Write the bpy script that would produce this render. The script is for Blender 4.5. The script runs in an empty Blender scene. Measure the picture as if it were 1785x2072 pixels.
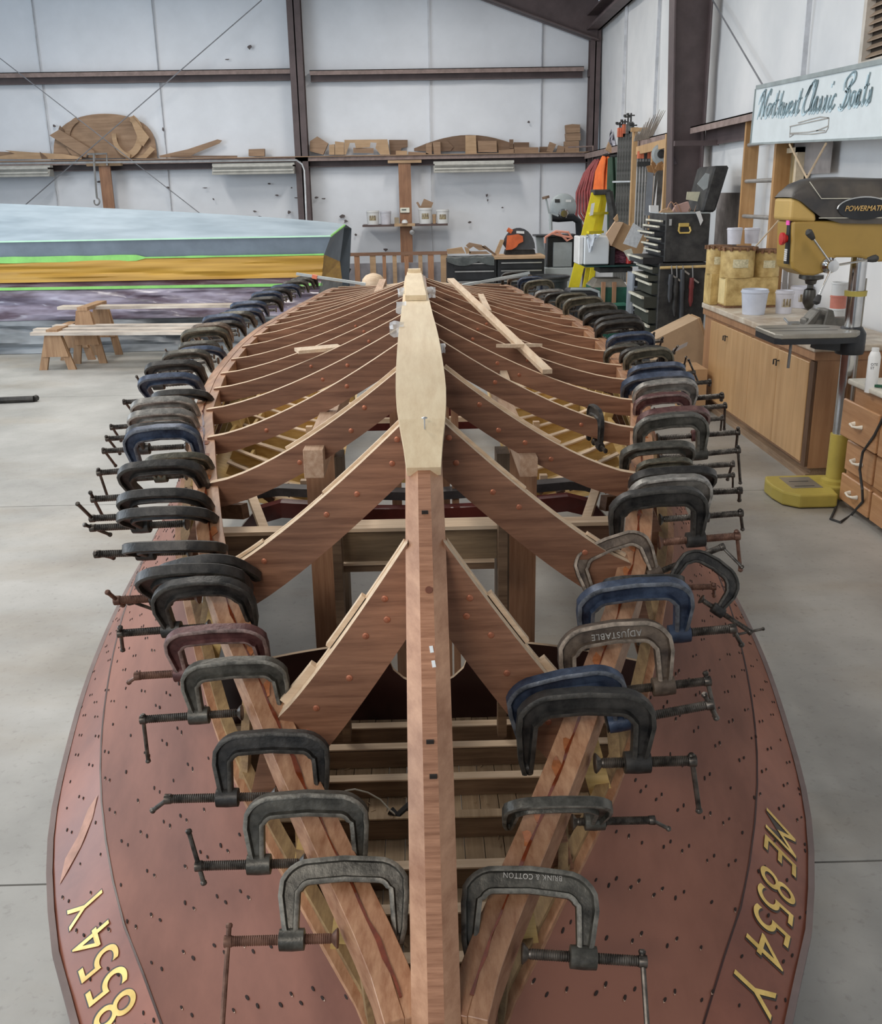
import bpy, math, random
from mathutils import Vector, Matrix
random.seed(7)
PI = math.pi
SC = bpy.context.scene
COL = SC.collection

# ------------------------------------------------------------------ camera
IW, IH, FPX, CAMH = 1785.0, 2072.0, 1994.0, 1.85
_d = Vector((-47, 644, 1994)).normalized()            # depth axis of the hall in camera axes (right, up, forward)
_v = Vector((105, -6164, 1994)); _v = (_v - _v.dot(_d)*_d).normalized()
_u = -_v
_r = _u.cross(_d)
if _r.x < 0: _r = -_r
def ray(px, py):
    c = Vector((px-IW/2, IH/2-py, FPX))
    return Vector((c.dot(_r), c.dot(_d), c.dot(_u)))
def P(px, py, Y=None, X=None, Z=None):
    """world point seen at photo pixel (px,py) lying on the plane Y=, X= or Z="""
    q = ray(px, py)
    t = Y/q.y if Y is not None else (X/q.x if X is not None else (Z-CAMH)/q.z)
    return Vector((q.x*t, q.y*t, CAMH+q.z*t))
def proj(p):
    q = Vector((p[0], p[1], p[2]-CAMH)); c = q.x*_r+q.y*_d+q.z*_u
    return IW/2+FPX*c.x/c.z, IH/2-FPX*c.y/c.z, c.z
cam = bpy.data.objects.new('camera', bpy.data.cameras.new('camera'))
COL.objects.link(cam)
cam.data.sensor_fit = 'HORIZONTAL'; cam.data.sensor_width = 36.0
cam.data.lens = FPX/IW*36.0
cam.data.clip_start = 0.02; cam.data.clip_end = 200
# world vectors of the camera axes
cr = Vector((_r.x, _d.x, _u.x)); cu = Vector((_r.y, _d.y, _u.y)); cf = Vector((_r.z, _d.z, _u.z))
m = Matrix.Identity(4)
for i in range(3):
    m[i][0] = cr[i]; m[i][1] = cu[i]; m[i][2] = -cf[i]
m[0][3], m[1][3], m[2][3] = 0, 0, CAMH
cam.matrix_world = m
SC.camera = cam

# ------------------------------------------------------------------ world, lights, exposure
SC.view_settings.view_transform = 'Standard'; SC.view_settings.look = 'None'
SC.view_settings.gamma = 1.0; SC.view_settings.use_curve_mapping = False
SC.view_settings.exposure = 0.17
W = bpy.data.worlds.new('world'); SC.world = W; W.use_nodes = True
bg = W.node_tree.nodes['Background']
bg.inputs[0].default_value = (0.72, 0.86, 1.0, 1); bg.inputs[1].default_value = 0.42
def area(name, loc, target, sx, sy, power, col):
    l = bpy.data.lights.new(name, 'AREA'); l.shape = 'RECTANGLE'; l.size = sx; l.size_y = sy
    l.energy = power; l.color = col
    o = bpy.data.objects.new(name, l); COL.objects.link(o); o.location = loc
    o.rotation_euler = (Vector(target)-Vector(loc)).to_track_quat('-Z', 'Y').to_euler()
    return o
COOL = (0.80, 0.90, 1.0); WARM = (1.0, 0.90, 0.78)
# daylight through the open doors of the hall on the left; second lamp is fill added behind the camera
area('door_daylight', (-10.5, 6.0, 2.6), (0, 7.0, 1.0), 9, 4.4, 560, COOL)
area('added_rear_fill', (-5.0, -5.5, 3.0), (-1, 6, 0.8), 5, 4.2, 110, COOL)
# rows of shop lamps under the roof
for i, (lx, ly) in enumerate([(-4.5, 3.5), (-2.0, 5.5), (-5, 10), (-1.2, 10.5), (-5, 15), (0.2, 15), (-4.5, -1.6)]):
    area('ceiling_lamp', (lx, ly, 5.2), (lx, ly, 0), 0.5, 2.4, 100, (1.0, 0.95, 0.88))
area('added_frame_fill', (-1.3, -1.9, 3.4), (0.0, 2.2, 1.0), 1.2, 0.5, 50, (1.0, 0.90, 0.80))  # unseen warm fill, added to brighten the frames facing the camera
area('added_bench_fill', (1.7, 3.4, 3.6), (2.4, 6.5, 0.9), 0.3, 1.2, 22, WARM)  # unseen fill, added to warm the right side around the bench

# ------------------------------------------------------------------ materials
MATS = {}
def mat(name, col, rough=0.6, metal=0.0, var=0.15, scale=6.0, stretch=(1, 1, 1), bump=0.0, c2=None, coat=0.0, alpha=1.0, detail=4, spec=None, lo=0.35, hi=0.65):
    if name in MATS: return MATS[name]
    M = bpy.data.materials.new(name); M.use_nodes = True; MATS[name] = M
    nt = M.node_tree; N = nt.nodes; L = nt.links
    b = N['Principled BSDF']
    b.inputs['Roughness'].default_value = rough; b.inputs['Metallic'].default_value = metal
    if coat: b.inputs['Coat Weight'].default_value = coat; b.inputs['Coat Roughness'].default_value = 0.12
    if spec is not None: b.inputs['Specular IOR Level'].default_value = spec
    if alpha < 1: b.inputs['Alpha'].default_value = alpha
    tc = N.new('ShaderNodeTexCoord'); mp = N.new('ShaderNodeMapping'); mp.inputs['Scale'].default_value = stretch
    nz = N.new('ShaderNodeTexNoise'); nz.inputs['Scale'].default_value = scale; nz.inputs['Detail'].default_value = detail
    nz.inputs['Roughness'].default_value = 0.62
    L.new(tc.outputs['Object'], mp.inputs[0]); L.new(mp.outputs[0], nz.inputs['Vector'])
    r = N.new('ShaderNodeValToRGB'); r.color_ramp.elements[0].position = lo; r.color_ramp.elements[1].position = hi
    a = [min(1, c*(1-var)) for c in col]; e = c2 if c2 else [min(1, c*(1+var)) for c in col]
    r.color_ramp.elements[0].color = (*a, 1); r.color_ramp.elements[1].color = (*e, 1)
    L.new(nz.outputs['Fac'], r.inputs[0]); L.new(r.outputs[0], b.inputs['Base Color'])
    if bump:
        bp = N.new('ShaderNodeBump'); bp.inputs['Strength'].default_value = bump; bp.inputs['Distance'].default_value = 0.01
        L.new(nz.outputs['Fac'], bp.inputs['Height']); L.new(bp.outputs[0], b.inputs['Normal'])
    return M
def wood(name, c1, c2, axis='y', rough=0.55, grain=26, coat=0.0, blotch=0.3, bump=0.15):
    """two-tone wood with grain lines drawn out along one axis and soft blotches"""
    if name in MATS: return MATS[name]
    M = bpy.data.materials.new(name); M.use_nodes = True; MATS[name] = M
    nt = M.node_tree; N = nt.nodes; L = nt.links; b = N['Principled BSDF']
    b.inputs['Roughness'].default_value = rough
    if coat: b.inputs['Coat Weight'].default_value = coat; b.inputs['Coat Roughness'].default_value = 0.15
    s = {'x': (0.06, 1, 1), 'y': (1, 0.06, 1), 'z': (1, 1, 0.06)}[axis]
    tc = N.new('ShaderNodeTexCoord'); mp = N.new('ShaderNodeMapping'); mp.inputs['Scale'].default_value = s
    L.new(tc.outputs['Object'], mp.inputs[0])
    n1 = N.new('ShaderNodeTexNoise'); n1.inputs['Scale'].default_value = grain*3; n1.inputs['Detail'].default_value = 6; n1.inputs['Roughness'].default_value = 0.7
    L.new(mp.outputs[0], n1.inputs['Vector'])
    n2 = N.new('ShaderNodeTexNoise'); n2.inputs['Scale'].default_value = 3.0; n2.inputs['Detail'].default_value = 3
    L.new(tc.outputs['Object'], n2.inputs['Vector'])
    r = N.new('ShaderNodeValToRGB'); r.color_ramp.elements[0].position = 0.32; r.color_ramp.elements[1].position = 0.68
    r.color_ramp.elements[0].color = (*c1, 1); r.color_ramp.elements[1].color = (*c2, 1)
    L.new(n1.outputs['Fac'], r.inputs[0])
    r2 = N.new('ShaderNodeValToRGB'); r2.color_ramp.elements[0].position = 0.3; r2.color_ramp.elements[1].position = 0.7
    k = 1-blotch; r2.color_ramp.elements[0].color = (k, k, k, 1); r2.color_ramp.elements[1].color = (1, 1, 1, 1)
    L.new(n2.outputs['Fac'], r2.inputs[0])
    mx = N.new('ShaderNodeMix'); mx.data_type = 'RGBA'; mx.blend_type = 'MULTIPLY'; mx.inputs[0].default_value = 1.0
    L.new(r.outputs[0], mx.inputs[6]); L.new(r2.outputs[0], mx.inputs[7]); L.new(mx.outputs[2], b.inputs['Base Color'])
    bp = N.new('ShaderNodeBump'); bp.inputs['Strength'].default_value = bump; bp.inputs['Distance'].default_value = 0.003
    L.new(n1.outputs['Fac'], bp.inputs['Height']); L.new(bp.outputs[0], b.inputs['Normal'])
    return M

# ------------------------------------------------------------------ mesh builder
ORG = {}
def org(o): return ORG.get(o.name, Vector((0, 0, 0)))
class MB:
    def __init__(s): s.v = []; s.f = []; s.m = []
    def add(s, vs, fs, mi=0):
        n = len(s.v); s.v += [Vector(p) for p in vs]
        for f in fs: s.f.append([n+i for i in f]); s.m.append(mi)
        return s
    def hexa(s, c, mi=0):
        return s.add(c, [(0, 3, 2, 1), (4, 5, 6, 7), (0, 1, 5, 4), (1, 2, 6, 5), (2, 3, 7, 6), (3, 0, 4, 7)], mi)
    def box(s, x0, x1, y0, y1, z0, z1, mi=0):
        return s.hexa([(x0, y0, z0), (x1, y0, z0), (x1, y1, z0), (x0, y1, z0), (x0, y0, z1), (x1, y0, z1), (x1, y1, z1), (x0, y1, z1)], mi)
    def obox(s, c, sz, rot=(0, 0, 0), mi=0):
        from mathutils import Euler
        R = Euler(rot).to_matrix(); a, b, h = sz[0]/2, sz[1]/2, sz[2]/2; c = Vector(c)
        return s.hexa([c+R@Vector(p) for p in ((-a, -b, -h), (a, -b, -h), (a, b, -h), (-a, b, -h), (-a, -b, h), (a, -b, h), (a, b, h), (-a, b, h))], mi)
    def beam(s, p0, p1, w, h, up=(0, 0, 1), mi=0):
        p0 = Vector(p0); p1 = Vector(p1); d = (p1-p0).normalized(); sd = d.cross(Vector(up)).normalized(); u = sd.cross(d)
        a = sd*w/2; b = u*h/2
        return s.hexa([p0-a-b, p0+a-b, p1+a-b, p1-a-b, p0-a+b, p0+a+b, p1+a+b, p1-a+b], mi)
    def sweep(s, pts, w, h, up=(0, 0, 1), mi=0, off=(0, 0), flat=False):
        """rectangular bar along a polyline; w to the side, h along up; off shifts the section (side, up)"""
        pts = [Vector(p) for p in pts]; n = len(pts); rows = []
        ws = w if isinstance(w, (list, tuple)) else [w]*n; hs = h if isinstance(h, (list, tuple)) else [h]*n
        for i, p in enumerate(pts):
            d = (pts[min(i+1, n-1)]-pts[max(i-1, 0)])
            upv = Vector(up)
            if flat: d = d-upv*d.dot(upv)
            d.normalize(); sd = d.cross(upv).normalized(); u = upv.normalized() if flat else sd.cross(d)
            c = p+sd*off[0]+u*off[1]; a = sd*ws[i]/2; b = u*hs[i]/2
            rows.append([c-a-b, c+a-b, c+a+b, c-a+b])
        vs = [q for r in rows for q in r]; fs = []
        for i in range(n-1):
            for k in range(4):
                fs.append((i*4+k, i*4+(k+1) % 4, (i+1)*4+(k+1) % 4, (i+1)*4+k))
        fs.append((3, 2, 1, 0)); e = (n-1)*4; fs.append((e, e+1, e+2, e+3))
        return s.add(vs, fs, mi)
    def tube(s, pts, r, n=8, mi=0, cap=True):
        pts = [Vector(p) for p in pts]; N = len(pts); rs = r if isinstance(r, (list, tuple)) else [r]*N
        d0 = (pts[1]-pts[0]).normalized(); a = d0.orthogonal().normalized(); vs = []; fs = []
        for i, p in enumerate(pts):
            d = (pts[min(i+1, N-1)]-pts[max(i-1, 0)]).normalized()
            a = (a-d*a.dot(d)).normalized() if (a-d*a.dot(d)).length > 1e-6 else d.orthogonal().normalized()
            b = d.cross(a)
            for k in range(n):
                t = 2*PI*k/n; vs.append(p+(a*math.cos(t)+b*math.sin(t))*rs[i])
        for i in range(N-1):
            for k in range(n): fs.append((i*n+k, i*n+(k+1) % n, (i+1)*n+(k+1) % n, (i+1)*n+k))
        if cap: fs.append(tuple(range(n-1, -1, -1))); fs.append(tuple((N-1)*n+k for k in range(n)))
        return s.add(vs, fs, mi)
    def cyl(s, p0, p1, r0, r1=None, n=16, mi=0):
        return s.tube([p0, p1], [r0, r0 if r1 is None else r1], n, mi)
    def lathe(s, prof, c=(0, 0, 0), n=20, axis=(0, 0, 1), mi=0):
        c = Vector(c); ax = Vector(axis).normalized(); a = ax.orthogonal().normalized(); b = ax.cross(a); vs = []; fs = []
        if abs(ax.z) > 0.99: a = Vector((1, 0, 0)); b = ax.cross(a)
        for (r, z) in prof:
            for k in range(n):
                t = 2*PI*k/n; vs.append(c+ax*z+(a*math.cos(t)+b*math.sin(t))*max(r, 1e-5))
        for i in range(len(prof)-1):
            for k in range(n): fs.append((i*n+k, i*n+(k+1) % n, (i+1)*n+(k+1) % n, (i+1)*n+k))
        fs.append(tuple(range(n-1, -1, -1))); e = (len(prof)-1)*n; fs.append(tuple(e+k for k in range(n)))
        return s.add(vs, fs, mi)
    def prism(s, poly, O, U, V, t, mi=0, mi_side=None):
        O = Vector(O); U = Vector(U); V = Vector(V); Nn = U.cross(V).normalized()*t; n = len(poly)
        a = [O+U*p[0]+V*p[1] for p in poly]; vs = a+[p+Nn for p in a]
        s.add(vs, [tuple(range(n-1, -1, -1)), tuple(range(n, 2*n))], mi)
        k = len(s.v)-2*n
        for i in range(n):
            j = (i+1) % n; s.f.append([k+i, k+j, k+n+j, k+n+i]); s.m.append(mi if mi_side is None else mi_side)
        return s
    def grid(s, rows, mi=0, close=False, flip=False):
        n = len(rows[0]); vs = [p for r in rows for p in r]; fs = []
        for i in range(len(rows)-1):
            for k in range(n if close else n-1):
                q = (i*n+k, i*n+(k+1) % n, (i+1)*n+(k+1) % n, (i+1)*n+k); fs.append(q[::-1] if flip else q)
        return s.add(vs, fs, mi)
    def build(s, name, mats, parent=None, smooth=False, bevel=0.0, kind=None, label=None, bevseg=1, origin=None):
        if not isinstance(mats, (list, tuple)): mats = [mats]
        if parent is not None: o0 = org(parent)
        elif origin is not None: o0 = Vector(origin)
        else:
            xs = [p.x for p in s.v]; ys = [p.y for p in s.v]; zs = [p.z for p in s.v]
            o0 = Vector(((min(xs)+max(xs))/2, (min(ys)+max(ys))/2, min(zs)))
        me = bpy.data.meshes.new(name); me.from_pydata([p-o0 for p in s.v], [], s.f)
        for q in mats: me.materials.append(q)
        me.polygons.foreach_set('material_index', s.m); me.update()
        import bmesh
        bm = bmesh.new(); bm.from_mesh(me); bmesh.ops.recalc_face_normals(bm, faces=bm.faces); bm.to_mesh(me); bm.free()
        if smooth:
            me.shade_smooth(); me.set_sharp_from_angle(angle=math.radians(38))
        o = bpy.data.objects.new(name, me); COL.objects.link(o)
        if bevel:
            bv = o.modifiers.new('bevel', 'BEVEL'); bv.width = bevel; bv.segments = bevseg; bv.limit_method = 'ANGLE'; bv.angle_limit = math.radians(40)
        if parent is not None: o.parent = parent; ORG[o.name] = org(parent)
        else: o.location = o0; ORG[o.name] = o0
        if kind: o['kind'] = kind
        if label: o['label'] = label
        return o
def tag(o, label, cat, group=None):
    o['label'] = label; o['category'] = cat
    if group: o['group'] = group
    return o
def thing(name, label, cat, loc, group=None):
    o = bpy.data.objects.new(name, None); COL.objects.link(o); o.location = loc; o.empty_display_size = 0.1
    ORG[o.name] = Vector(loc); return tag(o, label, cat, group)
def curve(tab, x):
    """smooth interpolation in a table of (x, y)"""
    if x <= tab[0][0]: return tab[0][1]
    if x >= tab[-1][0]: return tab[-1][1]
    for i in range(len(tab)-1):
        if tab[i][0] <= x <= tab[i+1][0]:
            x0, y0 = tab[i]; x1, y1 = tab[i+1]; h = x1-x0
            m0 = (y1-tab[i-1][1])/(x1-tab[i-1][0]) if i > 0 else (y1-y0)/h
            m1 = (tab[i+2][1]-y0)/(tab[i+2][0]-x0) if i+2 < len(tab) else (y1-y0)/h
            t = (x-x0)/h
            return (2*t**3-3*t*t+1)*y0+(t**3-2*t*t+t)*h*m0+(-2*t**3+3*t*t)*y1+(t**3-t*t)*h*m1
def frange(a, b, st):
    n = max(1, int(round((b-a)/st))); return [a+(b-a)*i/n for i in range(n+1)]
# ------------------------------------------------------------------ hall
XR, YB, XL, YF, ZE = 3.2, 18.85, -12.0, -7.0, 4.75      # right wall, back wall, left edge, front edge, eave
def floor_mat():
    M = bpy.data.materials.new('concrete_floor'); M.use_nodes = True; nt = M.node_tree; N = nt.nodes; L = nt.links; b = N['Principled BSDF']
    tc = N.new('ShaderNodeTexCoord')
    def nz(sc, det, lo, hi, c0, c1, st=(1, 1, 1)):
        mp = N.new('ShaderNodeMapping'); mp.inputs['Scale'].default_value = st; L.new(tc.outputs['Object'], mp.inputs[0])
        n = N.new('ShaderNodeTexNoise'); n.inputs['Scale'].default_value = sc; n.inputs['Detail'].default_value = det; n.inputs['Roughness'].default_value = 0.6
        L.new(mp.outputs[0], n.inputs['Vector'])
        r = N.new('ShaderNodeValToRGB'); r.color_ramp.elements[0].position = lo; r.color_ramp.elements[1].position = hi
        r.color_ramp.elements[0].color = (*c0, 1); r.color_ramp.elements[1].color = (*c1, 1); L.new(n.outputs['Fac'], r.inputs[0]); return r, n
    base, _ = nz(1.3, 8, 0.3, 0.72, (0.25, 0.245, 0.23), (0.44, 0.43, 0.405))
    st, _ = nz(0.5, 5, 0.5, 0.75, (1, 1, 1), (0.80, 0.70, 0.58), (1, 2.2, 1))
    sp, n3 = nz(34, 3, 0.25, 0.42, (0.80, 0.79, 0.78), (1, 1, 1))
    m1 = N.new('ShaderNodeMix'); m1.data_type = 'RGBA'; m1.blend_type = 'MULTIPLY'; m1.inputs[0].default_value = 1
    m2 = N.new('ShaderNodeMix'); m2.data_type = 'RGBA'; m2.blend_type = 'MULTIPLY'; m2.inputs[0].default_value = 1
    L.new(base.outputs[0], m1.inputs[6]); L.new(st.outputs[0], m1.inputs[7]); L.new(m1.outputs[2], m2.inputs[6]); L.new(sp.outputs[0], m2.inputs[7])
    L.new(m2.outputs[2], b.inputs['Base Color']); b.inputs['Roughness'].default_value = 0.5
    bp = N.new('ShaderNodeBump'); bp.inputs['Strength'].default_value = 0.12; bp.inputs['Distance'].default_value = 0.004
    L.new(n3.outputs['Fac'], bp.inputs['Height']); L.new(bp.outputs[0], b.inputs['Normal'])
    return M
FLM = floor_mat()
# slabs of the floor cut by sawn joints
joints = [YF, 2.365, 6.03, 9.69, 13.35, YB]
fl = MB().box(XL, XR+.2, YF, YB+.2, -0.12, -0.012).build('floor', mat('joint_dirt', (0.13, 0.09, 0.06), 0.9), kind='structure')
for i in range(5):
    MB().box(XL, XR+.18, joints[i]+0.004, joints[i+1]+(.18 if i == 4 else -0.004), -0.02, 0.0).build('floor_slab', FLM, fl)
wallm = mat('insulation_film', (0.74, 0.76, 0.80), 0.5, var=0.05, scale=1.2, bump=0.5, detail=5)
wallr = mat('insulation_film_right', (0.72, 0.73, 0.74), 0.5, var=0.07, scale=1.0, bump=0.5, c2=(0.78, 0.78, 0.78))
steel = mat('primer_steel', (0.105, 0.075, 0.075), 0.55, var=0.18, scale=4)
dust = mat('dusty_steel', (0.27, 0.20, 0.18), 0.8, var=0.2, scale=9)
seamm = mat('film_seam', (0.58, 0.59, 0.62), 0.6)
def film_wall(name, a, b, z0, z1, n, m, axis):
    """film-faced insulation between posts: slightly pillowed sheets"""
    mb = MB(); rows = []
    for i in range(n+1):
        row = []
        for k in range(9):
            z = z0+(z1-z0)*k/8
            t = i/n; bulge = 0.02*math.sin(t*n*1.7+k*0.8)+0.012*random.uniform(-1, 1)
            if axis == 'x': row.append((a+(b-a)*t, YB+bulge*0.8+0.05, z))
            else: row.append((XR+bulge*0.8+0.05, a+(b-a)*t, z))
        rows.append(row)
    mb.grid(rows)
    if axis == 'x': mb.box(a, b, YB+0.12, YB+0.2, z0, z1)
    else: mb.box(XR+0.12, XR+0.2, a, b, z0, z1)
    return mb.build(name, m, kind='structure', smooth=True)
wb = film_wall('wall_back', XL, XR, 0, 8.2, 40, wallm, 'x')
wr = film_wall('wall_right', YF, YB, 0, ZE+0.6, 40, wallr, 'y')
for px in (95, 330, 870, 1094):
    p = P(px, 250, Y=YB)
    MB().box(p.x-0.005, p.x+0.005, YB-0.012, YB+0.03, 0, 6.5).build('trim_seam', seamm, wb)
for y in (3.2, 6.6, 8.8, 14.2, 16.4):
    MB().box(XR-0.012, XR+0.03, y-0.005, y+0.005, 0, 4.7).build('trim_seam', seamm, wr)
# tears and scuffs in the film
tm = mat('film_tear', (0.12, 0.10, 0.10), 0.9)
mb = MB()
for px, py in [(415, 380), (432, 403), (560, 395), (545, 372), (590, 380), (525, 440), (515, 428), (640, 400), (655, 402), (985, 395), (987, 405), (693, 438), (200, 368), (340, 380), (460, 120), (505, 95), (1070, 247), (330, 262), (110, 255), (265, 255), (950, 450), (720, 475), (1017, 420), (600, 400), (585, 430), (700, 448), (780, 505)]:
    c = P(px, py, Y=YB-0.028); w = random.uniform(0.02, 0.07); h = random.uniform(0.012, 0.05)
    poly = [(w*math.cos(a)*random.uniform(.4, 1), h*math.sin(a)*random.uniform(.4, 1)) for a in [k*PI/4 for k in range(8)]]
    mb.prism(poly, c, (1, 0, 0), (0, 0, 1), -0.004)
mb.build('film_tear', tm, wb, kind='stuff')
# wall behind the photographer, its left part left open
MB().box(-1.5, XR+.2, YF-.1, YF, 0, 5.2).build('wall_front', wallm, kind='structure')
# ceiling sheets, two slopes meeting the eave on the right
ceilm = mat('roof_film', (0.46, 0.50, 0.54), 0.6, var=0.06, scale=2)
rz = lambda x: ZE+0.28+(XR-x)*0.22
mb = MB(); mb.hexa([(XL, YF, rz(XL)), (XR, YF, rz(XR)), (XR, YB, rz(XR)), (XL, YB, rz(XL)), (XL, YF, rz(XL)+.1), (XR, YF, rz(XR)+.1), (XR, YB, rz(XR)+.1), (XL, YB, rz(XL)+.1)])
ce = mb.build('ceiling', ceilm, kind='structure')
for y in frange(1.0, 17.5, 1.6):
    MB().hexa([(XL, y-.03, rz(XL)-.2), (XR, y-.03, rz(XR)-.2), (XR, y+.03, rz(XR)-.2), (XL, y+.03, rz(XL)-.2), (XL, y-.03, rz(XL)), (XR, y-.03, rz(XR)), (XR, y+.03, rz(XR)), (XL, y+.03, rz(XL))]) if False else None
for x in (1.7, 0.2, -1.3, -2.8, -4.3):
    MB().box(x-.03, x+.03, YF, YB-.1, rz(x)-.2, rz(x)+.005).build('roof_purlin', steel, ce)
# steel frame of the hall
def isec(mb, x0, x1, y0, y1, z0, z1, top=0.0):
    f = 0.02
    mb.box(x0, x1, y0, y0+f, z0, z1); mb.box(x0, x1, y1-f, y1, z0, z1); mb.box((x0+x1)/2-.012, (x0+x1)/2+.012, y0, y1, z0, z1)
t = P(610, 300, Y=YB-0.2)
mb = MB(); isec(mb, t.x-0.115, t.x+0.115, YB-0.26, YB-0.02, 0, 7.0); mb.build('trim_1', steel, kind='structure', bevel=0.002)
t = P(1199, 300, Y=YB-0.2)
mb = MB(); isec(mb, t.x-0.09, t.x+0.09, YB-0.26, YB-0.02, 0, 4.5); mb.build('trim_2', steel, kind='structure', bevel=0.002)
# tapered rigid frame column standing off the right wall
cY = 11.55; mb = MB()
a0 = P(1358, 280, Y=cY); a1 = P(1364, 0, Y=cY)
bx0 = P(1354, 660, Y=cY).x
def tcol(z): return bx0+(a1.x-bx0)*max(0, (z-0.4))/(a1.z-0.4)
z0, z1 = 0, 4.7
mb.hexa([(tcol(z0), cY-.012, z0), (XR-.05, cY-.012, z0), (XR-.05, cY+.012, z0), (tcol(z0), cY+.012, z0), (tcol(z1), cY-.012, z1), (XR-.05, cY-.012, z1), (XR-.05, cY+.012, z1), (tcol(z1), cY+.012, z1)])
mb.hexa([(tcol(z0)-.02, cY-.12, z0), (tcol(z0), cY-.12, z0), (tcol(z0), cY+.12, z0), (tcol(z0)-.02, cY+.12, z0), (tcol(z1)-.02, cY-.12, z1), (tcol(z1), cY-.12, z1), (tcol(z1), cY+.12, z1), (tcol(z1)-.02, cY+.12, z1)])
mb.box(XR-.07, XR-.05, cY-.12, cY+.12, z0, z1)
mb.build('trim_3', steel, kind='structure', bevel=0.002)
# eave beam along the right wall and end rafter at the back
mb = MB(); mb.box(XR-.24, XR-.02, YF, YB-.1, ZE-.28, ZE-.24); mb.box(XR-.05, XR-.02, YF, YB-.1, ZE-.28, ZE-.02); mb.box(XR-.24, XR-.02, YF, YB-.1, ZE-.05, ZE-.02)
mb.build('trim_4', steel, kind='structure')
ra = P(1195, 78, Y=YB-.3); rb = P(985, 0, Y=YB-.3); sl = (ra.z-rb.z)/(ra.x-rb.x)
mb = MB(); x0 = XL; x1 = XR-.05
lz = lambda x: ra.z+(x-ra.x)*sl
mb.hexa([(x0, YB-.28, lz(x0)), (x1, YB-.28, lz(x1)), (x1, YB-.24, lz(x1)), (x0, YB-.24, lz(x0)), (x0, YB-.28, lz(x0)+.85), (x1, YB-.28, lz(x1)+.85), (x1, YB-.24, lz(x1)+.85), (x0, YB-.24, lz(x0)+.85)])
for dz in (0, .83): mb.hexa([(x0, YB-.40, lz(x0)+dz), (x1, YB-.40, lz(x1)+dz), (x1, YB-.1, lz(x1)+dz), (x0, YB-.1, lz(x0)+dz), (x0, YB-.40, lz(x0)+dz+.02), (x1, YB-.40, lz(x1)+dz+.02), (x1, YB-.1, lz(x1)+dz+.02), (x0, YB-.1, lz(x0)+dz+.02)])
mb.build('trim_5', steel, kind='structure')
# wall girts (Z sections)
def girt_x(n, pxl, pxr, py0, py1, dep, lo=None):
    a = P(pxl, py0, Y=YB-dep); b = P(pxr, py0, Y=YB-dep); c = P((pxl+pxr)/2, py1, Y=YB-dep)
    zt = (a.z+b.z)/2; zb = c.z; mb = MB()
    mb.box(a.x, b.x, YB-dep, YB-.02, zt-.012, zt, 1); mb.box(a.x, b.x, YB-dep, YB-dep+.012, zt-(zt-zb)*.45, zt, 1)
    mb.box(a.x, b.x, YB-.04, YB-.02, zb, zt); mb.box(a.x, b.x, YB-dep*.55, YB-.02, zb, zb+.012)
    mb.build('trim_%d' % n, [steel, dust], kind='structure'); return zt
girt_x(6, -180, 603, 144, 167, .2); girt_x(7, 626, 1182, 138, 160, .2)
ZL = girt_x(8, -180, 1200, 318, 340, .26)
p = P(1190, 140, Y=YB-.1); q = P(1231, 155, Y=YB-.1)
MB().box(p.x, min(q.x, XR-.02), YB-.2, YB-.03, q.z, p.z).build('trim_9', steel, kind='structure')
# girt on the right wall, in two runs beside the column
g = P(1203, 305, X=XR-.05).z; g2 = P(1500, 247, X=XR-.05).z; gz = (g+g2)/2
mb = MB(); mb.box(XR-.22, XR-.02, YF, cY-.13, gz-.012, gz, 1); mb.box(XR-.22, XR-.208, YF, cY-.13, gz-.07, gz, 1); mb.box(XR-.05, XR-.02, YF, cY-.13, gz-.2, gz)
mb.box(XR-.22, XR-.02, cY+.13, YB-.3, gz-.012, gz, 1); mb.box(XR-.22, XR-.208, cY+.13, YB-.3, gz-.1, gz, 1); mb.box(XR-.05, XR-.02, cY+.13, YB-.3, gz-.2, gz)
mb.build('trim_10', [steel, dust], kind='structure')
# flange brace beam poking from the column towards the camera
a = P(1366, 285, Y=cY-.6)
MB().box(a.x, XR-.03, a.y, a.y+.05, a.z-.05, a.z).build('trim_11', steel, kind='structure')
# steel rods bracing the back wall
rodm = mat('brace_rod', (0.30, 0.30, 0.32), 0.5, 0.6)
for (a, b, d) in [((530, 0), (0, 459), .3), ((0, 118), (405, 432), .3)]:
    MB().tube([P(*a, Y=YB-d), P(*b, Y=YB-d)], 0.009, 6).build('brace_rod', rodm, kind='structure')
MB().tube([P(1442, 0, X=XR-.06), P(1560, 200, X=XR-.06)], 0.008, 6).build('brace_rod', rodm, kind='structure')
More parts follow.
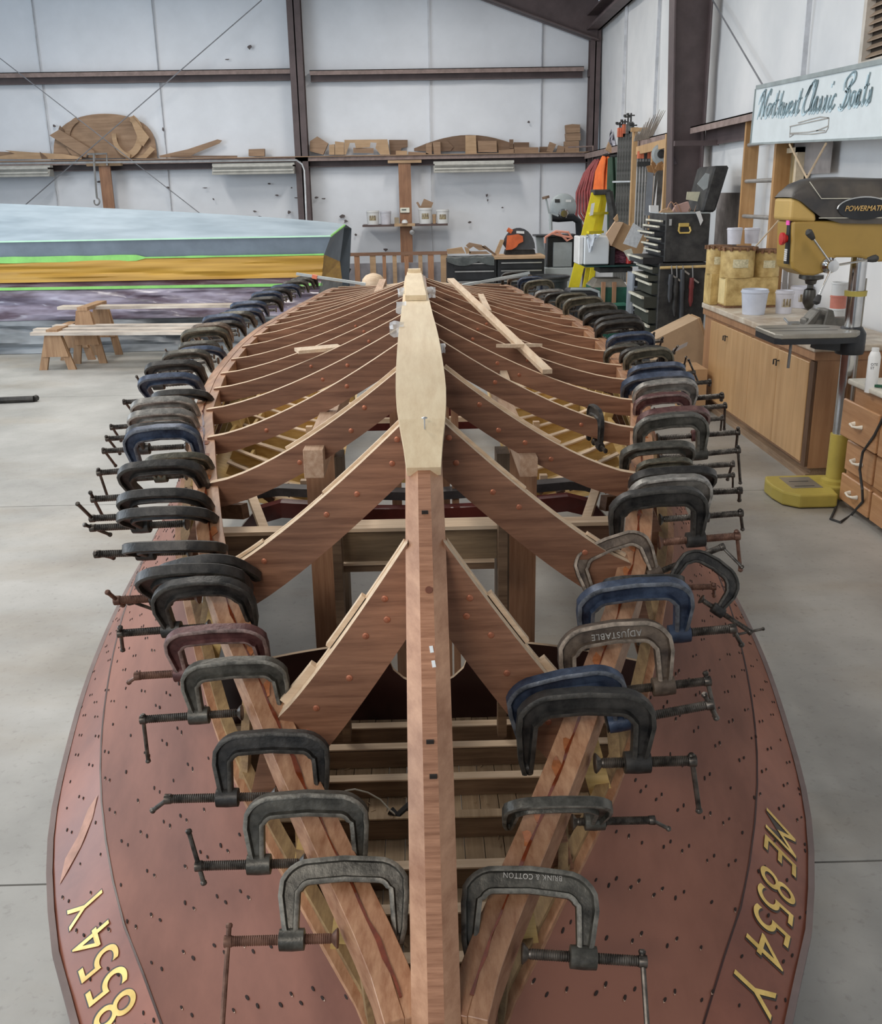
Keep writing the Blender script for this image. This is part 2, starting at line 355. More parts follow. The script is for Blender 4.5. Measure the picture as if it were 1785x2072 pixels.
# conduit under the ledge and down the column
cond = mat('conduit', (0.62, 0.62, 0.62), 0.35, 0.7)
c = [P(a_, b_, Y=YB-.42) for a_, b_ in ((0, 331), (520, 325), (600, 324), (611, 332), (616, 345), (620, 440), (624, 560))]
tag(MB().tube(c, 0.017, 6).build('conduit', cond, smooth=True), 'thin grey metal conduit running under the back ledge and down the brown column', 'pipe')
def fixture(pxl, pxr, py, lab):
    a = P(pxl, py, Y=YB-.35); b = P(pxr, py, Y=YB-.35); L_ = b.x-a.x
    t = thing('light_fixture', lab, 'light fixture', (a.x+L_/2, a.y, a.z-.19), 'unlit strip light fixtures on the back wall')
    fm = mat('fixture_enamel', (0.50, 0.49, 0.45), 0.5); rm = mat('reflector', (0.36, 0.35, 0.32), 0.4)
    mb = MB(); mb.hexa([(a.x, a.y-.06, a.z-.04), (b.x, a.y-.06, a.z-.04), (b.x, a.y+.1, a.z-.04), (a.x, a.y+.1, a.z-.04), (a.x+.0, a.y-.03, a.z), (b.x, a.y-.03, a.z), (b.x, a.y+.1, a.z), (a.x, a.y+.1, a.z)])
    mb.build('housing', fm, t)
    mb = MB(); mb.hexa([(a.x, a.y-.14, a.z-.19), (b.x, a.y-.14, a.z-.19), (b.x, a.y+.12, a.z-.19), (a.x, a.y+.12, a.z-.19), (a.x, a.y-.06, a.z-.07), (b.x, a.y-.06, a.z-.07), (b.x, a.y+.1, a.z-.07), (a.x, a.y+.1, a.z-.07)]); mb.build('reflector', rm, t)
    for dz in (-.055, -.13): MB().cyl((a.x+.02, a.y-.12, a.z+dz), (b.x-.02, a.y-.12, a.z+dz), .016, n=8).build('tube', fm, t, smooth=True)
fixture(430, 596, 331, 'unlit strip light fixture just left of the middle brown column')
fixture(877, 1040, 327, 'unlit strip light fixture right of the wooden wall post')
fixture(-80, 103, 337, 'unlit strip light fixture cut by the left picture edge')
# louvre vent high on the right wall
a = P(1757, 125, X=XR-.04); zt = a.z+2.0; y1 = a.y; y0 = y1-1.1
t = thing('louvre_vent', 'brown louvred vent high on the right wall above the sign', 'vent', (XR-.05, (y0+y1)/2, a.z))
bm_ = mat('vent_back', (0.05, 0.035, 0.025), 0.9); lm = mat('louvre_slat', (0.33, 0.24, 0.17), 0.6)
MB().box(XR-.03, XR-.012, y0, y1, a.z, zt).build('backing', bm_, t)
MB().box(XR-.09, XR-.02, y1, y1+.05, a.z-.05, zt).box(XR-.09, XR-.02, y0, y1, a.z-.05, a.z).build('frame', mat('vent_frame', (0.55, 0.5, 0.44), 0.6), t)
MB().box(XR-.085, XR-.07, y1-.42, y1-.38, a.z, zt).build('mullion', mat('vent_frame', (0.55, 0.5, 0.44)), t)
z = a.z+.02; sm = None
while z < zt:
    o = MB().hexa([(XR-.065, y0, z), (XR-.03, y0, z+.03), (XR-.03, y1, z+.03), (XR-.065, y1, z), (XR-.065, y0, z+.006), (XR-.03, y0, z+.036), (XR-.03, y1, z+.036), (XR-.065, y1, z+.006)]).build('slat', lm, t); z += .052
# ------------------------------------------------------------------ the boat, upside down, bow towards the camera
ZK = [(0.80, -.05), (0.9, .17), (1.0, .42), (1.15, .69), (1.3, .90), (1.45, 1.05), (1.6, 1.18), (1.7, 1.255), (1.9, 1.345), (2.07, 1.405), (2.45, 1.465), (2.86, 1.475), (3.26, 1.466), (3.67, 1.46), (4.07, 1.45), (4.48, 1.443), (4.88, 1.433), (5.3, 1.42), (6.0, 1.385), (6.5, 1.345), (7.0, 1.305), (7.5, 1.26), (8.0, 1.21), (8.5, 1.16), (9.2, 1.07)]
XC = [(1.15, .033), (1.2, .045), (1.3, .087), (1.5, .188), (1.7, .287), (2.07, .455), (2.45, .553), (2.86, .64), (3.26, .724), (3.67, .78), (4.07, .832), (4.48, .862), (4.88, .882), (5.29, .89), (5.7, .887), (6.1, .878), (6.5, .865), (6.9, .85), (7.3, .83), (7.7, .805), (8.1, .78), (8.5, .755), (9.0, .72)]
ZC = [(1.15, .675), (1.3, .725), (1.5, .80), (1.7, .885), (2.07, 1.045), (2.45, 1.145), (2.86, 1.17), (3.26, 1.17), (3.67, 1.165), (4.07, 1.152), (4.48, 1.147), (4.88, 1.145), (5.29, 1.143), (5.7, 1.14), (6.1, 1.13), (6.9, 1.115), (7.7, 1.10), (8.5, 1.09), (9.0, 1.07)]
XT = [(.86, .03), (1.0, .035), (1.15, .055), (1.29, .115), (1.43, .20), (1.7, .36), (1.91, .465), (2.16, .563), (2.45, .655), (2.86, .735), (3.26, .80), (3.67, .86), (4.07, .90), (4.88, .95), (5.7, .96), (6.5, .94), (7.7, .88), (8.5, .82), (9.0, .79)]
ZT = [(.86, .12), (1.0, .38), (1.15, .50), (1.29, .55), (1.43, .60), (1.7, .68), (1.91, .75), (2.16, .88), (2.45, .96), (2.86, 1.0), (3.26, 1.02), (3.67, 1.02), (5, 1.01), (9.0, .97)]
XS = [(.86, .05), (.95, .25), (1.05, .38), (1.2, .50), (1.35, .60), (1.55, .705), (1.75, .815), (2.1, .943), (2.5, 1.03), (3.0, 1.115), (3.6, 1.18), (4.3, 1.22), (5.2, 1.22), (6.5, 1.16), (8.0, 1.04), (9.0, .96)]
ZS = [(.86, .05), (1.1, .18), (1.5, .28), (2.0, .33), (2.8, .36), (9.0, .38)]
zk = lambda y: curve(ZK, y); xc = lambda y: curve(XC, y); zc = lambda y: curve(ZC, y)
mah = wood('mahogany_frame', (0.17, 0.072, 0.038), (0.385, 0.19, 0.11), 'x', 0.5, 20, blotch=0.35)
mahl = wood('mahogany_fresh', (0.36, 0.155, 0.075), (0.66, 0.38, 0.22), 'y', 0.42, 20, coat=0.25, blotch=0.45)
mahk = wood('mahogany_keel', (0.34, 0.155, 0.08), (0.60, 0.335, 0.20), 'y', 0.5, 8, blotch=0.3)
pale = wood('pale_cut_edge', (0.60, 0.42, 0.27), (0.80, 0.63, 0.45), 'x', 0.65, 22, blotch=0.15)
ply = wood('pale_plywood', (0.66, 0.50, 0.31), (0.82, 0.68, 0.46), 'y', 0.55, 10, blotch=0.12)
yel = wood('varnished_batten', (0.56, 0.36, 0.12), (0.78, 0.56, 0.24), 'x', 0.4, 18, blotch=0.25)
old = wood('weathered_batten', (0.20, 0.11, 0.05), (0.50, 0.33, 0.15), 'y', 0.6, 14, blotch=0.5)
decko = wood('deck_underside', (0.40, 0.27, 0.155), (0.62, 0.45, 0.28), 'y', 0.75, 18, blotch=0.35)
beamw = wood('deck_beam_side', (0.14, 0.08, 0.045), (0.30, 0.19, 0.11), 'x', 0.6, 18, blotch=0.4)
darkw = mat('dark_varnish', (0.045, 0.016, 0.014), 0.35, var=0.3, scale=5)
maroon = mat('maroon_varnish', (0.11, 0.022, 0.018), 0.25, var=0.3, scale=5, coat=0.4)
copper = mat('copper_rivet', (0.45, 0.17, 0.095), 0.4, 0.5, var=0.2, scale=90)
fir = wood('fir_stud', (0.33, 0.155, 0.08), (0.52, 0.29, 0.165), 'z', 0.65, 26, blotch=0.2)
firy = wood('fir_joist', (0.42, 0.24, 0.14), (0.66, 0.46, 0.32), 'y', 0.65, 26, blotch=0.2)
boat = thing('boat', 'upside-down wooden boat with open bottom frames and reddish-brown planked sides', 'boat', (0, 4.8, 0))
# ---- keel and stem
def keel_mesh():
    mb = MB(); rows = []
    for y in frange(.82, 1.93, .05):
        z = zk(y); dz = (zk(y+.03)-zk(y-.03))/.06; n = Vector((0, -dz, 1)).normalized()
        c = Vector((0, y, z)); rows.append([c+Vector((x, 0, 0))-n*k for x, k in [(-.037, .12), (-.037, .022), (-.012, 0), (.012, 0), (.037, .022), (.037, .12)]])
    n = len(rows[0]); vs = [p for r in rows for p in r]; fs = []; ms = []
    for i in range(len(rows)-1):
        for k in range(n):
            fs.append((i*n+k, i*n+(k+1) % n, (i+1)*n+(k+1) % n, (i+1)*n+k)); ms.append(1 if k == 2 else 0)
    fs.append(tuple(range(n-1, -1, -1))); ms.append(0); e = (len(rows)-1)*n; fs.append(tuple(e+k for k in range(n))); ms.append(0)
    b0 = len(mb.v); mb.add(vs, fs); mb.m = ms
    return mb
sawn = wood('stem_sawn_face', (0.26, 0.105, 0.05), (0.54, 0.27, 0.155), 'x', 0.6, 40, blotch=0.3, bump=0.6)
keel_mesh().build('stem', [mahk, sawn], boat)
mb = MB(); mb.sweep([(0, y, zk(y)-.075) for y in frange(1.9, 9.0, .2)], .066, .15); mb.build('keel', mah, boat)
# rabbet block where the stem timber laps over the pale board
mb = MB()
c = P(866, 955, Y=1.93)
mb.add([(-.034, 1.93, zk(1.93)-.02), (.036, 1.93, zk(1.93)-.02), (.036, 1.97, zk(1.97)-.02), (-.034, 2.0, zk(2.0)-.01), (-.034, 1.93, zk(1.93)+.003), (.012, 1.93, zk(1.93)+.004), (.020, 2.02, zk(2.02)+.002), (-.026, 2.0, zk(2.0)+.003)], [(0, 3, 2, 1), (4, 5, 6, 7), (0, 1, 5, 4), (1, 2, 6, 5), (2, 3, 7, 6), (3, 0, 4, 7)])
pass
KX = [(1.85, -.0), (2.2, P(851.5, 783, Y=2.2).x), (2.45, P(848.5, 724, Y=2.45).x), (3.6, P(842.5, 621, Y=3.6).x), (5.5, P(838.5, 559, Y=5.5).x), (9, P(838.5, 559, Y=5.5).x)]
def board(y0, y1, wfun, h, lift, name, m):
    ys = frange(y0, y1, .08); pts = [(curve(KX, y), y, zk(y)+lift+h/2) for y in ys]
    mb = MB(); mb.sweep(pts, [wfun(y) for y in ys], h); return mb.build(name, m, boat)
board(1.87, 7.6, lambda y: curve([(1.87, .067), (1.9, .070), (1.98, .086), (2.07, .103), (2.2, .113), (2.45, .111), (3.6, .103), (7.6, .098)], y), .020, -.013, 'keel_board', ply)
board(3.80, 6.0, lambda y: .080, .020, .008, 'keel_board', ply)
board(5.55, 5.75, lambda y: .070, .02, .028, 'keel_board', ply)
# bung hole, slots and a standing nail on the keel
MB().cyl((.004, 1.62, zk(1.62)-.02), (.004, 1.605, zk(1.605)+.004), .0065, n=12).build('bung', mat('red_bung', (0.16, 0.045, 0.02), 0.6), boat)
mb = MB()
for y, x in ((1.36, .004), (1.40, 0), (1.9, .004), (1.88, .003), (1.75, .0)): mb.box(x-.006, x+.006, y, y+.004, zk(y)-.004, zk(y)+.006)
mb.build('nail_slot', mat('black_hole', (0.02, 0.015, 0.012), 0.9), boat, kind='stuff')
n0 = P(861, 938, Y=1.99); n0.z = zk(1.99)+.005
MB().lathe([(.0016, 0), (.0016, .024), (.006, .024), (.006, .026), (.001, .0275)], n0, 10).build('nail', mat('bright_nail', (0.7, 0.7, 0.7), 0.3, 1.0), boat, smooth=True)
# glue squeeze and tape scraps on the keel and boards
gluem = mat('cured_glue', (0.86, 0.88, 0.88), 0.15, var=0.05, coat=0.4)
mb = MB()
for y, x in ((1.52, .006), (1.50, .009)): mb.obox((x, y, zk(y)+.001), (.006, .012, .002), (math.atan(1.0), 0, .2))
mb.build('tape_scrap', gluem, boat)
filmm = mat('plastic_film_scrap', (0.80, 0.82, 0.84), 0.3, var=0.05, alpha=0.75)
for px, py, Y, sz in [(803, 666, 2.9, .032), (812, 622, 3.6, .030), (812, 592, 4.2, .026), (872, 591, 4.2, .030), (893, 705, 2.6, .018)]:
    c = P(px, py, Y=Y); mb = MB(); rows = []
    for i in range(5):
        rows.append([c+Vector(((k-2)*sz*.3+random.uniform(-1, 1)*sz*.1, random.uniform(-1, 1)*sz*.3, (i-2)*sz*.35+random.uniform(-1, 1)*sz*.12)) for k in range(5)])
    mb.grid(rows); mb.build('film_scrap', filmm, boat, smooth=True)
# ---- chine logs: two laminations a side, glue between
def chine_pts(s, y0, y1, dz=0, st=.07): return [(s*(xc(y)+.0), y, zc(y)+dz) for y in frange(y0, y1, st)]
wet = mat('wet_glue', (0.17, 0.035, 0.012), 0.06, var=0.3, scale=30, coat=1.0)
for s in (-1, 1):
    sgn = 1 if s > 0 else -1
    for k, off in enumerate((-.002, .030)):
        mb = MB(); mb.sweep(chine_pts(s, 1.17, 8.9), .0315, .062, flat=True, off=(sgn*(off-.004), -.033+.002*k)); mb.build('chine_log', mahl, boat, bevel=.001)
    mb = MB(); pts = []; ws = []
    for y in frange(1.2, 3.4, .03):
        pts.append((s*(xc(y)+random.uniform(-.002, .002)), y, zc(y)+.0)); ws.append(max(.0015, random.gauss(.004, .0025)))
    mb.sweep(pts, ws, .0022, flat=True, off=(sgn*.010, .0005)); mb.build('glue_line', wet, boat, smooth=True)
    mb = MB()
    for y in frange(1.45, 3.0, .045):
        if random.random() < .55: continue
        c = Vector((s*(xc(y)+random.choice((.004, .02))), y, zc(y)-.001)); poly = [(random.uniform(.5, 1)*.013*math.cos(a*PI/4), random.uniform(.5, 1)*.026*math.sin(a*PI/4)) for a in range(8)]
        mb.prism(poly, c, (1, 0, 0), (0, 1, curve(ZC, y+.5)-curve(ZC, y-.5)), .0016)
    mb.build('resin_smear', mat('wet_resin', (0.42, 0.15, 0.06), 0.05, var=0.3, scale=40, coat=1.0), boat, kind='stuff')
# ---- bottom frames
FY = [1.70, 2.07]+[2.45+.405*i for i in range(17)]
def frame_z(i, y, t):
    p = 1.12 if i == 0 else 1.2 if i == 1 else 1.42 if i < 8 else 1.32
    a = zk(y)-.012; b = zc(y)+.004
    return a-(a-b)*(1-(1-t)**p)
rivets = {0: [(.18, .35), (.16, .75), (.34, .5), (.70, .55), (.78, .75), (.97, .3), (.45, .8)], 1: [(.05, .22), (.07, .62), (.28, .55), (.42, .4), (.76, .3), (.86, .75), (.97, .4)],
          2: [(.2, .3), (.3, .7), (.45, .55), (.56, .6)], 3: [(.3, .4), (.72, .5)], 4: [(.3, .4), (.42, .5)], 5: [(.2, .5), (.5, .4)], 6: [(.25, .4)], 7: [(.3, .4)]}
def depth_at(i, t):
    d = .104 if i == 0 else .094 if i == 1 else .072 if i == 2 else .059
    return d*(.96+.12*t if i < 2 else (1.0-.08*t))
for i, y in enumerate(FY):
    nseg = 12 if i < 8 else 7
    for s in (-1, 1):
        xe = xc(y)+(.006 if i < 2 else 0); x0 = .033; th = .032 if i < 2 else .026
        top = []; bot = []
        for k in range(nseg+1):
            t = k/nseg; x = x0+(xe-x0)*t; z = frame_z(i, y, t)
            dt = .04; sl = (frame_z(i, y, min(1, t+dt))-frame_z(i, y, max(0, t-dt)))/((min(1, t+dt)-max(0, t-dt))*(xe-x0))
            top.append((x, z)); bot.append((x, z-depth_at(i, t)*math.sqrt(1+sl*sl)))
        mb = MB(); n = nseg+1
        vs = [(s*x, y, z) for x, z in top]+[(s*x, y, z) for x, z in bot]+[(s*x, y+th, z) for x, z in top]+[(s*x, y+th, z) for x, z in bot]
        fs = []; ms = []
        for k in range(nseg):
            fs += [(k, k+1, n+k+1, n+k), (2*n+k+1, 2*n+k, 3*n+k, 3*n+k+1), (k+1, k, 2*n+k, 2*n+k+1), (n+k, n+k+1, 3*n+k+1, 3*n+k)]; ms += [0, 0, 1, 0]
        fs += [(0, n, 3*n, 2*n), (n-1, 2*n+n-1, 3*n+n-1, n+n-1)]; ms += [0, 0]
        mb.add(vs, fs); mb.m = ms
        fr = mb.build('bottom_frame', [mah, pale], boat)
        for (t, q) in rivets.get(i, []):
            t2 = min(1, max(0, t+random.uniform(-.02, .02))); x = x0+(xe-x0)*t2; z = frame_z(i, y, t2)-depth_at(i, t2)*q*1.15
            MB().lathe([(.0066, 0), (.0066, .0016), (.0045, .0026), (.0026, .0026), (.0024, .0042), (0, .0045)], (s*x, y+.0005, z), 10, (0, -1, 0)).build('rivet', copper, fr, smooth=True)
        if i < 3:    # pale doubler along the back of the frame
            def seg(t0, t1, lift, w):
                pts = [Vector((s*(x0+(xe-x0)*t), y+th+w/2, frame_z(i, y, t)+lift)) for t in frange(t0, t1, .08)]
                MB().sweep(pts, w, .03, off=(0, -.012)).build('doubler', pale, fr)
            if i == 0: seg(.02, .98, -.002, .014); seg(.34, .62, .014, .016); seg(.74, .99, .017, .018)
            elif i == 1: seg(.0, .45, .004, .010); seg(.45, .98, -.002, .012); seg(.78, .99, .006, .012)
            else: seg(.05, .62, .005, .009)
# ---- side planking
hullm = mat('hull_mahogany', (0.15, 0.054, 0.034), 0.6, var=0.22, scale=1.6, stretch=(1, .5, 1), bump=0.03, detail=9, c2=(0.29, 0.122, 0.082), spec=0.3)
gloss = mat('hull_varnished_band', (0.19, 0.052, 0.028), 0.45, var=0.25, scale=2.2, c2=(0.30, 0.105, 0.062), detail=6)
innerm = wood('plank_inside', (0.10, 0.045, 0.02), (0.22, 0.11, 0.055), 'y', 0.6, 14)
def hull(y, v, s, off=0.0):
    xt, zt, xs, zs = curve(XT, y), curve(ZT, y), curve(XS, y), curve(ZS, y)
    fl_ = curve([(1.0, .10), (2.0, .075), (3.2, .03), (5, 0), (9, -.02)], y)
    x = xt+(xs-xt)*v-fl_*math.sin(PI*v)*(1-.25*v); z = zt+(zs-zt)*v
    return Vector((s*(x+off*.8), y, z+off*.5))
def skin(s, v0, v1, m, name, proud=0.0, th=.012, inner=True):
    ys = frange(.87, 9.0, .1); vs = frange(v0, v1, .08); mb = MB()
    a = [[hull(y, v, s, proud) for v in vs] for y in ys]; mb.grid(a, 0, flip=(s < 0))
    if inner:
        b = [[hull(y, v, s, -th) for v in vs] for y in ys]; mb.grid(b, 1, flip=(s > 0))
        for k in (0, len(vs)-1):
            mb.grid([[a[i][k] for i in range(len(ys))], [b[i][k] for i in range(len(ys))]], 0)
        mb.grid([a[-1], b[-1]], 0)
    return mb.build(name, [m, innerm], boat, smooth=True)
holem = mat('screw_hole', (0.025, 0.013, 0.01), 0.9)
chip = mat('hole_chip', (0.55, 0.38, 0.28), 0.7)
for s in (-1, 1):
    sk = skin(s, 0, .76, hullm, 'side_planking')
    sb = skin(s, .76, 1.0, gloss, 'sheer_plank', proud=.003)
    # rub strip along the sheer
    MB().sweep([hull(y, 1.0, s, .004) for y in frange(.9, 9.0, .12)], .014, .02).build('rub_strip', mat('grey_edge', (0.20, 0.15, 0.14), 0.6), boat)
    MB().sweep([hull(y, .76, s, .0015) for y in frange(1.0, 9.0, .12)], .004, .004).build('seam', darkw, boat)
    mb = MB()
    # bunged-out screw holes in slanting pairs
    def hole(y, v, base=0.0, k=1.0):
        p = hull(y, v, s, base+.0006); du = (hull(y+.01, v, s)-hull(y-.01, v, s)).normalized(); dv = (hull(y, v+.02, s)-hull(y, v-.02, s)).normalized(); nn = du.cross(dv).normalized()
        if nn.x*s < 0: nn = -nn
        r = random.uniform(.0021, .0029)*k; ang = random.uniform(-.25, .25)
        d2 = (dv*math.sin(ang)+du*math.cos(ang))
        e2 = nn.cross(d2)
        pts = [p+nn*.0012+d2*(2.2*r*math.sin(a*PI/4))+e2*(r*math.cos(a*PI/4)) for a in range(8)]
        mb.add(pts+[q-nn*.002 for q in pts], [tuple(range(8))]+[(a, (a+1) % 8, 8+(a+1) % 8, 8+a) for a in range(8)], 0)
        if random.random() < .3:
            c = p+nn*.0008-d2*r*1.6
            mb.add([c+e2*r, c-d2*r*1.6, c-e2*r, c+d2*r*.3], [(0, 1, 2, 3)], 1)
    y = 1.02; row = 0
    while y < 5.2:
        vv = .04+.05*(row % 3)
        while vv < .98:
            yy = y+vv*.22+random.uniform(-.006, .006)
            if random.random() < .95: hole(yy, vv, .003 if vv > .76 else 0)
            if random.random() < .75: hole(yy+.022, vv+.022 if vv+.022 < .99 else vv, .003 if vv > .73 else 0)
            vv += random.choice((.085, .11, .13))
        y += .105; row += 1
    mb.build('screw_holes', [holem, chip], sk, kind='stuff')
# bare patch on the left bow plank
pts = []
for (u, v) in [(1.97, .93), (2.02, .86), (2.08, .80), (2.14, .77), (2.12, .82), (2.06, .87), (2.02, .93), (1.95, .96)]: pts.append(hull(u-.03, v, -1, .0048))
mb = MB(); mb.add(pts, [tuple(range(8))]); mb.build('bare_patch', mat('bare_wood_patch', (0.42, 0.23, 0.17), 0.7, var=.2, scale=20), boat)
# registration lettering laid on the sheer plank
goldm = mat('gold_leaf', (0.72, 0.46, 0.10), 0.35, 0.25, var=0.25, scale=14, c2=(0.86, 0.60, 0.18)); goldk = mat('letter_shadow', (0.045, 0.03, 0.022), 0.5)
def text_mesh(body, size, shear=0.0, offset=0.0, space=1.0):
    cu = bpy.data.curves.new('letters', 'FONT'); cu.body = body; cu.size = size; cu.shear = shear; cu.offset = offset; cu.space_character = space
    o = bpy.data.objects.new('letters', cu); COL.objects.link(o)
    dg = bpy.context.evaluated_depsgraph_get(); me = bpy.data.meshes.new_from_object(o.evaluated_get(dg)); 
    vs = [v.co.copy() for v in me.vertices]; fs = [tuple(p.vertices) for p in me.polygons]
    bpy.data.objects.remove(o); bpy.data.meshes.remove(me); return vs, fs
def lay_text(body, s, ystart, ydir, v0, hgt, lift, bold, m, name, shift=0.0):
    vs, fs = text_mesh(body, 1.0, .55 if s > 0 else -.35, bold, 1.12)
    k = hgt/.70; out = []
    for q in vs:
        y = ystart+ydir*(q.x*k*.84+shift)
        L_ = (hull(y, 1, s)-hull(y, .0, s)).length
        v = v0+(q.y*k)/L_+shift*1.2
        out.append(hull(y, min(v, 1.05), s, lift))
    mb = MB(); mb.add(out, fs); return mb.build(name, m, boat)
for s, ys, yd in ((1, 2.03, -1), (-1, 1.37, 1)):
    lay_text('ME 8554 Y', s, ys, yd, .80, .082, .0042, .012, goldk, 'registration_outline', .003)
    lay_text('ME 8554 Y', s, ys, yd, .80, .082, .0058, -.002, goldm, 'registration_letters')
# ---- inner battens carrying the planking edge, side frames
for s in (-1, 1):
    sgn = 1 if s > 0 else -1
    MB().sweep([(s*curve(XT, y), y, curve(ZT, y)) for y in frange(1.12, 8.9, .1)], .024, .03, flat=True, off=(-sgn*.024, .002)).build('side_batten', old, boat)
    MB().sweep([(s*curve(XT, y), y, curve(ZT, y)) for y in frange(1.12, 8.9, .1)], .016, .016, flat=True, off=(-sgn*.004, -.004)).build('plank_edge', mahl, boat)
    for y in [1.28, 1.42, 1.56]+[f+.04 for f in FY]:
        a = Vector((s*(xc(y)-.005), y, zc(y)-.05)); pts = [a]
        for v in (.05, .3, .6, .95): pts.append(hull(y, v, s, -.045))
        MB().sweep(pts, .022, .045, up=(0, 1, 0) if False else (s*1, 0, .3)).build('side_frame', mah if random.random() < .6 else yel, boat)
    for y in (1.36, 1.6, 1.86, 2.2):    # light braces seen between chine and batten
        a = Vector((s*(xc(y)+.01), y, zc(y)-.055)); b = hull(y-.10, .12, s, -.03)
        MB().beam(a, b, .018, .02).build('brace', old, boat)
# ---- deck, underside up: planks, beams, shavings
ZD = .385
def deck_half(y):
    h = .02
    for k in range(40):
        p = hull(y, k/39, 1, -.014)
        if p.z >= ZD-.0: h = p.x
    return max(.04, h-.03)
def plank_half(y):
    h = .02
    for k in range(40):
        p = hull(y, k/39, 1, -.014)
        if p.z >= ZD-.02: h = p.x
    return max(.04, h-.03)
x = -.60
while x < .61:
    y0 = 1.0
    while plank_half(y0) < abs(x)+.06 and y0 < 2.6: y0 += .05
    if y0 < 2.5:
        MB().box(x+.001, x+.0475, y0, 2.72, ZD-.075, ZD-.055+random.uniform(0, .0012)).build('deck_plank', decko, boat)
    x += .0485
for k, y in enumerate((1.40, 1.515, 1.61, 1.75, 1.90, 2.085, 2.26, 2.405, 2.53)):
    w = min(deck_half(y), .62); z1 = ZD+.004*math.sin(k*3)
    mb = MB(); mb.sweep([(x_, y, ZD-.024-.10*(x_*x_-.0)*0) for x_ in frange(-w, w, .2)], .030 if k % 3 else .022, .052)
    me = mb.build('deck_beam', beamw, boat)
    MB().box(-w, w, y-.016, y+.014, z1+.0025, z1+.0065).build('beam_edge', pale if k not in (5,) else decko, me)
mb = MB()
for _ in range(220):
    y = random.uniform(1.5, 2.65); xx = random.uniform(-.4, .4); zz = ZD-.05
    mb.obox((xx, y, zz), (random.uniform(.004, .02), random.uniform(.002, .006), .0015), (random.uniform(-.4, .4), random.uniform(-.4, .4), random.uniform(0, 3)))
mb.build('wood_shavings', decko, boat, kind='stuff')
w_ = [P(668, 1618, Z=.42), P(700, 1600, Z=.46), P(718, 1597, Z=.46), P(745, 1604, Z=.45), P(770, 1618, Z=.43), P(790, 1640, Z=.41), P(805, 1652, Z=.39)]
MB().tube(w_, .0022, 6).build('wire', mat('white_wire', (0.65, 0.62, 0.52), 0.5), boat, smooth=True)
MB().tube([P(790, 1640, Z=.40), P(805, 1652, Z=.39), P(830, 1630, Z=.39)], .011, 8).build('wire_plug', mat('black_rubber', (0.02, 0.02, 0.02), 0.5), boat, smooth=True)
# ---- bulkhead with arched edge and round cut-out
def arch_panel(y, top, z0, th, m, me, name, lo=-.95, hi=.95):
    """vertical plate at y whose top edge follows top(x)"""
    xs = frange(lo, hi, .03); mb = MB(); n = len(xs)
    t = [(x_, top(x_)) for x_ in xs]
    vs = [(x_, y, z) for x_, z in t]+[(x_, y, z0) for x_ in xs]+[(x_, y+th, z) for x_, z in t]+[(x_, y+th, z0) for x_ in xs]; fs = []; ms = []
    for k in range(n-1):
        fs += [(n+k, n+k+1, k+1, k), (2*n+k, 2*n+k+1, 3*n+k+1, 3*n+k), (k, k+1, 2*n+k+1, 2*n+k)]; ms += [0, 0, 1]
    fs += [(0, n, 3*n, 2*n), (n-1, 3*n-1, 4*n-1, 2*n-1)]; ms += [0, 0]
    mb.add(vs, fs); mb.m = ms; return mb.build(name, [m, me], boat)
def btop(x):
    b = .592-.22*x*x-.02*(abs(x) < .2)*0
    r = .131
    if abs(x) < r: return min(b, .50+.075-math.sqrt(max(0, r*r-x*x)))
    return b
arch_panel(2.66, btop, .31, .014, darkw, pale, 'bulkhead')
# dash panel with rounded openings (dark maroon)
yd = 3.3
outer = []
mb = MB()
for s in (-1, 1):
    path = [(0, .775), (.2, .78), (.38, .80), (.50, .81), (.575, .79), (.625, .73), (.665, .65), (.70, .56)]
    pts = [(s*a_, yd, b_) for a_, b_ in path]
    mb.sweep(pts, .055, [.05, .05, .05, .05, .055, .05, .045, .04], up=(0, 0, 1) if False else (0, 1, 0))
mb.build('dash_panel', maroon, boat, smooth=False)
mb = MB()
for s in (-1, 1):
    mb.sweep([(s*a_, yd+.10, b_+.018) for a_, b_ in [(0, .80), (.3, .815), (.52, .83), (.66, .815), (.80, .79)]], .06, .03)
mb.build('coaming', mat('dusty_black_edge', (0.055, 0.05, 0.05), 0.55, var=.4, scale=14), boat)
for s in (-1, 1):
    MB().beam((s*.60, yd-.02, .865), (s*.52, yd-.25, .80), .03, .02).build('brace', pale, boat)
    MB().beam((s*.88, yd+.05, .80), (s*.60, yd-.15, .85), .03, .05).build('side_knee', innerm, boat)
    MB().beam((s*.90, yd+.3, .78), (s*.62, yd+.1, .86), .05, .04).build('side_knee', beamw, boat)
    for k in range(9):
        MB().obox((s*random.uniform(.35, .80), yd+.14+random.uniform(0, .08), .80+random.uniform(0, .02)), (random.uniform(.02, .04), .02, random.uniform(.02, .05)), (random.uniform(-1, 1), random.uniform(-1, 1), random.uniform(-1, 1))).build('broken_wood', innerm if k % 3 else mah, boat)
# cockpit floor rails seen beyond the dash
MB().box(-.30, .30, 3.62, 3.64, .80, .83).build('cross_rail', yel, boat)
MB().box(-.36, .36, 4.5, 4.53, .80, .90).build('cross_rail', maroon, boat)
MB().box(-.30, .30, 4.3, 4.33, .88, .90).build('cross_rail', pale, boat)
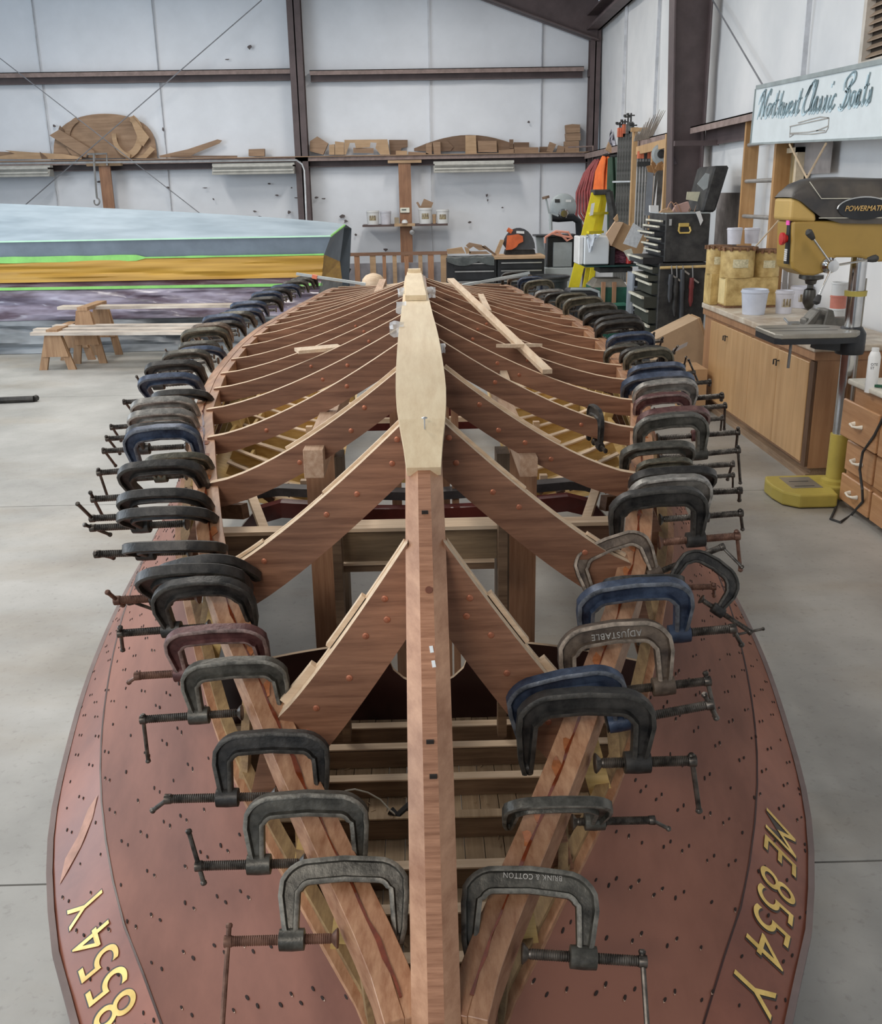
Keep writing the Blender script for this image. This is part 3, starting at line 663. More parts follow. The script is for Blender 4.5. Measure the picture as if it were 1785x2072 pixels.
# curved pale ceiling slats and their blocks either side of the cockpit
for s in (-1, 1):
    sh = MB(); sh.grid([[(s*x_, y_, .735+.075*(y_-3.5)+.10*((x_-.34)/.46)**2) for x_ in frange(.34, .82, .06)] for y_ in frange(3.5, 5.4, .2)]); sh.build('ceiling_panel', yel, boat, smooth=True)
    for k in range(9):
        y = 3.52+.17*k; x0_ = .34; x1_ = .74+.015*k
        pts = [(s*(x0_+(x1_-x0_)*t), y+.10*math.sin(PI*.5*t)*(1), .775+.0128*k+.10*t*t) for t in frange(0, 1, .125)]
        a = MB().sweep(pts, .018, .045); a.build('ceiling_slat', yel, boat)
        MB().sweep([(p[0], p[1]-.004, p[2]+.024) for p in pts], .03, .006).build('slat_edge', pale, boat)
        MB().obox((s*(.45+.05*(k % 3)), y+.05, .82+.0128*k), (.028, .03, .03)).build('block', pale, boat)
    for k in range(7):   # upright ribs farther out and aft
        y = 3.95+.2*k; MB().beam((s*(.70+.02*k), y, .78), (s*(.78+.012*k), y+.02, 1.02), .035, .02, (0, 1, 0)).build('ceiling_rib', yel, boat)
    for k in range(4):
        MB().sweep([(s*(.66+.035*k), y, .80+.05*k+.01*(y-4)) for y in frange(3.8, 6.6, .4)], .012, .03).build('side_stringer', yel, boat)
# ---- transom
mb = MB(); mb.hexa([(-.93, 8.95, .38), (.93, 8.95, .38), (.93, 8.98, .38), (-.93, 8.98, .38), (-.74, 8.95, 1.05), (.74, 8.95, 1.05), (.74, 8.98, 1.05), (-.74, 8.98, 1.05)]); mb.build('transom', hullm, boat)
# ------------------------------------------------------------------ building jig under the boat
jig = thing('building_jig', 'rough fir posts and rails holding up the upside-down boat from inside', 'frame', (0, 3.3, 0))
MB().box(-.347, -.262, 2.80, 2.838, 0, 1.17).build('post', fir, jig)
MB().box(.253, .334, 2.80, 2.838, 0, 1.15).build('post', fir, jig)
for x0, x1, y in ((-.262, -.238, 2.80), (.215, .253, 2.80)): MB().box(x0, x1, y, y+.09, 0, 1.12).build('post', wood('grey_stud', (0.10, 0.065, 0.04), (0.20, 0.14, 0.09), 'z', 0.7), jig)
MB().box(-.245, -.222, 2.44, 2.49, ZD+.004, 1.02).build('upright', beamw, jig); MB().box(.192, .216, 2.44, 2.49, ZD+.004, 1.02).build('upright', beamw, jig)
MB().box(-.12, -.085, 3.5, 3.54, 0, 1.28).build('post', fir, jig)
MB().box(.10, .125, 3.4, 3.43, 0, 1.22).box(.055, .095, 3.5, 3.54, 0, 1.28).build('post', fir, jig)
for a, b, x0, x1 in ((1.172, 1.244, -.302, -.252), (1.166, 1.212, .243, .288)):
    h = .073 if x0 < 0 else .05
    MB().box(x0, x1, 2.40, 7.6, b-h, b).build('rail', firy, jig, bevel=.001)
for (x0, x1, z) in ((-.30, -.235, 1.19), ): pass
# box-framed cross piece
za = P(860, 1066, Y=2.5).z; zb = P(860, 1133, Y=2.5).z; zc_ = P(860, 1143, Y=2.5).z
mb = MB(); mb.box(-.222, .192, 2.5, 2.52, zb, za-.004); mb.build('cross_board', wood('cross_board_wood', (0.17, 0.11, 0.06), (0.30, 0.21, 0.12), 'x', .6), jig)
mb = MB(); mb.box(-.222, .192, 2.485, 2.56, za-.006, za+.004); mb.box(-.222, .185, 2.485, 2.53, zb-.006, zb); mb.build('cross_rail', pale, jig)
MB().box(-.222, .185, 2.49, 2.53, zc_-.012, zb-.007).build('cross_rail', beamw, jig)
for s in (-1, 1):
    x0, x1 = (-.66, -.262) if s < 0 else (.253, .63)
    zt = P(560, 1079, Y=2.95).z if s < 0 else P(1180, 1060, Y=2.95).z
    zb2 = P(560, 1141, Y=2.95).z if s < 0 else P(1180, 1120, Y=2.95).z
    MB().box(x0, x1, 2.95, 2.97, zb2, zt-.004).build('cross_board', beamw if s < 0 else wood('cross_board_dark', (0.12, 0.06, 0.035), (0.22, 0.12, 0.07), 'x', .6), jig)
    MB().box(x0, x1, 2.94, 3.0, zt-.004, zt+.008).build('cross_rail', pale, jig)
# loose sticks lying on the frames
def stick(px0, py0, Y0, px1, py1, Y1, w, h, m, lab, name='batten'):
    a = P(px0, py0, Y=Y0); b = P(px1, py1, Y=Y1)
    return tag(MB().beam(a, b, w, h).build(name, m, bevel=.001), lab, 'wood strip')
def onframe(px, py, Y, add=.012):
    p = P(px, py, Y=Y); return p
def yat(px, py, lift=.02):
    """depth at which the pixel's ray meets the run of bottom frames"""
    best = None; y = 2.2
    while y < 8.9:
        p = P(px, py, Y=y); x_ = abs(p.x)
        if x_ < xc(y):
            t = max(0, (x_-.033)/(xc(y)-.033)); z = frame_z(5, y, t)+lift
            if p.z <= z: return y
        y += .01
    return 5.0
y0 = yat(1110, 752); y1 = yat(912, 566)
a = P(1108, 752, Y=y0); b = P(912, 566, Y=y1)
bt = tag(MB().beam(a, b, .034, .016, up=(0, 0, 1)).build('batten', wood('new_pine', (0.66, 0.46, 0.30), (0.84, 0.68, 0.50), 'y', .6), bevel=.001), 'long pale pine batten lying slantwise across the right-hand bottom frames', 'wood strip')
y0 = yat(972, 598); y1 = yat(985, 628)
tag(MB().beam(P(973, 597, Y=y0), P(988, 630, Y=y1), .03, .014).build('wood_offcut', MATS['new_pine']), 'short pale offcut tucked beside the long batten on the right frames', 'wood strip')
tag(MB().beam(P(1018, 700, Y=yat(1018, 700)), P(1085, 698, Y=yat(1085, 698)), .05, .012).build('wood_offcut', MATS['new_pine']), 'pale flat offcut under the long batten, between two right-hand frames', 'wood strip')
ys_ = yat(640, 709)
tag(MB().beam(P(600, 710, Y=ys_), P(688, 702, Y=ys_+.05), .085, .012).build('wood_offcut', MATS['new_pine']), 'pale flat offcut resting across the left-hand frames', 'wood strip')
# wedge blocks sticking up between left and right frames
for (px, py, Y, w_, lab) in [(1022, 765, 3.2, .035, 'small pale wedge between the right frames below the long batten'), ]:
    p = P(px, py, Y=Y); tag(MB().hexa([p+Vector(q) for q in [(-w_*.6, -.05, -.05), (w_*.6, -.05, -.05), (w_*.6, .1, -.05), (-w_*.6, .1, -.05), (-w_*.4, -.05, 0), (w_*.4, -.05, 0), (w_*.3, .1, .02), (-w_*.3, .1, .02)]]).build('wood_wedge', MATS['new_pine']), lab, 'wood wedge')
# grey metal straightedges lying across the far frames
alu = mat('aluminium_bar', (0.52, 0.56, 0.56), 0.35, 0.6)
tag(MB().beam(P(600, 554, Y=8.3), P(740, 575, Y=8.3), .05, .02).beam(P(632, 559, Y=8.29), P(642, 561, Y=8.29), .056, .03, mi=1).build('straightedge', [alu, mat('orange_tape', (0.75, 0.22, 0.12), 0.6)]), 'grey metal straightedge with orange tape across the far left frames', 'metal bar')
tag(MB().beam(P(935, 577, Y=8.5), P(1068, 556, Y=8.5), .05, .02).beam(P(935, 578, Y=8.45), P(1072, 552, Y=8.45), .02, .02).build('straightedge', alu), 'grey metal straightedge across the far right frames', 'metal bar')
tag(MB().lathe([(.11, 0), (.11, .01), (.10, .05), (.07, .085), (.03, .10), (0, .105)], P(756, 576, Y=9.3), 14).build('wooden_mould', pale, smooth=True), 'round pale wooden dome beyond the far end of the boat', 'wood block')

# ------------------------------------------------------------------ C-clamps
rib = 12
def clamp_frame(depth=.58, corner=.20, n=7, web=.035):
    """C frame in the local XZ plane, width 1, screw axis on z=0, spine on top, flanges inside and outside"""
    mb = MB(); hw = .42; path = [(-hw-.0, -.055), (-hw-.01, .06), (-hw-.01, depth-.07-corner)]
    for k in range(1, n): a = PI-PI/2*k/n; path.append((-hw-.01+corner+corner*math.cos(a), depth-.07-corner+corner*math.sin(a)))
    path.append((-hw+corner, depth-.07)); path.append((0, depth-.055)); path.append((hw-corner, depth-.07))
    for k in range(1, n): a = PI/2-PI/2*k/n; path.append((hw+.01-corner+corner*math.cos(a), depth-.07-corner+corner*math.sin(a)))
    path += [(hw+.01, depth-.07-corner), (hw-.005, .10), (hw-.02, .0)]
    pts = [Vector((x, 0, z)) for x, z in path]; N = len(pts)
    wid = [.08, .12]+[.155]*2+[.195]*(N-8)+[.17]*2+[.13, .11]
    wid = (wid+[.1]*N)[:N]
    # section across the path: in-plane half width w/2, flange depth .07 at the rims, web thickness thin in the middle
    def off(i, o, d):
        t = (pts[min(i+1, N-1)]-pts[max(i-1, 0)]).normalized(); nrm = Vector((t.z, 0, -t.x)); return pts[i]+nrm*o+Vector((0, d, 0))
    rows = []
    for i in range(N):
        w = wid[i]/2; f = .036; D = .054; e = web*.4
        sec = [(-w, -D*.8), (-w+f*.4, -D), (-w+f, -D), (-w+f+.012, -e), (w-f-.012, -e), (w-f, -D), (w-f*.4, -D), (w, -D*.8), (w, D*.8), (w-f*.4, D), (w-f, D), (w-f-.012, e), (-w+f+.012, e), (-w+f, D), (-w+f*.4, D), (-w, D*.8)]
        rows.append([off(i, a, b) for a, b in sec])
    mb.grid(rows, close=True); k = len(rows[0])
    for fi in range(len(mb.f)):
        if fi % k in (0, 1, 5, 6, 8, 9, 13, 14): mb.m[fi] = 1
    mb.f.append(list(range(k-1, -1, -1))); mb.m.append(0); mb.f.append([(N-1)*k+j for j in range(k)]); mb.m.append(0)
    # nut boss on the outer leg and anvil on the inner one
    mb.lathe([(.06, -.10), (.082, -.095), (.086, 0), (.082, .095), (.06, .10)], (hw-.02, 0, 0), 14, (1, 0, 0))
    mb.lathe([(.035, -.03), (.055, .0), (.055, .03)], (-hw+.005, 0, -.02), 10, (1, 0, 0))
    return mb
def screw_mesh(x0, x1, rough):
    mb = MB(); prof = []
    n = 46 if rough else 16; r = .041
    for k in range(n*2+1):
        prof.append((r if k % 2 else r*.86, x0+.05+(x1-.06-x0-.05)*k/(n*2)))
    prof = [(r*.8, x0+.03)]+prof+[(r*1.0, x1-.06), (r*1.08, x1-.055), (r*1.12, x1), (r*.8, x1+.004)]
    mb.lathe(prof, (0, 0, 0), 10 if rough else 8, (1, 0, 0)); return mb
def pad_mesh(x0):
    return MB().lathe([(.072, x0-.008), (.078, x0), (.06, x0+.02), (.036, x0+.04), (.028, x0+.05)], (0, 0, 0), 12, (1, 0, 0))
def bar_mesh(x1, ang, up, dn):
    d = Vector((math.sin(ang)*.9, math.sin(ang)*-.35, math.cos(ang))).normalized(); c = Vector((x1-.028, 0, 0)); mb = MB()
    mb.tube([c-d*dn, c+d*up], .020, 8); mb.lathe([(.016, -.03), (.026, -.02), (.028, 0), (.018, .012)], c+d*up, 8, d); mb.lathe([(.016, -.03), (.026, -.02), (.028, 0), (.018, .012)], c-d*dn, 8, -d)
    return mb
iron = {
 'black': mat('clamp_black', (0.016, 0.016, 0.017), 0.45, 0.35, var=.5, scale=5, bump=.3, c2=(0.06, 0.055, 0.05)),
 'grey': mat('clamp_grey', (0.048, 0.045, 0.037), 0.42, 0.45, var=.35, scale=5, bump=.3, c2=(0.125, 0.118, 0.10)),
 'pale grey': mat('clamp_pale_grey', (0.14, 0.135, 0.125), 0.45, 0.4, var=.3, scale=5, bump=.3, c2=(0.29, 0.275, 0.25)),
 'blue': mat('clamp_blue', (0.018, 0.028, 0.062), 0.45, 0.25, var=.4, scale=5, bump=.3, c2=(0.06, 0.085, 0.14)),
 'burgundy': mat('clamp_red', (0.075, 0.022, 0.024), 0.45, 0.25, var=.35, scale=5, bump=.3, c2=(0.15, 0.065, 0.06)),
 'rusty brown': mat('clamp_brown', (0.08, 0.055, 0.042), 0.5, 0.3, var=.4, scale=5, bump=.4, c2=(0.18, 0.135, 0.10)),
 'olive': mat('clamp_olive', (0.04, 0.037, 0.027), 0.5, 0.3, var=.4, scale=5, bump=.4, c2=(0.12, 0.11, 0.078)),
}
screwm = mat('screw_steel', (0.05, 0.042, 0.036), 0.38, 0.7, var=.4, scale=8, c2=(0.16, 0.14, 0.12))
screwr = mat('screw_rust', (0.13, 0.06, 0.04), 0.5, 0.4, var=.3, scale=8, c2=(0.25, 0.135, 0.095))
for k_, c_ in {'black': (.05, .046, .04), 'grey': (.14, .132, .112), 'pale grey': (.36, .34, .31), 'blue': (.12, .13, .15), 'burgundy': (.23, .16, .145), 'rusty brown': (.26, .21, .165), 'olive': (.16, .14, .10)}.items():
    iron[k_] = (iron[k_], mat('worn_rim_'+k_.replace(' ', '_'), c_, .5, .3, var=.5, scale=9, bump=.3, c2=tuple(q*1.5 for q in c_)))  # worn rims, also lightened in colour so the recess shows in flat light
FR = {}
CL = MB  # alias
def me_of(mb, name, m, smooth=True):
    if name == 'frame': m = [m, m]
    o = mb.build(name, m, origin=(0, 0, 0), smooth=smooth); me = o.data; ORG.pop(o.name, None); bpy.data.objects.remove(o); return me
FR['deep'] = me_of(clamp_frame(.60, .20), 'frame', iron['black'][0]); FR['square'] = me_of(clamp_frame(.56, .17), 'frame', iron['black'][0])
FR['round'] = me_of(clamp_frame(.62, .27), 'frame', iron['black'][0])
for k in list(FR): pass
SCR = {}
def screw_for(pad, end, near):
    k = (round(pad, 2), round(end, 2), near)
    if k not in SCR:
        SCR[k] = (me_of(screw_mesh(pad, end, near), 'screw', screwm), me_of(pad_mesh(pad), 'pad', screwm))
    return SCR[k]
def chine_y(py):
    """station along the chine whose outer face projects to this image row"""
    lo, hi = 1.16, 8.9
    for _ in range(40):
        m_ = (lo+hi)/2
        if proj((0.0, m_, zc(m_)-.03))[1] > py: lo = m_
        else: hi = m_
    return (lo+hi)/2
def child(name, me, root, m=None):
    o = bpy.data.objects.new(name, me); COL.objects.link(o); o.parent = root
    if m is not None:
        mm = m if isinstance(m, tuple) else (m,)*len(o.material_slots)
        for sl, q in zip(o.material_slots, mm): sl.link = 'OBJECT'; sl.material = q
    return o
def clamp(side, xl, xr, yt, ys, col, label, shape='deep', end=.90, pad=0.0, ang=0.2, up=.08, dn=.42, roll=0, lean=None, rust=False, Y=None, dpx=0, yaw=0):
    s = -1 if side == 'L' else 1
    cx_ = (xl+xr)/2+dpx
    # rows on the left run a little lower in the frame for the same station (the camera is turned slightly)
    py_mid = ys-(10 if s < 0 else -6)*(1 if ys > 700 else .3)
    y = Y if Y is not None else chine_y(py_mid)
    z_ = zc(y)-.03
    c = P(cx_, ys, Y=y); z_ = c.z
    dz = proj(c)[2]; wpx = xr-xl; Wd = wpx*dz/FPX
    if lean is None:
        el = math.atan2(CAMH-c.z, c.y)
        r = (ys-yt)/wpx/.57
        if r >= 1: th = el
        else:
            a = math.acos(max(.05, r)); th = el-a      # lean so that the frame shows this tall
        lean = th
    root = thing('c_clamp', label, 'clamp', c, 'C-clamps along the two chine logs')
    R = Matrix.Rotation(-lean, 4, 'X') @ Matrix.Rotation(math.radians(roll)*(1), 4, 'Y')
    if s < 0: R = R @ Matrix.Rotation(PI, 4, 'Z')
    if yaw: R = Matrix.Rotation(math.radians(yaw), 4, 'Z') @ R
    root.rotation_euler = R.to_euler(); root.scale = (Wd, Wd, Wd)
    near = wpx > 120
    if abs(roll) < 15: pad = round(min(.32, max(-.25, (xc(y)+.062-s*c.x)/Wd)), 2)
    sm, pm = screw_for(pad, end, near); mm = screwr if rust else screwm
    child('frame', FR[shape], root, iron[col]); sc = child('screw', sm, root, mm); child('pad', pm, root, mm)
    bo = child('handle', me_of(bar_mesh(end, ang, up, dn), 'handle', screwm), root, mm)
    return root
L, R_ = 'L', 'R'
on = {'L': 'left', 'R': 'right'}
CLAMPS = [
 ('L', 565, 827, 1745, 1898, 'grey', dict(shape='square', end=.92, pad=-.16, ang=PI-.02, up=.62, dn=.12, rust=True)),
 ('L', 500, 747, 1617, 1746, 'grey', dict(shape='square', end=.92, pad=-.14, ang=.3, up=.30, dn=.15)),
 ('L', 438, 668, 1490, 1611, 'black', dict(shape='square', end=.95, pad=-.12, ang=2.2, up=.22, dn=.04)),
 ('L', 382, 592, 1342, 1442, 'grey', dict(shape='square', end=.97, pad=-.12, ang=PI-.1, up=.50, dn=.05, roll=-3)),
 ('L', 352, 553, 1276, 1357, 'burgundy', dict(shape='square', end=.90, pad=.3, ang=2.3, up=.2, dn=.03, rust=True, roll=-3)),
 ('L', 327, 528, 1188, 1268, 'black', dict(shape='round', end=.95, pad=.1, ang=PI-.25, up=.28, dn=.1, roll=-4)),
 ('L', 303, 520, 1160, 1205, 'black', dict(shape='round', end=.85, pad=.1, ang=.1, up=.2, dn=.12, rust=True, roll=-5)),
 ('L', 352, 545, 1140, 1178, 'black', dict(shape='round', end=1.25, pad=.1, ang=.5, up=.05, dn=.45, roll=-26)),
 ('L', 275, 468, 1106, 1116, 'black', dict(shape='round', end=.95, pad=.1, ang=.1, up=.05, dn=.36, roll=-4)),
 ('L', 265, 452, 1038, 1060, 'black', dict(shape='round', end=.98, pad=.1, ang=.45, up=.12, dn=.25, roll=-7)),
 ('L', 262, 442, 1003, 1040, 'black', dict(shape='round', end=.97, pad=.05, ang=-.1, up=.5, dn=.05, roll=-5)),
 ('L', 262, 432, 945, 1000, 'black', dict(shape='deep', end=.97, pad=.02, ang=-.1, up=.15, dn=.4, roll=-4)),
 ('L', 312, 442, 926, 962, 'olive', dict(shape='deep', end=.9, pad=.1, roll=-6)),
 ('L', 267, 420, 872, 945, 'blue', dict(shape='deep', end=.97, pad=0, ang=0, up=.06, dn=.4, roll=-4)),
 ('L', 275, 415, 865, 905, 'black', dict(shape='deep', end=1.0, pad=0, ang=0, up=.06, dn=.45, roll=-4)),
 ('L', 277, 412, 838, 880, 'pale grey', dict(shape='deep', end=.98, pad=0, ang=.1, up=.06, dn=.42, roll=-4)),
 ('L', 283, 413, 813, 856, 'pale grey', dict(shape='deep', end=.98, pad=0, ang=0, up=.06, dn=.38, roll=-5)),
 ('L', 322, 441, 797, 822, 'black', dict(shape='round', end=1.0, pad=.05, ang=0, up=.04, dn=.40, roll=-6)),
 ('L', 297, 422, 765, 806, 'blue', dict(shape='deep', end=.9, pad=0, ang=.1, up=.05, dn=.35, roll=-5)),
 ('L', 309, 425, 738, 776, 'black', dict(shape='deep', end=.72, ang=0, up=.3, dn=.1, roll=-5)),
 ('L', 341, 437, 715, 750, 'grey', dict(shape='deep', end=.72, ang=0, up=.3, dn=.1, roll=-5)),
 ('L', 372, 466, 708, 732, 'blue', dict(shape='round', end=.6, roll=-8)),
 ('L', 372, 454, 696, 722, 'grey', dict(shape='deep', end=.85, ang=0, up=.45, dn=.1, roll=-6)),
 ('L', 378, 474, 671, 708, 'olive', dict(shape='deep', end=.6, roll=-6)),
 ('L', 396, 476, 660, 690, 'rusty brown', dict(shape='deep', end=.6, roll=-6)),
 ('L', 430, 502, 655, 678, 'black', dict(shape='round', end=.6, roll=-6)),
 ('L', 420, 502, 642, 670, 'blue', dict(shape='deep', end=.6, roll=-6)),
 ('L', 446, 522, 636, 660, 'grey', dict(shape='deep', end=.6, roll=-5)),
 ('L', 461, 540, 630, 654, 'blue', dict(shape='deep', end=.6, roll=-6)),
 ('L', 474, 548, 615, 638, 'blue', dict(shape='deep', end=.6, roll=-5)),
 ('L', 508, 576, 606, 628, 'black', dict(shape='deep', end=.6, roll=-5)),
 ('L', 515, 577, 594, 616, 'blue', dict(shape='deep', end=.6, roll=-5)),
 ('L', 534, 594, 588, 608, 'black', dict(shape='deep', end=.6, roll=-5)),
 ('L', 553, 612, 580, 600, 'blue', dict(shape='deep', end=.6, roll=-5)),
 ('L', 576, 628, 571, 590, 'grey', dict(shape='deep', end=.6, roll=-5)),
 ('L', 590, 640, 566, 584, 'grey', dict(shape='deep', end=.6, roll=-5)),
 ('L', 600, 646, 562, 580, 'black', dict(shape='deep', end=.6, roll=-5)),
 ('R', 930, 1208, 1740, 1930, 'grey', dict(shape='square', end=.86, pad=-.22, ang=PI-.05, up=.52, dn=.07, roll=5)),
 ('R', 1013, 1225, 1630, 1664, 'grey', dict(shape='deep', end=.98, pad=-.02, ang=1.95, up=.2, dn=.02, roll=1)),
 ('R', 1045, 1317, 1420, 1545, 'black', dict(shape='deep', end=.84, pad=-.02, ang=PI-.2, up=.45, dn=.05, roll=0)),
 ('R', 1042, 1278, 1377, 1478, 'blue', dict(shape='deep', end=1.2, pad=.13, ang=PI-.3, up=.16, dn=.12, roll=-12)),
 ('R', 1137, 1366, 1275, 1398, 'rusty brown', dict(shape='deep', end=.82, pad=0, ang=PI-.15, up=.33, dn=.08, roll=-5)),
 ('R', 1170, 1397, 1192, 1290, 'blue', dict(shape='deep', end=.9, pad=.2, ang=PI-.5, up=.2, dn=.03, roll=-5)),
 ('R', 1215, 1372, 1174, 1192, 'black', dict(shape='deep', end=.98, pad=.2, ang=PI-.25, up=.45, dn=.08, roll=-3, rust=True)),
 ('R', 1182, 1345, 1080, 1185, 'rusty brown', dict(shape='deep', end=1.35, pad=.45, ang=PI-.4, up=.35, dn=.03, roll=-20)),
 ('R', 1340, 1475, 1120, 1205, 'black', dict(shape='round', end=1.0, pad=.1, ang=PI+.8, up=.25, dn=.2, roll=35)),
 ('R', 1233, 1427, 1003, 1098, 'black', dict(shape='deep', end=.86, pad=.0, ang=PI-.15, up=.42, dn=.06, roll=-4, rust=True)),
 ('R', 1270, 1434, 975, 1050, 'pale grey', dict(shape='deep', end=.92, pad=.0, ang=PI-.2, up=.25, dn=.05, roll=-4)),
 ('R', 1268, 1436, 958, 1000, 'black', dict(shape='deep', end=.88, pad=.0, ang=PI-.2, up=.25, dn=.05, roll=-4)),
 ('R', 1285, 1396, 935, 972, 'olive', dict(shape='deep', end=1.3, pad=.1, ang=PI-.15, up=.45, dn=.06, roll=-5)),
 ('R', 1252, 1397, 905, 950, 'grey', dict(shape='deep', end=1.1, pad=.1, ang=PI, up=.4, dn=.06, roll=-5)),
 ('R', 1283, 1431, 848, 925, 'grey', dict(shape='deep', end=.95, pad=.0, ang=PI-.1, up=.5, dn=.06, roll=-5)),
 ('R', 1285, 1427, 835, 885, 'burgundy', dict(shape='deep', end=.98, pad=.0, ang=PI-.1, up=.45, dn=.1, roll=-5)),
 ('R', 1281, 1395, 804, 858, 'burgundy', dict(shape='deep', end=1.1, pad=.0, ang=PI, up=.35, dn=.06, roll=-5)),
 ('R', 1279, 1406, 778, 832, 'pale grey', dict(shape='deep', end=1.0, pad=.0, ang=PI-.1, up=.5, dn=.06, roll=-5)),
 ('R', 1255, 1398, 765, 812, 'blue', dict(shape='deep', end=.95, pad=.0, ang=PI-.1, up=.1, dn=.06, roll=-6)),
 ('R', 1268, 1381, 743, 782, 'blue', dict(shape='deep', end=1.0, pad=.0, ang=PI-.1, up=.1, dn=.06, roll=-6)),
 ('R', 1262, 1362, 712, 764, 'olive', dict(shape='deep', end=.95, pad=.0, ang=PI-.4, up=.25, dn=.3, roll=-6)),
 ('R', 1253, 1345, 708, 748, 'black', dict(shape='deep', end=.95, pad=.0, ang=.1, up=.25, dn=.1, roll=-6)),
 ('R', 1226, 1322, 680, 722, 'blue', dict(shape='deep', end=.95, pad=.0, ang=.4, up=.2, dn=.1, roll=-6)),
 ('R', 1221, 1300, 704, 738, 'grey', dict(shape='round', end=.9, pad=.0, roll=-6)),
 ('R', 1204, 1302, 655, 698, 'black', dict(shape='deep', end=.9, pad=.0, roll=-6)),
 ('R', 1202, 1296, 645, 686, 'black', dict(shape='deep', end=.8, pad=.0, roll=-6)),
 ('R', 1180, 1272, 636, 672, 'black', dict(shape='deep', end=.7, pad=.0, roll=-6)),
 ('R', 1170, 1248, 620, 655, 'grey', dict(shape='deep', end=.7, pad=.0, roll=-6)),
 ('R', 1140, 1222, 607, 650, 'olive', dict(shape='deep', end=.7, pad=.0, roll=-5)),
 ('R', 1125, 1190, 598, 630, 'olive', dict(shape='deep', end=.6, pad=.0, roll=-5)),
 ('R', 1102, 1160, 596, 625, 'black', dict(shape='deep', end=.6, pad=.0, roll=-5)),
 ('R', 1082, 1142, 590, 612, 'pale grey', dict(shape='deep', end=.6, pad=.0, roll=-5)),
 ('R', 1061, 1122, 571, 604, 'olive', dict(shape='deep', end=.6, pad=.0, roll=-5)),
 ('R', 1048, 1100, 564, 590, 'blue', dict(shape='deep', end=.6, pad=.0, roll=-5)),
 ('R', 1027, 1080, 560, 584, 'rusty brown', dict(shape='deep', end=.6, pad=.0, roll=-5)),
 ('R', 1014, 1062, 554, 578, 'black', dict(shape='deep', end=.6, pad=.0, roll=-5)),
]
NTH = ['nearest', 'second', 'third', 'fourth', 'fifth', 'sixth', 'seventh', 'eighth', 'ninth', 'tenth', 'eleventh', 'twelfth', 'thirteenth', 'fourteenth', 'fifteenth', 'sixteenth', 'seventeenth', 'eighteenth', 'nineteenth', 'twentieth']
for side in 'LR':
    row = [c for c in CLAMPS if c[0] == side]; row.sort(key=lambda c: -c[4]); n = len(row)
    for i, c in enumerate(row):
        where = ('nearest to' if i == 0 else NTH[i]+' from') if i < 20 else (NTH[n-1-i]+' from' if i < n-1 else 'farthest to')
        if i < 20: tail = where+' the bow'
        elif i == n-1: tail = 'at the very stern end'
        else: tail = NTH[n-1-i]+' from the stern end'
        lab = '%s iron C-clamp gripping the %s chine log, %s' % (c[5], on[side], tail)
        rt = clamp(*c[:6], lab, **c[6])
        word = {('R', 1137): 'ADJUSTABLE', ('R', 930): 'BRINK & COTTON'}.get((c[0], c[1]))
        if word:
            vs_, fs_ = text_mesh(word, 1.0, 0, .01, 1.1); w_ = max(q.x for q in vs_); k_ = .44/w_
            mb = MB(); mb.add([(.24-q.x*k_, -.030, .545-q.y*k_*1.1) for q in vs_]+[(.24-q.x*k_, -.018, .545-q.y*k_*1.1) for q in vs_], fs_)
            child('cast_lettering', me_of(mb, 'lettering', iron['grey'][1], False), rt, iron['pale grey'][1])
# small clamp standing up on the fourth right-hand frame
p = P(1203, 893, Y=2.868)
t = thing('c_clamp', 'small narrow black C-clamp hanging over a right-hand bottom frame, away from the chine', 'clamp', p)
child('frame', FR['deep'], t, iron['black']); sm_, pm_ = screw_for(0, .8, False); child('screw', sm_, t, screwm); child('pad', pm_, t, screwm)
t.scale = (.15, .13, .17); t.rotation_euler = (0, 0, math.radians(-84))
# ------------------------------------------------------------------ back wall: ledge with pattern scraps, post, shelf
scrap = wood('cardboard_ply', (0.27, 0.165, 0.10), (0.44, 0.29, 0.185), 'x', 0.75, 8, blotch=0.2)
scrapd = wood('dark_ply', (0.17, 0.10, 0.06), (0.27, 0.17, 0.11), 'x', 0.75, 8)
scrapl = wood('light_ply', (0.46, 0.29, 0.16), (0.60, 0.41, 0.25), 'x', 0.75, 8)
TY = YB-.16
G_SCRAP = 'wooden boat patterns stored on the back ledge'
def flat(name, pts, m, lab, cat, Y=None, th=.02, group=G_SCRAP):
    Y = TY if Y is None else Y
    q = [P(a, b, Y=Y) for a, b in pts]; zb = min(v.z for v in q)
    q = [Vector((v.x, v.y, max(v.z, ZL+.002) if abs(Y-TY) < .2 else v.z)) for v in q]
    mb = MB(); mb.prism([(v.x, v.z) for v in q], (0, Y, 0), (1, 0, 0), (0, 0, 1), -th)
    return tag(mb.build(name, m), lab, cat, group)
# big round-topped panel and the curved patterns leaning on it
arc = [(108+ (316-108)*.5*(1-math.cos(a)), 318-88*math.sin(a)**.62) for a in frange(0, PI, PI/26)]
arc[0] = (108, 320); arc[-1] = (318, 320)
flat('round_panel', arc, scrap, 'large brown round-topped plywood panel standing on the back ledge', 'wood panel', YB-.06, .02)
def arcband(cx, cy, rx, ry, w, a0, a1, n=12):
    o = [(cx+rx*math.cos(t), cy-ry*math.sin(t)) for t in frange(a0, a1, (a1-a0)/n)]
    i = [(cx+(rx-w)*math.cos(t), cy-(ry-w)*math.sin(t)) for t in frange(a1, a0, (a0-a1)/n)] if False else [(cx+(rx-w)*math.cos(a1+(a0-a1)*k/n), cy-(ry-w)*math.sin(a1+(a0-a1)*k/n)) for k in range(n+1)]
    return o+i
flat('curved_pattern', arcband(172, 278, 42, 46, 11, 2.0, 4.5), scrap, 'narrow C-shaped wooden pattern at the left of the round panel', 'wood pattern', YB-.11)
flat('curved_pattern', arcband(245, 275, 46, 50, 14, -1.35, 1.0), scrapl, 'C-shaped wooden pattern at the right of the round panel', 'wood pattern', YB-.12)
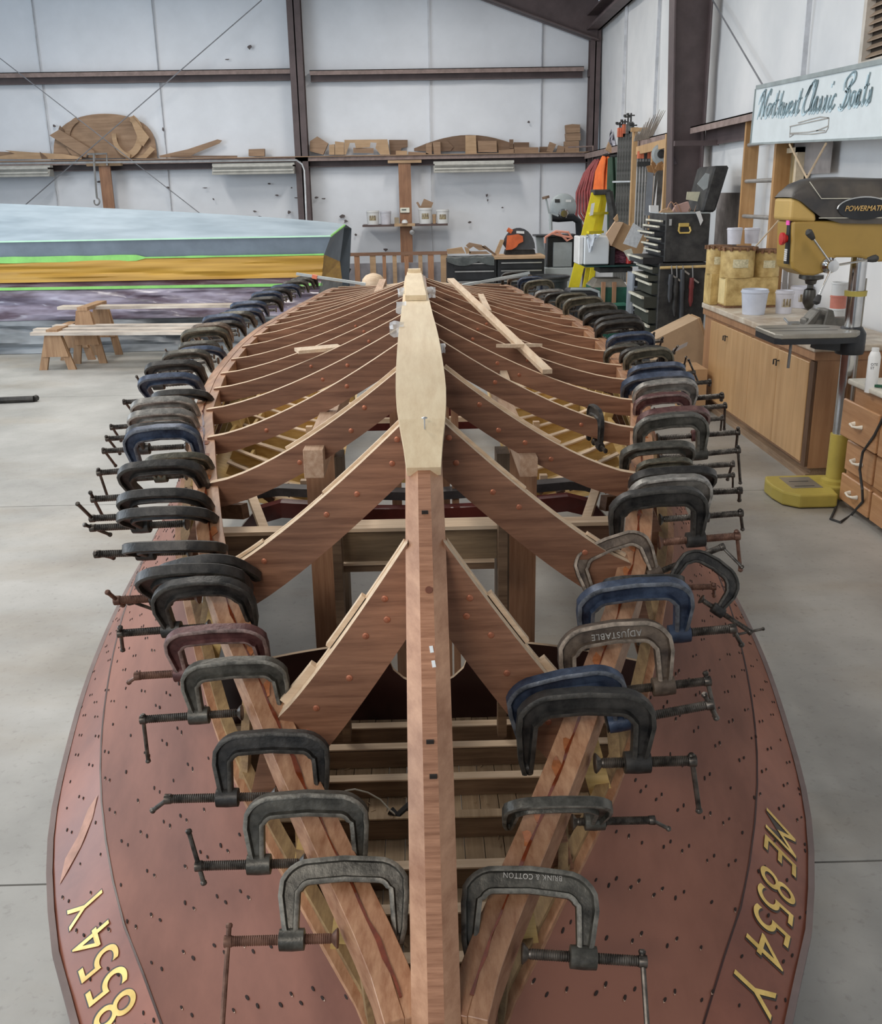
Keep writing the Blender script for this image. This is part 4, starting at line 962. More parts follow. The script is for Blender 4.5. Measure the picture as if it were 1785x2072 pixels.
flat('curved_pattern', arcband(272, 272, 46, 50, 9, 3.1, 4.5), scrapl, 'small curved horn-like pattern in front of the round panel centre', 'wood pattern', YB-.16)
flat('wood_pattern', [(100, 274), (120, 262), (190, 305), (195, 320), (170, 318)], scrap, 'brown arm-shaped pattern leaning left across the round panel', 'wood pattern', YB-.14)
flat('wood_pattern', [(118, 262), (121, 254), (132, 268), (128, 272)], scrapd, 'small dark offcut between the round panel and its left arm', 'wood pattern', YB-.09)
flat('wood_pattern', [(262, 237), (268, 235), (302, 278), (290, 296), (284, 292)], scrapl, 'straight-edged pale pattern at the upper right of the round panel', 'wood pattern', YB-.15)
flat('wood_pattern', [(290, 312), (304, 296), (314, 302), (296, 320), (275, 320)], scrapl, 'short pale pattern lying at the right foot of the round panel', 'wood pattern', YB-.19)
flat('wood_pattern', [(10, 304), (60, 308), (130, 312), (165, 318), (165, 322), (0, 322), (0, 316), (30, 311)], scrapl, 'long thin curved pattern lying at the left end of the back ledge', 'wood pattern', YB-.18)
flat('wood_pattern', [(-60, 308), (0, 307), (60, 309), (110, 316), (100, 321), (-60, 322)], scrap, 'long low curved pattern lying behind at the left picture edge', 'wood pattern', YB-.12)
flat('wood_pattern', [(80, 307), (96, 320), (84, 320)], scrapd, 'small dark triangular offcut on the left end of the ledge', 'wood pattern', YB-.2)
flat('wood_pattern', [(322, 315), (380, 302), (440, 282), (449, 284), (444, 290), (400, 308), (380, 318), (324, 319)], scrap, 'long sword-shaped pattern rising right of the round panel', 'wood pattern', YB-.1)
flat('wood_pattern', [(345, 315), (480, 315), (480, 319), (345, 319)], scrapd, 'thin dark lath lying on the ledge right of the sword-shaped pattern', 'wood pattern', YB-.2)
flat('wood_block', [(503, 302), (535, 301), (535, 316), (503, 316)], scrap, 'single small brown block alone on the ledge left of the middle column', 'wood block', TY, .1)
# right bay
flat('wood_box', [(627, 286), (642, 276), (664, 290), (654, 313), (627, 306)], scrap, 'tilted slotted box at the left end of the right bay of the ledge', 'wood box', TY, .12)
items = [
 ([(666, 293), (677, 292), (677, 313), (666, 313)], scrapl, 'narrow upright block beside the tilted box on the ledge', 'wood block'),
 ([(678, 286), (696, 288), (696, 313), (678, 313)], scrapl, 'pale upright block left of the big cut-out pattern', 'wood block'),
 ([(787, 283), (825, 283), (825, 297), (812, 300), (810, 313), (790, 313)], scrapd, 'dark brown panel right of the big cut-out pattern', 'wood pattern'),
 ([(801, 305), (824, 305), (824, 313), (801, 313)], scrapl, 'small orange block in front of the dark brown panel', 'wood block'),
 ([(826, 307), (862, 309), (870, 313), (826, 313)], scrap, 'low brown wedge on the ledge under the wooden post', 'wood block'),
 ([(862, 290), (874, 289), (874, 312), (862, 312)], scrap, 'left upright of a pair of narrow blocks in front of the long curved pattern', 'wood block'),
 ([(876, 288), (891, 287), (892, 312), (878, 312)], scrap, 'right upright of a pair of narrow blocks in front of the long curved pattern', 'wood block'),
 ([(893, 286), (905, 285), (918, 298), (912, 305), (897, 306)], scrapd, 'five-sided brown offcut leaning against the long curved pattern', 'wood pattern'),
 ([(942, 274), (963, 274), (965, 311), (942, 311)], scrapl, 'tall pale keyhole-cut block at the middle of the long curved pattern', 'wood block'),
 ([(967, 285), (1005, 285), (1006, 308), (968, 308)], scrap, 'square brown box front right of the tall pale block', 'wood box'),
 ([(1009, 304), (1040, 301), (1040, 309), (1009, 310)], scrap, 'low flat brown block right of the square box front', 'wood block'),
 ([(1031, 282), (1039, 282), (1039, 300), (1031, 300)], scrapd, 'tiny upright dark block at the right end of the long curved pattern', 'wood block'),
 ([(1040, 288), (1071, 288), (1071, 298), (1040, 298)], scrapd, 'dark flat panel behind the low blocks on the right of the ledge', 'wood pattern'),
 ([(1041, 298), (1090, 298), (1090, 309), (1041, 309)], scrap, 'long low brown block on the right part of the ledge', 'wood block'),
 ([(1092, 297), (1108, 297), (1108, 309), (1092, 309)], scrapd, 'small dark block left of the tilted block', 'wood block'),
 ([(1106, 307), (1113, 287), (1126, 292), (1118, 308)], scrap, 'small tilted block near the right end of the ledge', 'wood block'),
 ([(1126, 308), (1130, 294), (1143, 297), (1141, 308)], scrap, 'low slanted block just left of the stack of boxes', 'wood block')]
for k, (pts, m_, lab, cat) in enumerate(items): flat('wooden_block' if cat != 'wood pattern' else 'wood_pattern', pts, m_, lab, cat, TY+(.08 if m_ is scrapd else -.0), .08 if m_ is not scrapd else .03)
fr_ = thing('cutout_pattern', 'wide plywood pattern with square and curved cut-outs, left on the right bay of the ledge', 'wood pattern', P(742, 313, Y=TY), G_SCRAP)
def fl_part(name, pts, m_, par, Y, th): 
    q = [P(a, b, Y=Y) for a, b in pts]; mb = MB(); mb.prism([(v.x, v.z) for v in q], (0, Y, 0), (1, 0, 0), (0, 0, 1), -th); return mb.build(name, m_, par)
fl_part('panel', [(697, 283), (784, 282), (789, 313), (770, 313), (760, 300), (762, 289), (750, 288), (748, 298), (720, 300), (718, 289), (708, 289), (700, 313), (697, 313)], scrapl, fr_, TY-.02, .02)
fl_part('rail', [(715, 299), (756, 300), (756, 310), (715, 309)], scrap, fr_, TY, .02)
flat('curved_pattern', [(838, 300)]+[(840+220*t, 300-27*math.sin(PI*t)**.9) for t in frange(.02, .98, .08)]+[(1062, 300), (1062, 306), (838, 306)], scrapd, 'long low arched plywood pattern standing behind the blocks on the ledge', 'wood pattern', YB-.06)
for (pts, lab) in [([(1145, 253), (1158, 251), (1174, 252), (1174, 268), (1146, 269)], 'top box of the stack at the right end of the ledge'), ([(1145, 270), (1175, 269), (1175, 284), (1146, 285)], 'middle box of the stack at the right end of the ledge'), ([(1143, 286), (1172, 285), (1172, 308), (1143, 308)], 'bottom box of the stack at the right end of the ledge')]:
    flat('cardboard_box', pts, scrap, lab, 'box', TY, .15)
# ledge board
tag(MB().box(P(0, 320, Y=TY).x-2, P(1195, 310, Y=TY).x, YB-.30, YB-.02, ZL-.002-.02+.02-.012, ZL+.001).build('ledge_board', scrap), 'long thin brown board forming the ledge on the back wall girt', 'shelf')
# wooden posts on the back wall
postm = wood('wall_post', (0.26, 0.12, 0.065), (0.42, 0.22, 0.12), 'z', 0.6, 14)
def vpost(pxt, pyt, pxw, Ytop, z0, lab, capx):
    a = P(pxt, pyt, Y=YB-.32); b = P(pxt+pxw, pyt, Y=YB-.32)
    t = thing('wall_post', lab, 'post', ((a.x+b.x)/2, YB-.3, z0), 'brown wooden posts on the back wall')
    MB().box(a.x, b.x, YB-.34, YB-.30, z0, a.z).build('post', postm, t)
    c0 = P(capx[0], pyt, Y=YB-.34).x; c1 = P(capx[1], pyt, Y=YB-.34).x
    MB().box(c0, c1, YB-.37, YB-.27, a.z, a.z+.045).build('cap_board', scrapl, t)
    return a.x, b.x
pa, pb = vpost(806, 330, 25, 0, 0, 'brown wooden post with the thermostat on the back wall', (785, 853))
vpost(200, 336, 23, 0, 0, 'brown wooden post left on the back wall behind the wrapped hull', (176, 246))
# shelf with tubs
shy = YB-.40; s0 = P(734, 455, Y=shy); s1 = P(906, 455, Y=shy)
sh = thing('wall_shelf', 'dark narrow shelf crossing the wooden post on the back wall', 'shelf', ((s0.x+s1.x)/2, shy, s0.z-.03))
MB().box(s0.x, s1.x, shy-.1, YB-.05, s0.z-.035, s0.z).build('board', mat('dark_shelf', (0.10, 0.065, 0.06), 0.6), sh)
c0 = P(798, 456, Y=shy-.12); c1 = P(840, 456, Y=shy-.12)
MB().box(c0.x, c1.x, shy-.13, shy-.10, c0.z-.02, c0.z+.03).build('front_block', scrapl, sh)
white = mat('white_plastic', (0.72, 0.72, 0.71), 0.4, var=.06); lbl = mat('brown_label', (0.24, 0.17, 0.11), 0.6, var=.3, scale=30, c2=(0.45, 0.38, 0.22))
clearp = mat('cloudy_plastic', (0.62, 0.61, 0.66), 0.3, var=.1)
def tub(px0, px1, pyt, pyb, Y, lab, m_=None, label=True, grp='small tubs on the back shelf', taper=.88, zb=None):
    a = P((px0+px1)/2, pyb, Y=Y); r = (P(px1, pyt, Y=Y).x-P(px0, pyt, Y=Y).x)/2; h = P(px0, pyt, Y=Y).z-a.z
    if zb is not None: a.z = zb
    t = thing('plastic_tub', lab, 'tub', a, grp)
    MB().lathe([(r*taper, 0), (r, h*.86), (r*1.06, h*.87), (r*1.06, h*.93), (r, h*.94), (r, h), (r*.93, h), (r*.93*taper, h*.2), (0, h*.2)], a, 18).build('bucket', m_ or white, t, smooth=True)
    if label:
        mb = MB(); rows = [[a+Vector((r*1.01*(taper+(1-taper)*q/h if h else 1)*math.sin(u), -r*1.01*(taper+(1-taper)*q/h)*math.cos(u), q)) for u in frange(-.6, .6, .15)] for q in (h*.3, h*.66)]
        mb.grid(rows); mb.build('paper_label', lbl, t, smooth=True)
    return t
tub(742, 768, 425, 453, shy, 'white tub with brown label at the left end of the back shelf', zb=s0.z+.001)
tub(770, 792, 425, 452, shy, 'cloudy unlabelled tub second from left on the back shelf', clearp, False, zb=s0.z+.001)
tb = tub(847, 875, 420, 452, shy, 'white labelled tub holding brown scraps, right of the post', zb=s0.z+.001)
tub(883, 909, 424, 452, shy, 'white labelled tub at the right end of the back shelf', zb=s0.z+.001)
tub(875, 883, 433, 452, shy, 'tiny beige cup between the two right-hand tubs on the back shelf', scrapl, False, zb=s0.z+.001)
flat('cardboard_scrap', [(858, 402), (877, 410), (871, 425), (850, 421)], scrap, 'brown card scrap sticking out of the right-hand tub', 'scrap', shy+.01, .01, 'scraps stuck in the tub')
flat('cardboard_scrap', [(842, 410), (846, 408), (854, 422), (850, 424)], scrap, 'thin brown stick leaning left out of the right-hand tub', 'scrap', shy+.02, .01, 'scraps stuck in the tub')
a = P(810, 431, Y=YB-.36); th_ = thing('thermostat', 'cream wall thermostat with small dark display on the wooden post', 'thermostat', a)
b = P(829, 420, Y=YB-.36); MB().box(a.x, b.x, YB-.37, YB-.34, a.z, b.z).build('case', mat('cream_plastic', (0.75, 0.73, 0.62), .4), th_, bevel=.008)
b0 = P(813, 426, Y=YB-.372); b1 = P(822, 423, Y=YB-.372); MB().box(b0.x, b1.x, YB-.374, YB-.371, b0.z, b1.z).build('display', mat('lcd', (0.12, 0.14, 0.12), .3), th_)
c = P(819, 449, Y=shy-.14); tag(MB().lathe([(.055, 0), (.052, .03), (.03, .055), (0, .06)], c+Vector((0, 0, -.02)), 14).build('white_dome', white, smooth=True), 'small white dome standing on the shelf block in front of the post', 'object')
c = P(834, 470, Y=YB-.38); tag(MB().lathe([(.045, -.02), (.05, 0), (.045, .02), (0, .025)], c, 14, (0, -1, 0)).build('metal_fitting', mat('zinc', (0.42, 0.42, 0.42), .35, .7), smooth=True), 'round grey metal fitting below the shelf at the wooden post', 'fitting')
c = P(803, 446, Y=YB-.36); tag(MB().box(c.x-.04, c.x+.04, YB-.38, YB-.30, c.z-.07, c.z+.05).build('junction_box', mat('beige_box', (0.38, 0.30, 0.2), .6)), 'small beige box between the tubs and the wooden post', 'box')
# picket rail along the back
rl = thing('picket_rail', 'low rail of upright wooden battens standing before the back wall', 'rack', (P(795, 560, Y=17.6).x, 17.6, 0))
a = P(684, 515, Y=17.6); b = P(905, 515, Y=17.6)
MB().box(a.x, b.x, 17.55, 17.70, a.z-.03, a.z+.02).build('top_rail', wood('rail_top', (0.20, 0.10, 0.06), (0.33, 0.19, 0.12), 'x', .6), rl)
MB().box(a.x, b.x, 17.55, 17.60, .05, .12).build('bottom_rail', scrap, rl)
for k, px in enumerate((694, 723, 755, 778, 799, 823, 851, 872, 899)):
    c = P(px, 540, Y=17.58); w_ = (.045, .045, .05, .03, .035, .035, .035, .05, .06)[k]
    MB().box(c.x-w_, c.x+w_, 17.56, 17.60, .02, a.z-.03).build('batten', [scrapl, fir][k % 2], rl)
MB().box(a.x, b.x, 17.85, 17.9, .0, .70).build('panel_behind', mat('grey_sheet', (0.45, 0.45, 0.50), .5), rl)
c = P(703, 555, Y=17.4); tag(MB().tube([(c.x, 17.4, 0), (c.x, 17.4, c.z), (c.x+.04, 17.4, c.z+.1)], .03, 8).tube([(c.x-.1, 17.4, c.z-.1), (c.x, 17.4, c.z-.06)], .02, 6).build('iron_stake', iron['black'][0]), 'dark iron stake at the left end of the batten rail', 'tool')
# ------------------------------------------------------------------ hook and straps on the ledge
hk = thing('hanging_hook', 'grey strap hanger with a hook hanging over the left ledge', 'hook', P(196, 415, Y=YB-.5))
hm = mat('hook_steel', (0.30, 0.29, 0.28), .5, .5)
MB().tube([P(176, 318, Y=YB-.1), P(178, 312, Y=YB-.4), P(216, 311, Y=YB-.4), P(217, 335, Y=YB-.4)], .018, 6).build('hanger', hm, hk)
MB().tube([P(190, 311, Y=YB-.42), P(191, 340, Y=YB-.45), P(196, 400, Y=YB-.45)], .02, 6).build('strap', hm, hk)
MB().tube([P(196, 400, Y=YB-.45)]+[P(196+5.5*math.sin(t), 408-7*math.cos(t)*1.0, Y=YB-.45) for t in frange(0, 5.2, .5)], .014, 6).build('hook', hm, hk, smooth=True)
# ------------------------------------------------------------------ wrapped hull on the left
wh = thing('wrapped_boat_hull', 'second upside-down hull masked with pale film, a grey band and yellow paper', 'boat', (-5.2, 14.4, 0))
film = mat('masking_film', (0.34, 0.43, 0.50), .32, var=.12, scale=2.2, stretch=(.5, 1, 1.5), bump=.2, c2=(0.44, 0.53, 0.60), detail=3)
primer = mat('grey_primer', (0.17, 0.21, 0.26), .55, var=.12, scale=3)
paper = mat('yellow_paper', (0.44, 0.235, 0.03), .5, var=.22, scale=2.0, stretch=(.3, 1, 6), bump=.15, c2=(0.52, 0.30, 0.045), detail=3)
drape = mat('clear_drape', (0.15, 0.105, 0.135), .2, var=.35, scale=3.0, stretch=(.5, 1, 2.2), bump=.3, c2=(0.34, 0.31, 0.39), detail=3)
drape_red = mat('maroon_under_film', (0.17, 0.075, 0.085), .25, var=.3, scale=3, stretch=(.5, 1, 3), bump=.2, c2=(0.26, 0.17, 0.20), detail=3)
tarp = mat('grey_tarp', (0.13, 0.14, 0.15), .4, var=.35, scale=2.2, stretch=(.6, 1, 2), bump=.3, c2=(0.27, 0.29, 0.31), detail=3)
tape = mat('green_tape', (0.25, 0.60, 0.15), .5, var=.1); taper_ = mat('pale_green_tape', (0.50, 0.80, 0.60), .5, var=.05)
XL_ = -11.0; YN = 13.0
from mathutils import noise as mno
def zat(py, px=300): return P(px, py, Y=YN).z
zc1, zg, zy, zm, zp = zat(484), zat(522), zat(567), zat(582), zat(641)
e1 = P(670, 483, Y=YN).x; e2 = P(656, 525, Y=YN).x; e3 = P(652, 572, Y=YN).x
tip = P(697, 456, Y=14.3); ft = P(688, 529, Y=14.2); ft2 = P(693, 572, Y=14.1)
def band(name, f0, f1, m_, x1a, x1b, n=120, mid=6, rough=0.0, fx=1.0, fz=4.0, slope=0.0):
    rows = []
    for i in range(n+1):
        u = i/n; a = Vector((XL_+(x1a-XL_)*u, *f0(u))); b = Vector((XL_+(x1b-XL_)*u, *f1(u))); row = []
        for k in range(mid+1):
            t = k/mid; p = a.lerp(b, t)
            if rough: 
                q = mno.noise(Vector((p.x*fx+slope*p.z*3, p.z*fz, 3.3)))+.5*mno.noise(Vector((p.x*fx*2.3+slope*p.z*7, p.z*fz*2.2, 7.1)))
                p.y -= rough*q*min(1, 5*t, 5*(1-t)+.15)
            row.append(p)
        rows.append(row)
    return MB().grid(rows).build(name, m_, wh, smooth=True)
def ridge(u):
    t = min(1, (1-u)*1.9); return (14.6, tip.z+(1.84-tip.z)*t**.75)
band('masking_film', ridge, lambda u: (YN, zc1), film, tip.x, e1, mid=10, rough=.05, fx=1.1, fz=3, slope=1)
band('masking_film', ridge, lambda u: (15.8, zc1), film, tip.x, tip.x, mid=4)
band('primer_band', lambda u: (YN, zc1), lambda u: (YN+.05, zg), primer, e1, e2, mid=2)
band('primer_band', lambda u: (15.8, zc1), lambda u: (15.75, .5), primer, tip.x, ft.x, mid=2)
band('paper_skirt', lambda u: (YN+.03, zg+.005), lambda u: (YN-.02, zy), paper, e2, e3, mid=14, rough=.06, fx=.5, fz=11, slope=-.35)
band('film_skirt', lambda u: (YN+.06, zy+.01), lambda u: (YN+.02, zm), drape_red, e3, e3, mid=6, rough=.05, fx=.8, fz=8, slope=1)
band('film_skirt', lambda u: (YN+.02, zm), lambda u: (YN-.16, zp), drape, e3, e3-.15, mid=16, rough=.14, fx=.7, fz=7, slope=1)
band('tarp', lambda u: (YN-.12, zp+.03), lambda u: (YN-.42, .005), tarp, e3-.15, e3-.2, mid=18, rough=.20, fx=.7, fz=5, slope=1)
MB().sweep([(x, YN-.012, zc1) for x in frange(XL_, e1, .15)], .010, .018).build('tape_line', taper_, wh)
MB().sweep([(x, YN+.02, zg+.004) for x in frange(XL_, e2, .12)], .012, [max(.012, .02+.015*mno.noise(Vector((x*3, 0, 0)))+(.055 if x < -3.6 else 0)) for x in frange(XL_, e2, .12)]).build('tape_line', tape, wh)
MB().sweep([(x, YN+.0, zm+.03*(x-e3)/-8) for x in frange(XL_, e3, .15)], .012, .035).build('tape_line', tape, wh)
MB().tube([tip, Vector((e1, YN-.01, zc1))], .014, 6).build('tape_line', tape, wh)
mb = MB(); mb.add([tip, (e1, YN, zc1), (e2, YN+.05, zg), ft], [(0, 1, 2, 3)]); mb.build('stem_face', primer, wh)
mb = MB(); mb.add([ft, (e2, YN+.05, zg), (e3, YN-.02, zy-.03), ft2], [(0, 1, 2, 3)]); mb.add([ft, ft2, (ft2.x-.3, 15.6, zy), (ft.x-.3, 15.7, zg)], [(0, 1, 2, 3)]); mb.build('paper_skirt', paper, wh)
mb = MB(); mb.add([ft2, (e3, YN-.02, zy-.02), (e3-.2, YN-.4, 0), (ft2.x-.1, 14.1, 0)], [(0, 1, 2, 3)]); mb.build('tarp', tarp, wh)
MB().obox(P(533, 458, Y=14.0)+Vector((0, -.05, 0)), (.09, .05, .004), (.3, 0, .2)).build('tape_scrap', tape, wh)
# ------------------------------------------------------------------ sawhorses and planks
sawm = wood('sawhorse_wood', (0.30, 0.16, 0.08), (0.50, 0.31, 0.17), 'z', .65, 12)
def sawhorse(x, y, w, h, lab, L_=1.5, dx=.0):
    """trestle whose gable end faces the camera; runs away along Y"""
    t = thing('sawhorse', lab, 'sawhorse', (x, y, 0), 'low wooden sawhorses on the left')
    tw = w*.30
    for k, yy in enumerate((y, y+L_)):
        for s in (-1, 1):
            MB().hexa([(x+s*(w/2-.09), yy-.02, 0), (x+s*w/2, yy-.02, 0), (x+s*w/2, yy+.02, 0), (x+s*(w/2-.09), yy+.02, 0), (x+s*(tw/2-.045), yy-.02, h-.02), (x+s*(tw/2+.03), yy-.02, h-.02), (x+s*(tw/2+.03), yy+.02, h-.02), (x+s*(tw/2-.045), yy+.02, h-.02)]).build('leg', sawm, t)
        MB().prism([(-w*.36, h*.36), (w*.36, h*.36), (w*.2, h), (-w*.2, h)], (x, yy-.022, 0), (1, 0, 0), (0, 0, 1), .02).build('gusset', sawm, t)
    MB().box(x-tw/2, x+tw/2, y-.05, y+L_+.05, h, h+.04).build('top_rail', sawm, t)
    return t
q = P(118, 748, Z=0); sawhorse(q.x, q.y, .42, .42, 'nearer small wooden sawhorse, pale gable end facing the camera', .7)
q = P(178, 728, Z=0); q.y = 11.75; sawhorse(P(182, 728, Y=11.75).x, 11.75, .40, .62, 'farther and taller wooden sawhorse behind the small one', .65)
plm = wood('splattered_plank', (0.42, 0.33, 0.27), (0.74, 0.68, 0.60), 'x', .7, 10, blotch=.4)
def plank(px0, px1, py0, py1, Y, d, th, lab, z=None):
    a = P(px0, py0, Y=Y); b = P(px1, py1, Y=Y)
    return tag(MB().hexa([(a.x, Y, a.z-th), (b.x, Y, b.z-th), (b.x, Y+d, b.z-th), (a.x, Y+d, a.z-th), (a.x, Y, a.z), (b.x, Y, b.z), (b.x, Y+d, b.z), (a.x, Y+d, a.z)]).build('plank', plm), lab, 'plank', 'paint-splattered planks on the sawhorses')
plank(60, 470, 673, 671, 11.25, .16, .035, 'nearest splattered plank lying on the small sawhorse')
plank(66, 440, 666, 664, 11.45, .14, .03, 'thin splattered plank just behind the nearest one on the small sawhorse')
plank(105, 470, 659, 656, 11.65, .14, .03, 'splattered plank third from the front, level with the sawhorse tops')
plank(115, 520, 621, 616, 12.0, .22, .035, 'upper splattered plank resting high on the farther sawhorse')
a = P(-30, 811, Z=.03); b = P(68, 807, Z=.03)
tag(MB().tube([a, b], .03, 8).tube([b, b+Vector((.01, .05, 0))], .03, 8).build('rubber_bar', iron['black'][0]), 'black bar lying on the floor at the left picture edge', 'bar')
# ------------------------------------------------------------------ right side of the hall
def pbox(mb, x0, x1, yt, yb, Y, d, mi=0, zb=None):
    a = P(x0, yb, Y=Y); b = P(x1, yt, Y=Y)
    return mb.box(a.x, b.x, Y, Y+d, a.z if zb is None else zb, b.z, mi)
def pprism(pts, Y, th, mi=0, mb=None):
    mb = mb or MB(); q = [P(a, b, Y=Y) for a, b in pts]
    return mb.prism([(v.x, v.z) for v in q], (0, Y, 0), (1, 0, 0), (0, 0, 1), -th, mi)
blk = mat('black_enamel', (0.022, 0.024, 0.028), .4, .2, var=.3, scale=5); blkd = mat('black_dull', (0.03, 0.03, 0.032), .7, var=.4, scale=8, c2=(0.06, .058, .055))
silver = mat('drawer_pull', (0.55, 0.56, 0.56), .3, .8); cream = mat('cream_pull', (0.62, 0.60, 0.50), .45)
# pair of black tool chests at the back
for k, (x0, x1, lab) in enumerate([(905, 1005, 'black tool chest at the back with a grey cloth on top'), (1007, 1102, 'black tool chest at the back under the chop saw')]):
    Y = 14.4; a = P(x0, 560, Y=Y); b = P(x1, 524, Y=Y); t = thing('tool_chest', lab, 'tool chest', ((a.x+b.x)/2, Y+.25, 0), 'black tool chests at the back')
    MB().box(a.x, b.x, Y, Y+.5, 0.08, b.z).build('body', blk, t, bevel=.004)
    zt = P(950, 530, Y=Y).z
    for j, h in enumerate((.095, .13, .16, .16, .2)):
        z1 = zt-.01; z0 = z1-h; d = MB().box(a.x+.10-.06*k, b.x-.03, Y-.015, Y, z0+.006, z1).build('drawer', blk, t)
        MB().box(a.x+.11-.06*k, b.x-.04, Y-.035, Y-.015, z1-.02, z1-.004).build('pull', silver, d); zt = z0-.004
    for cx_ in (a.x+.08, b.x-.08):
        for cy_ in (Y+.08, Y+.42): MB().cyl((cx_-.015, cy_, .04), (cx_+.015, cy_, .04), .04, n=12).build('caster', blkd, t)
Y = 14.4
zt1 = P(1050, 524, Y=Y).z
tag(MB().box(P(1000, 520, Y=Y).x, P(1103, 520, Y=Y).x, Y-.03, Y+.52, zt1+.001, zt1+.045).build('board', scrapl, bevel=.003), 'pale wooden board on the black chest under the chop saw', 'board')
mb = MB(); rows = []
a = P(905, 524, Y=Y); b = P(1000, 524, Y=Y)
for i in range(13):
    x = a.x+(b.x-a.x)*i/12; rows.append([(x, Y+.5, zt1+.03), (x, Y+.2, zt1+.035+.015*math.sin(i)), (x, Y-.03, zt1+.03+.01*math.sin(i*2)), (x, Y-.045, zt1-.02-.06*abs(math.sin(i*.4)))])
tag(mb.grid(rows).build('cloth', mat('grey_cloth', (0.09, 0.10, 0.10), .9, var=.3), smooth=True), 'dark grey cloth spread over the left tool chest', 'cloth')
for pts, lab, m_ in [([(904, 505), (935, 500), (942, 513), (906, 514)], 'flat pale wood block at the left on the grey cloth', scrapl), ([(940, 500), (948, 502), (953, 512), (944, 514)], 'short pale block with a curved side on the grey cloth', scrapl),
                  ([(943, 497), (950, 491), (975, 496), (985, 505), (970, 507), (958, 499), (950, 504)], 'zigzag brown wooden bracket on the grey cloth', scrap), ([(975, 499), (982, 497), (1006, 516), (1001, 517)], 'dark curved stick sloping down beside the zigzag bracket', scrapd), ([(950, 509), (985, 509), (992, 514), (950, 515)], 'thin brown board lying below the zigzag bracket', scrap),
                  ([(1001, 514), (1013, 485), (1021, 486), (1009, 516)], 'pale board leaning against the chop saw', scrapl)]:
    q = [P(u, v, Y=Y+.1) for u, v in pts]; dz = max(0, zt1+.046-min(v.z for v in q)); mb = MB(); mb.prism([(v.x, v.z+dz) for v in q], (0, Y+.12, 0), (1, 0, 0), (0, 0, 1), -.05)
    tag(mb.build('wood_offcut', m_), lab, 'wood offcut', 'wood scraps on the tool chests')
# chop saw
orange = mat('orange_paint', (0.62, 0.13, 0.04), .45, var=.2); dgrey = mat('dark_guard', (0.07, 0.075, 0.085), .5, .2)
cs = thing('chop_saw', 'orange and dark grey chop saw on the right black tool chest', 'saw', P(1052, 515, Y=Y+.15))
pprism([(1022, 513), (1024, 505), (1082, 505), (1084, 515), (1022, 516)], Y+.28, .22).build('base', blkd, cs)
arcp = [(1050+33*math.cos(t), 503-42*math.sin(t)) for t in frange(-.0, PI*.93, .25)]
pprism(arcp+[(1026, 506)], Y+.2, .05).build('blade_guard', dgrey, cs)
pprism([(1027, 477), (1050, 474), (1058, 478), (1059, 489), (1050, 493), (1045, 500), (1036, 505), (1024, 506)], Y+.14, .06).build('motor_cover', orange, cs)
MB().tube([P(1027, 464, Y=Y+.14), P(1036, 469, Y=Y+.14)], .03, 8).build('grip', orange, cs)
pprism([(1045, 467), (1061, 468), (1061, 473), (1045, 472)], Y+.145, .004).build('label', white, cs)
# band saw
bs = thing('band_saw', 'grey upright band saw with round wheel cover by the back wall', 'saw', (P(1130, 560, Y=15.4).x, 15.5, 0))
g1 = mat('machine_grey', (0.38, 0.42, 0.43), .45, var=.1); g2 = mat('pale_machine_grey', (0.50, 0.55, 0.56), .5, var=.06)
c = P(1139, 420, Y=15.5); MB().lathe([(.20, 0), (.205, .02), (.19, .10), (.12, .13), (0, .135)], c, 28, (0, -1, 0)).build('wheel_cover', g1, bs, smooth=True)
c = P(1139, 432, Y=15.3); MB().lathe([(.07, 0), (.07, .12), (.05, .15), (0, .15)], c, 16, (0, -1, 0)).build('hub', mat('chrome', (0.6, .6, .6), .15, 1), bs, smooth=True)
for (u0, u1, v0, v1, m_) in [(1123, 1133, 403, 410, blkd), (1145, 1156, 404, 409, white)]: pprism([(u0, v0), (u1, v0), (u1, v1), (u0, v1)], 15.36, .004).build('label', m_, bs)
MB().tube([P(1112, 440, Y=15.35), P(1130, 442, Y=15.35), P(1160, 440, Y=15.35), P(1171, 448, Y=15.4), P(1173, 480, Y=15.4), P(1173, 500, Y=15.4)], .055, 10).build('arm', blk, bs, smooth=True)
MB().tube([P(1104, 397, Y=15.2), P(1105, 402, Y=15.2)], .055, 12).build('knob', mat('brown_knob', (0.18, 0.12, 0.08), .5), bs, smooth=True)
MB().tube([P(1105, 402, Y=15.2), P(1111, 430, Y=15.2), P(1130, 437, Y=15.2)], .014, 8).tube([P(1114, 433, Y=15.2), P(1115, 466, Y=15.2)], .025, 8).build('lever', g1, bs, smooth=True)
mb = MB(); pbox(mb, 1085, 1170, 475, 480, 15.1, .5); mb.build('table', blk, bs)
mb = MB(); pbox(mb, 1120, 1158, 490, 540, 15.12, .3); mb.build('cover', g1, bs); mb = MB(); pbox(mb, 1108, 1170, 480, 542, 15.2, .4); mb.build('cabinet', blk, bs)
mb = MB(); pbox(mb, 1102, 1165, 541, 600, 15.1, .5, zb=0); mb.build('stand', g2, bs, bevel=.01)
mb = MB(); mb.tube([P(u, v, Y=15.05) for u, v in [(1103, 492), (1104, 480), (1125, 468), (1150, 470), (1158, 482), (1148, 487), (1130, 470), (1115, 472), (1140, 478), (1156, 480)]], .018, 6)
tag(mb.build('extension_cord', mat('salmon_cord', (0.75, 0.33, 0.24), .5), smooth=True), 'salmon extension cord coiled on the band saw table', 'cord')
pprism([(1085, 480), (1100, 480), (1104, 540), (1096, 536), (1088, 510)], 15.3, .1).build('belt_guard', g1, bs)
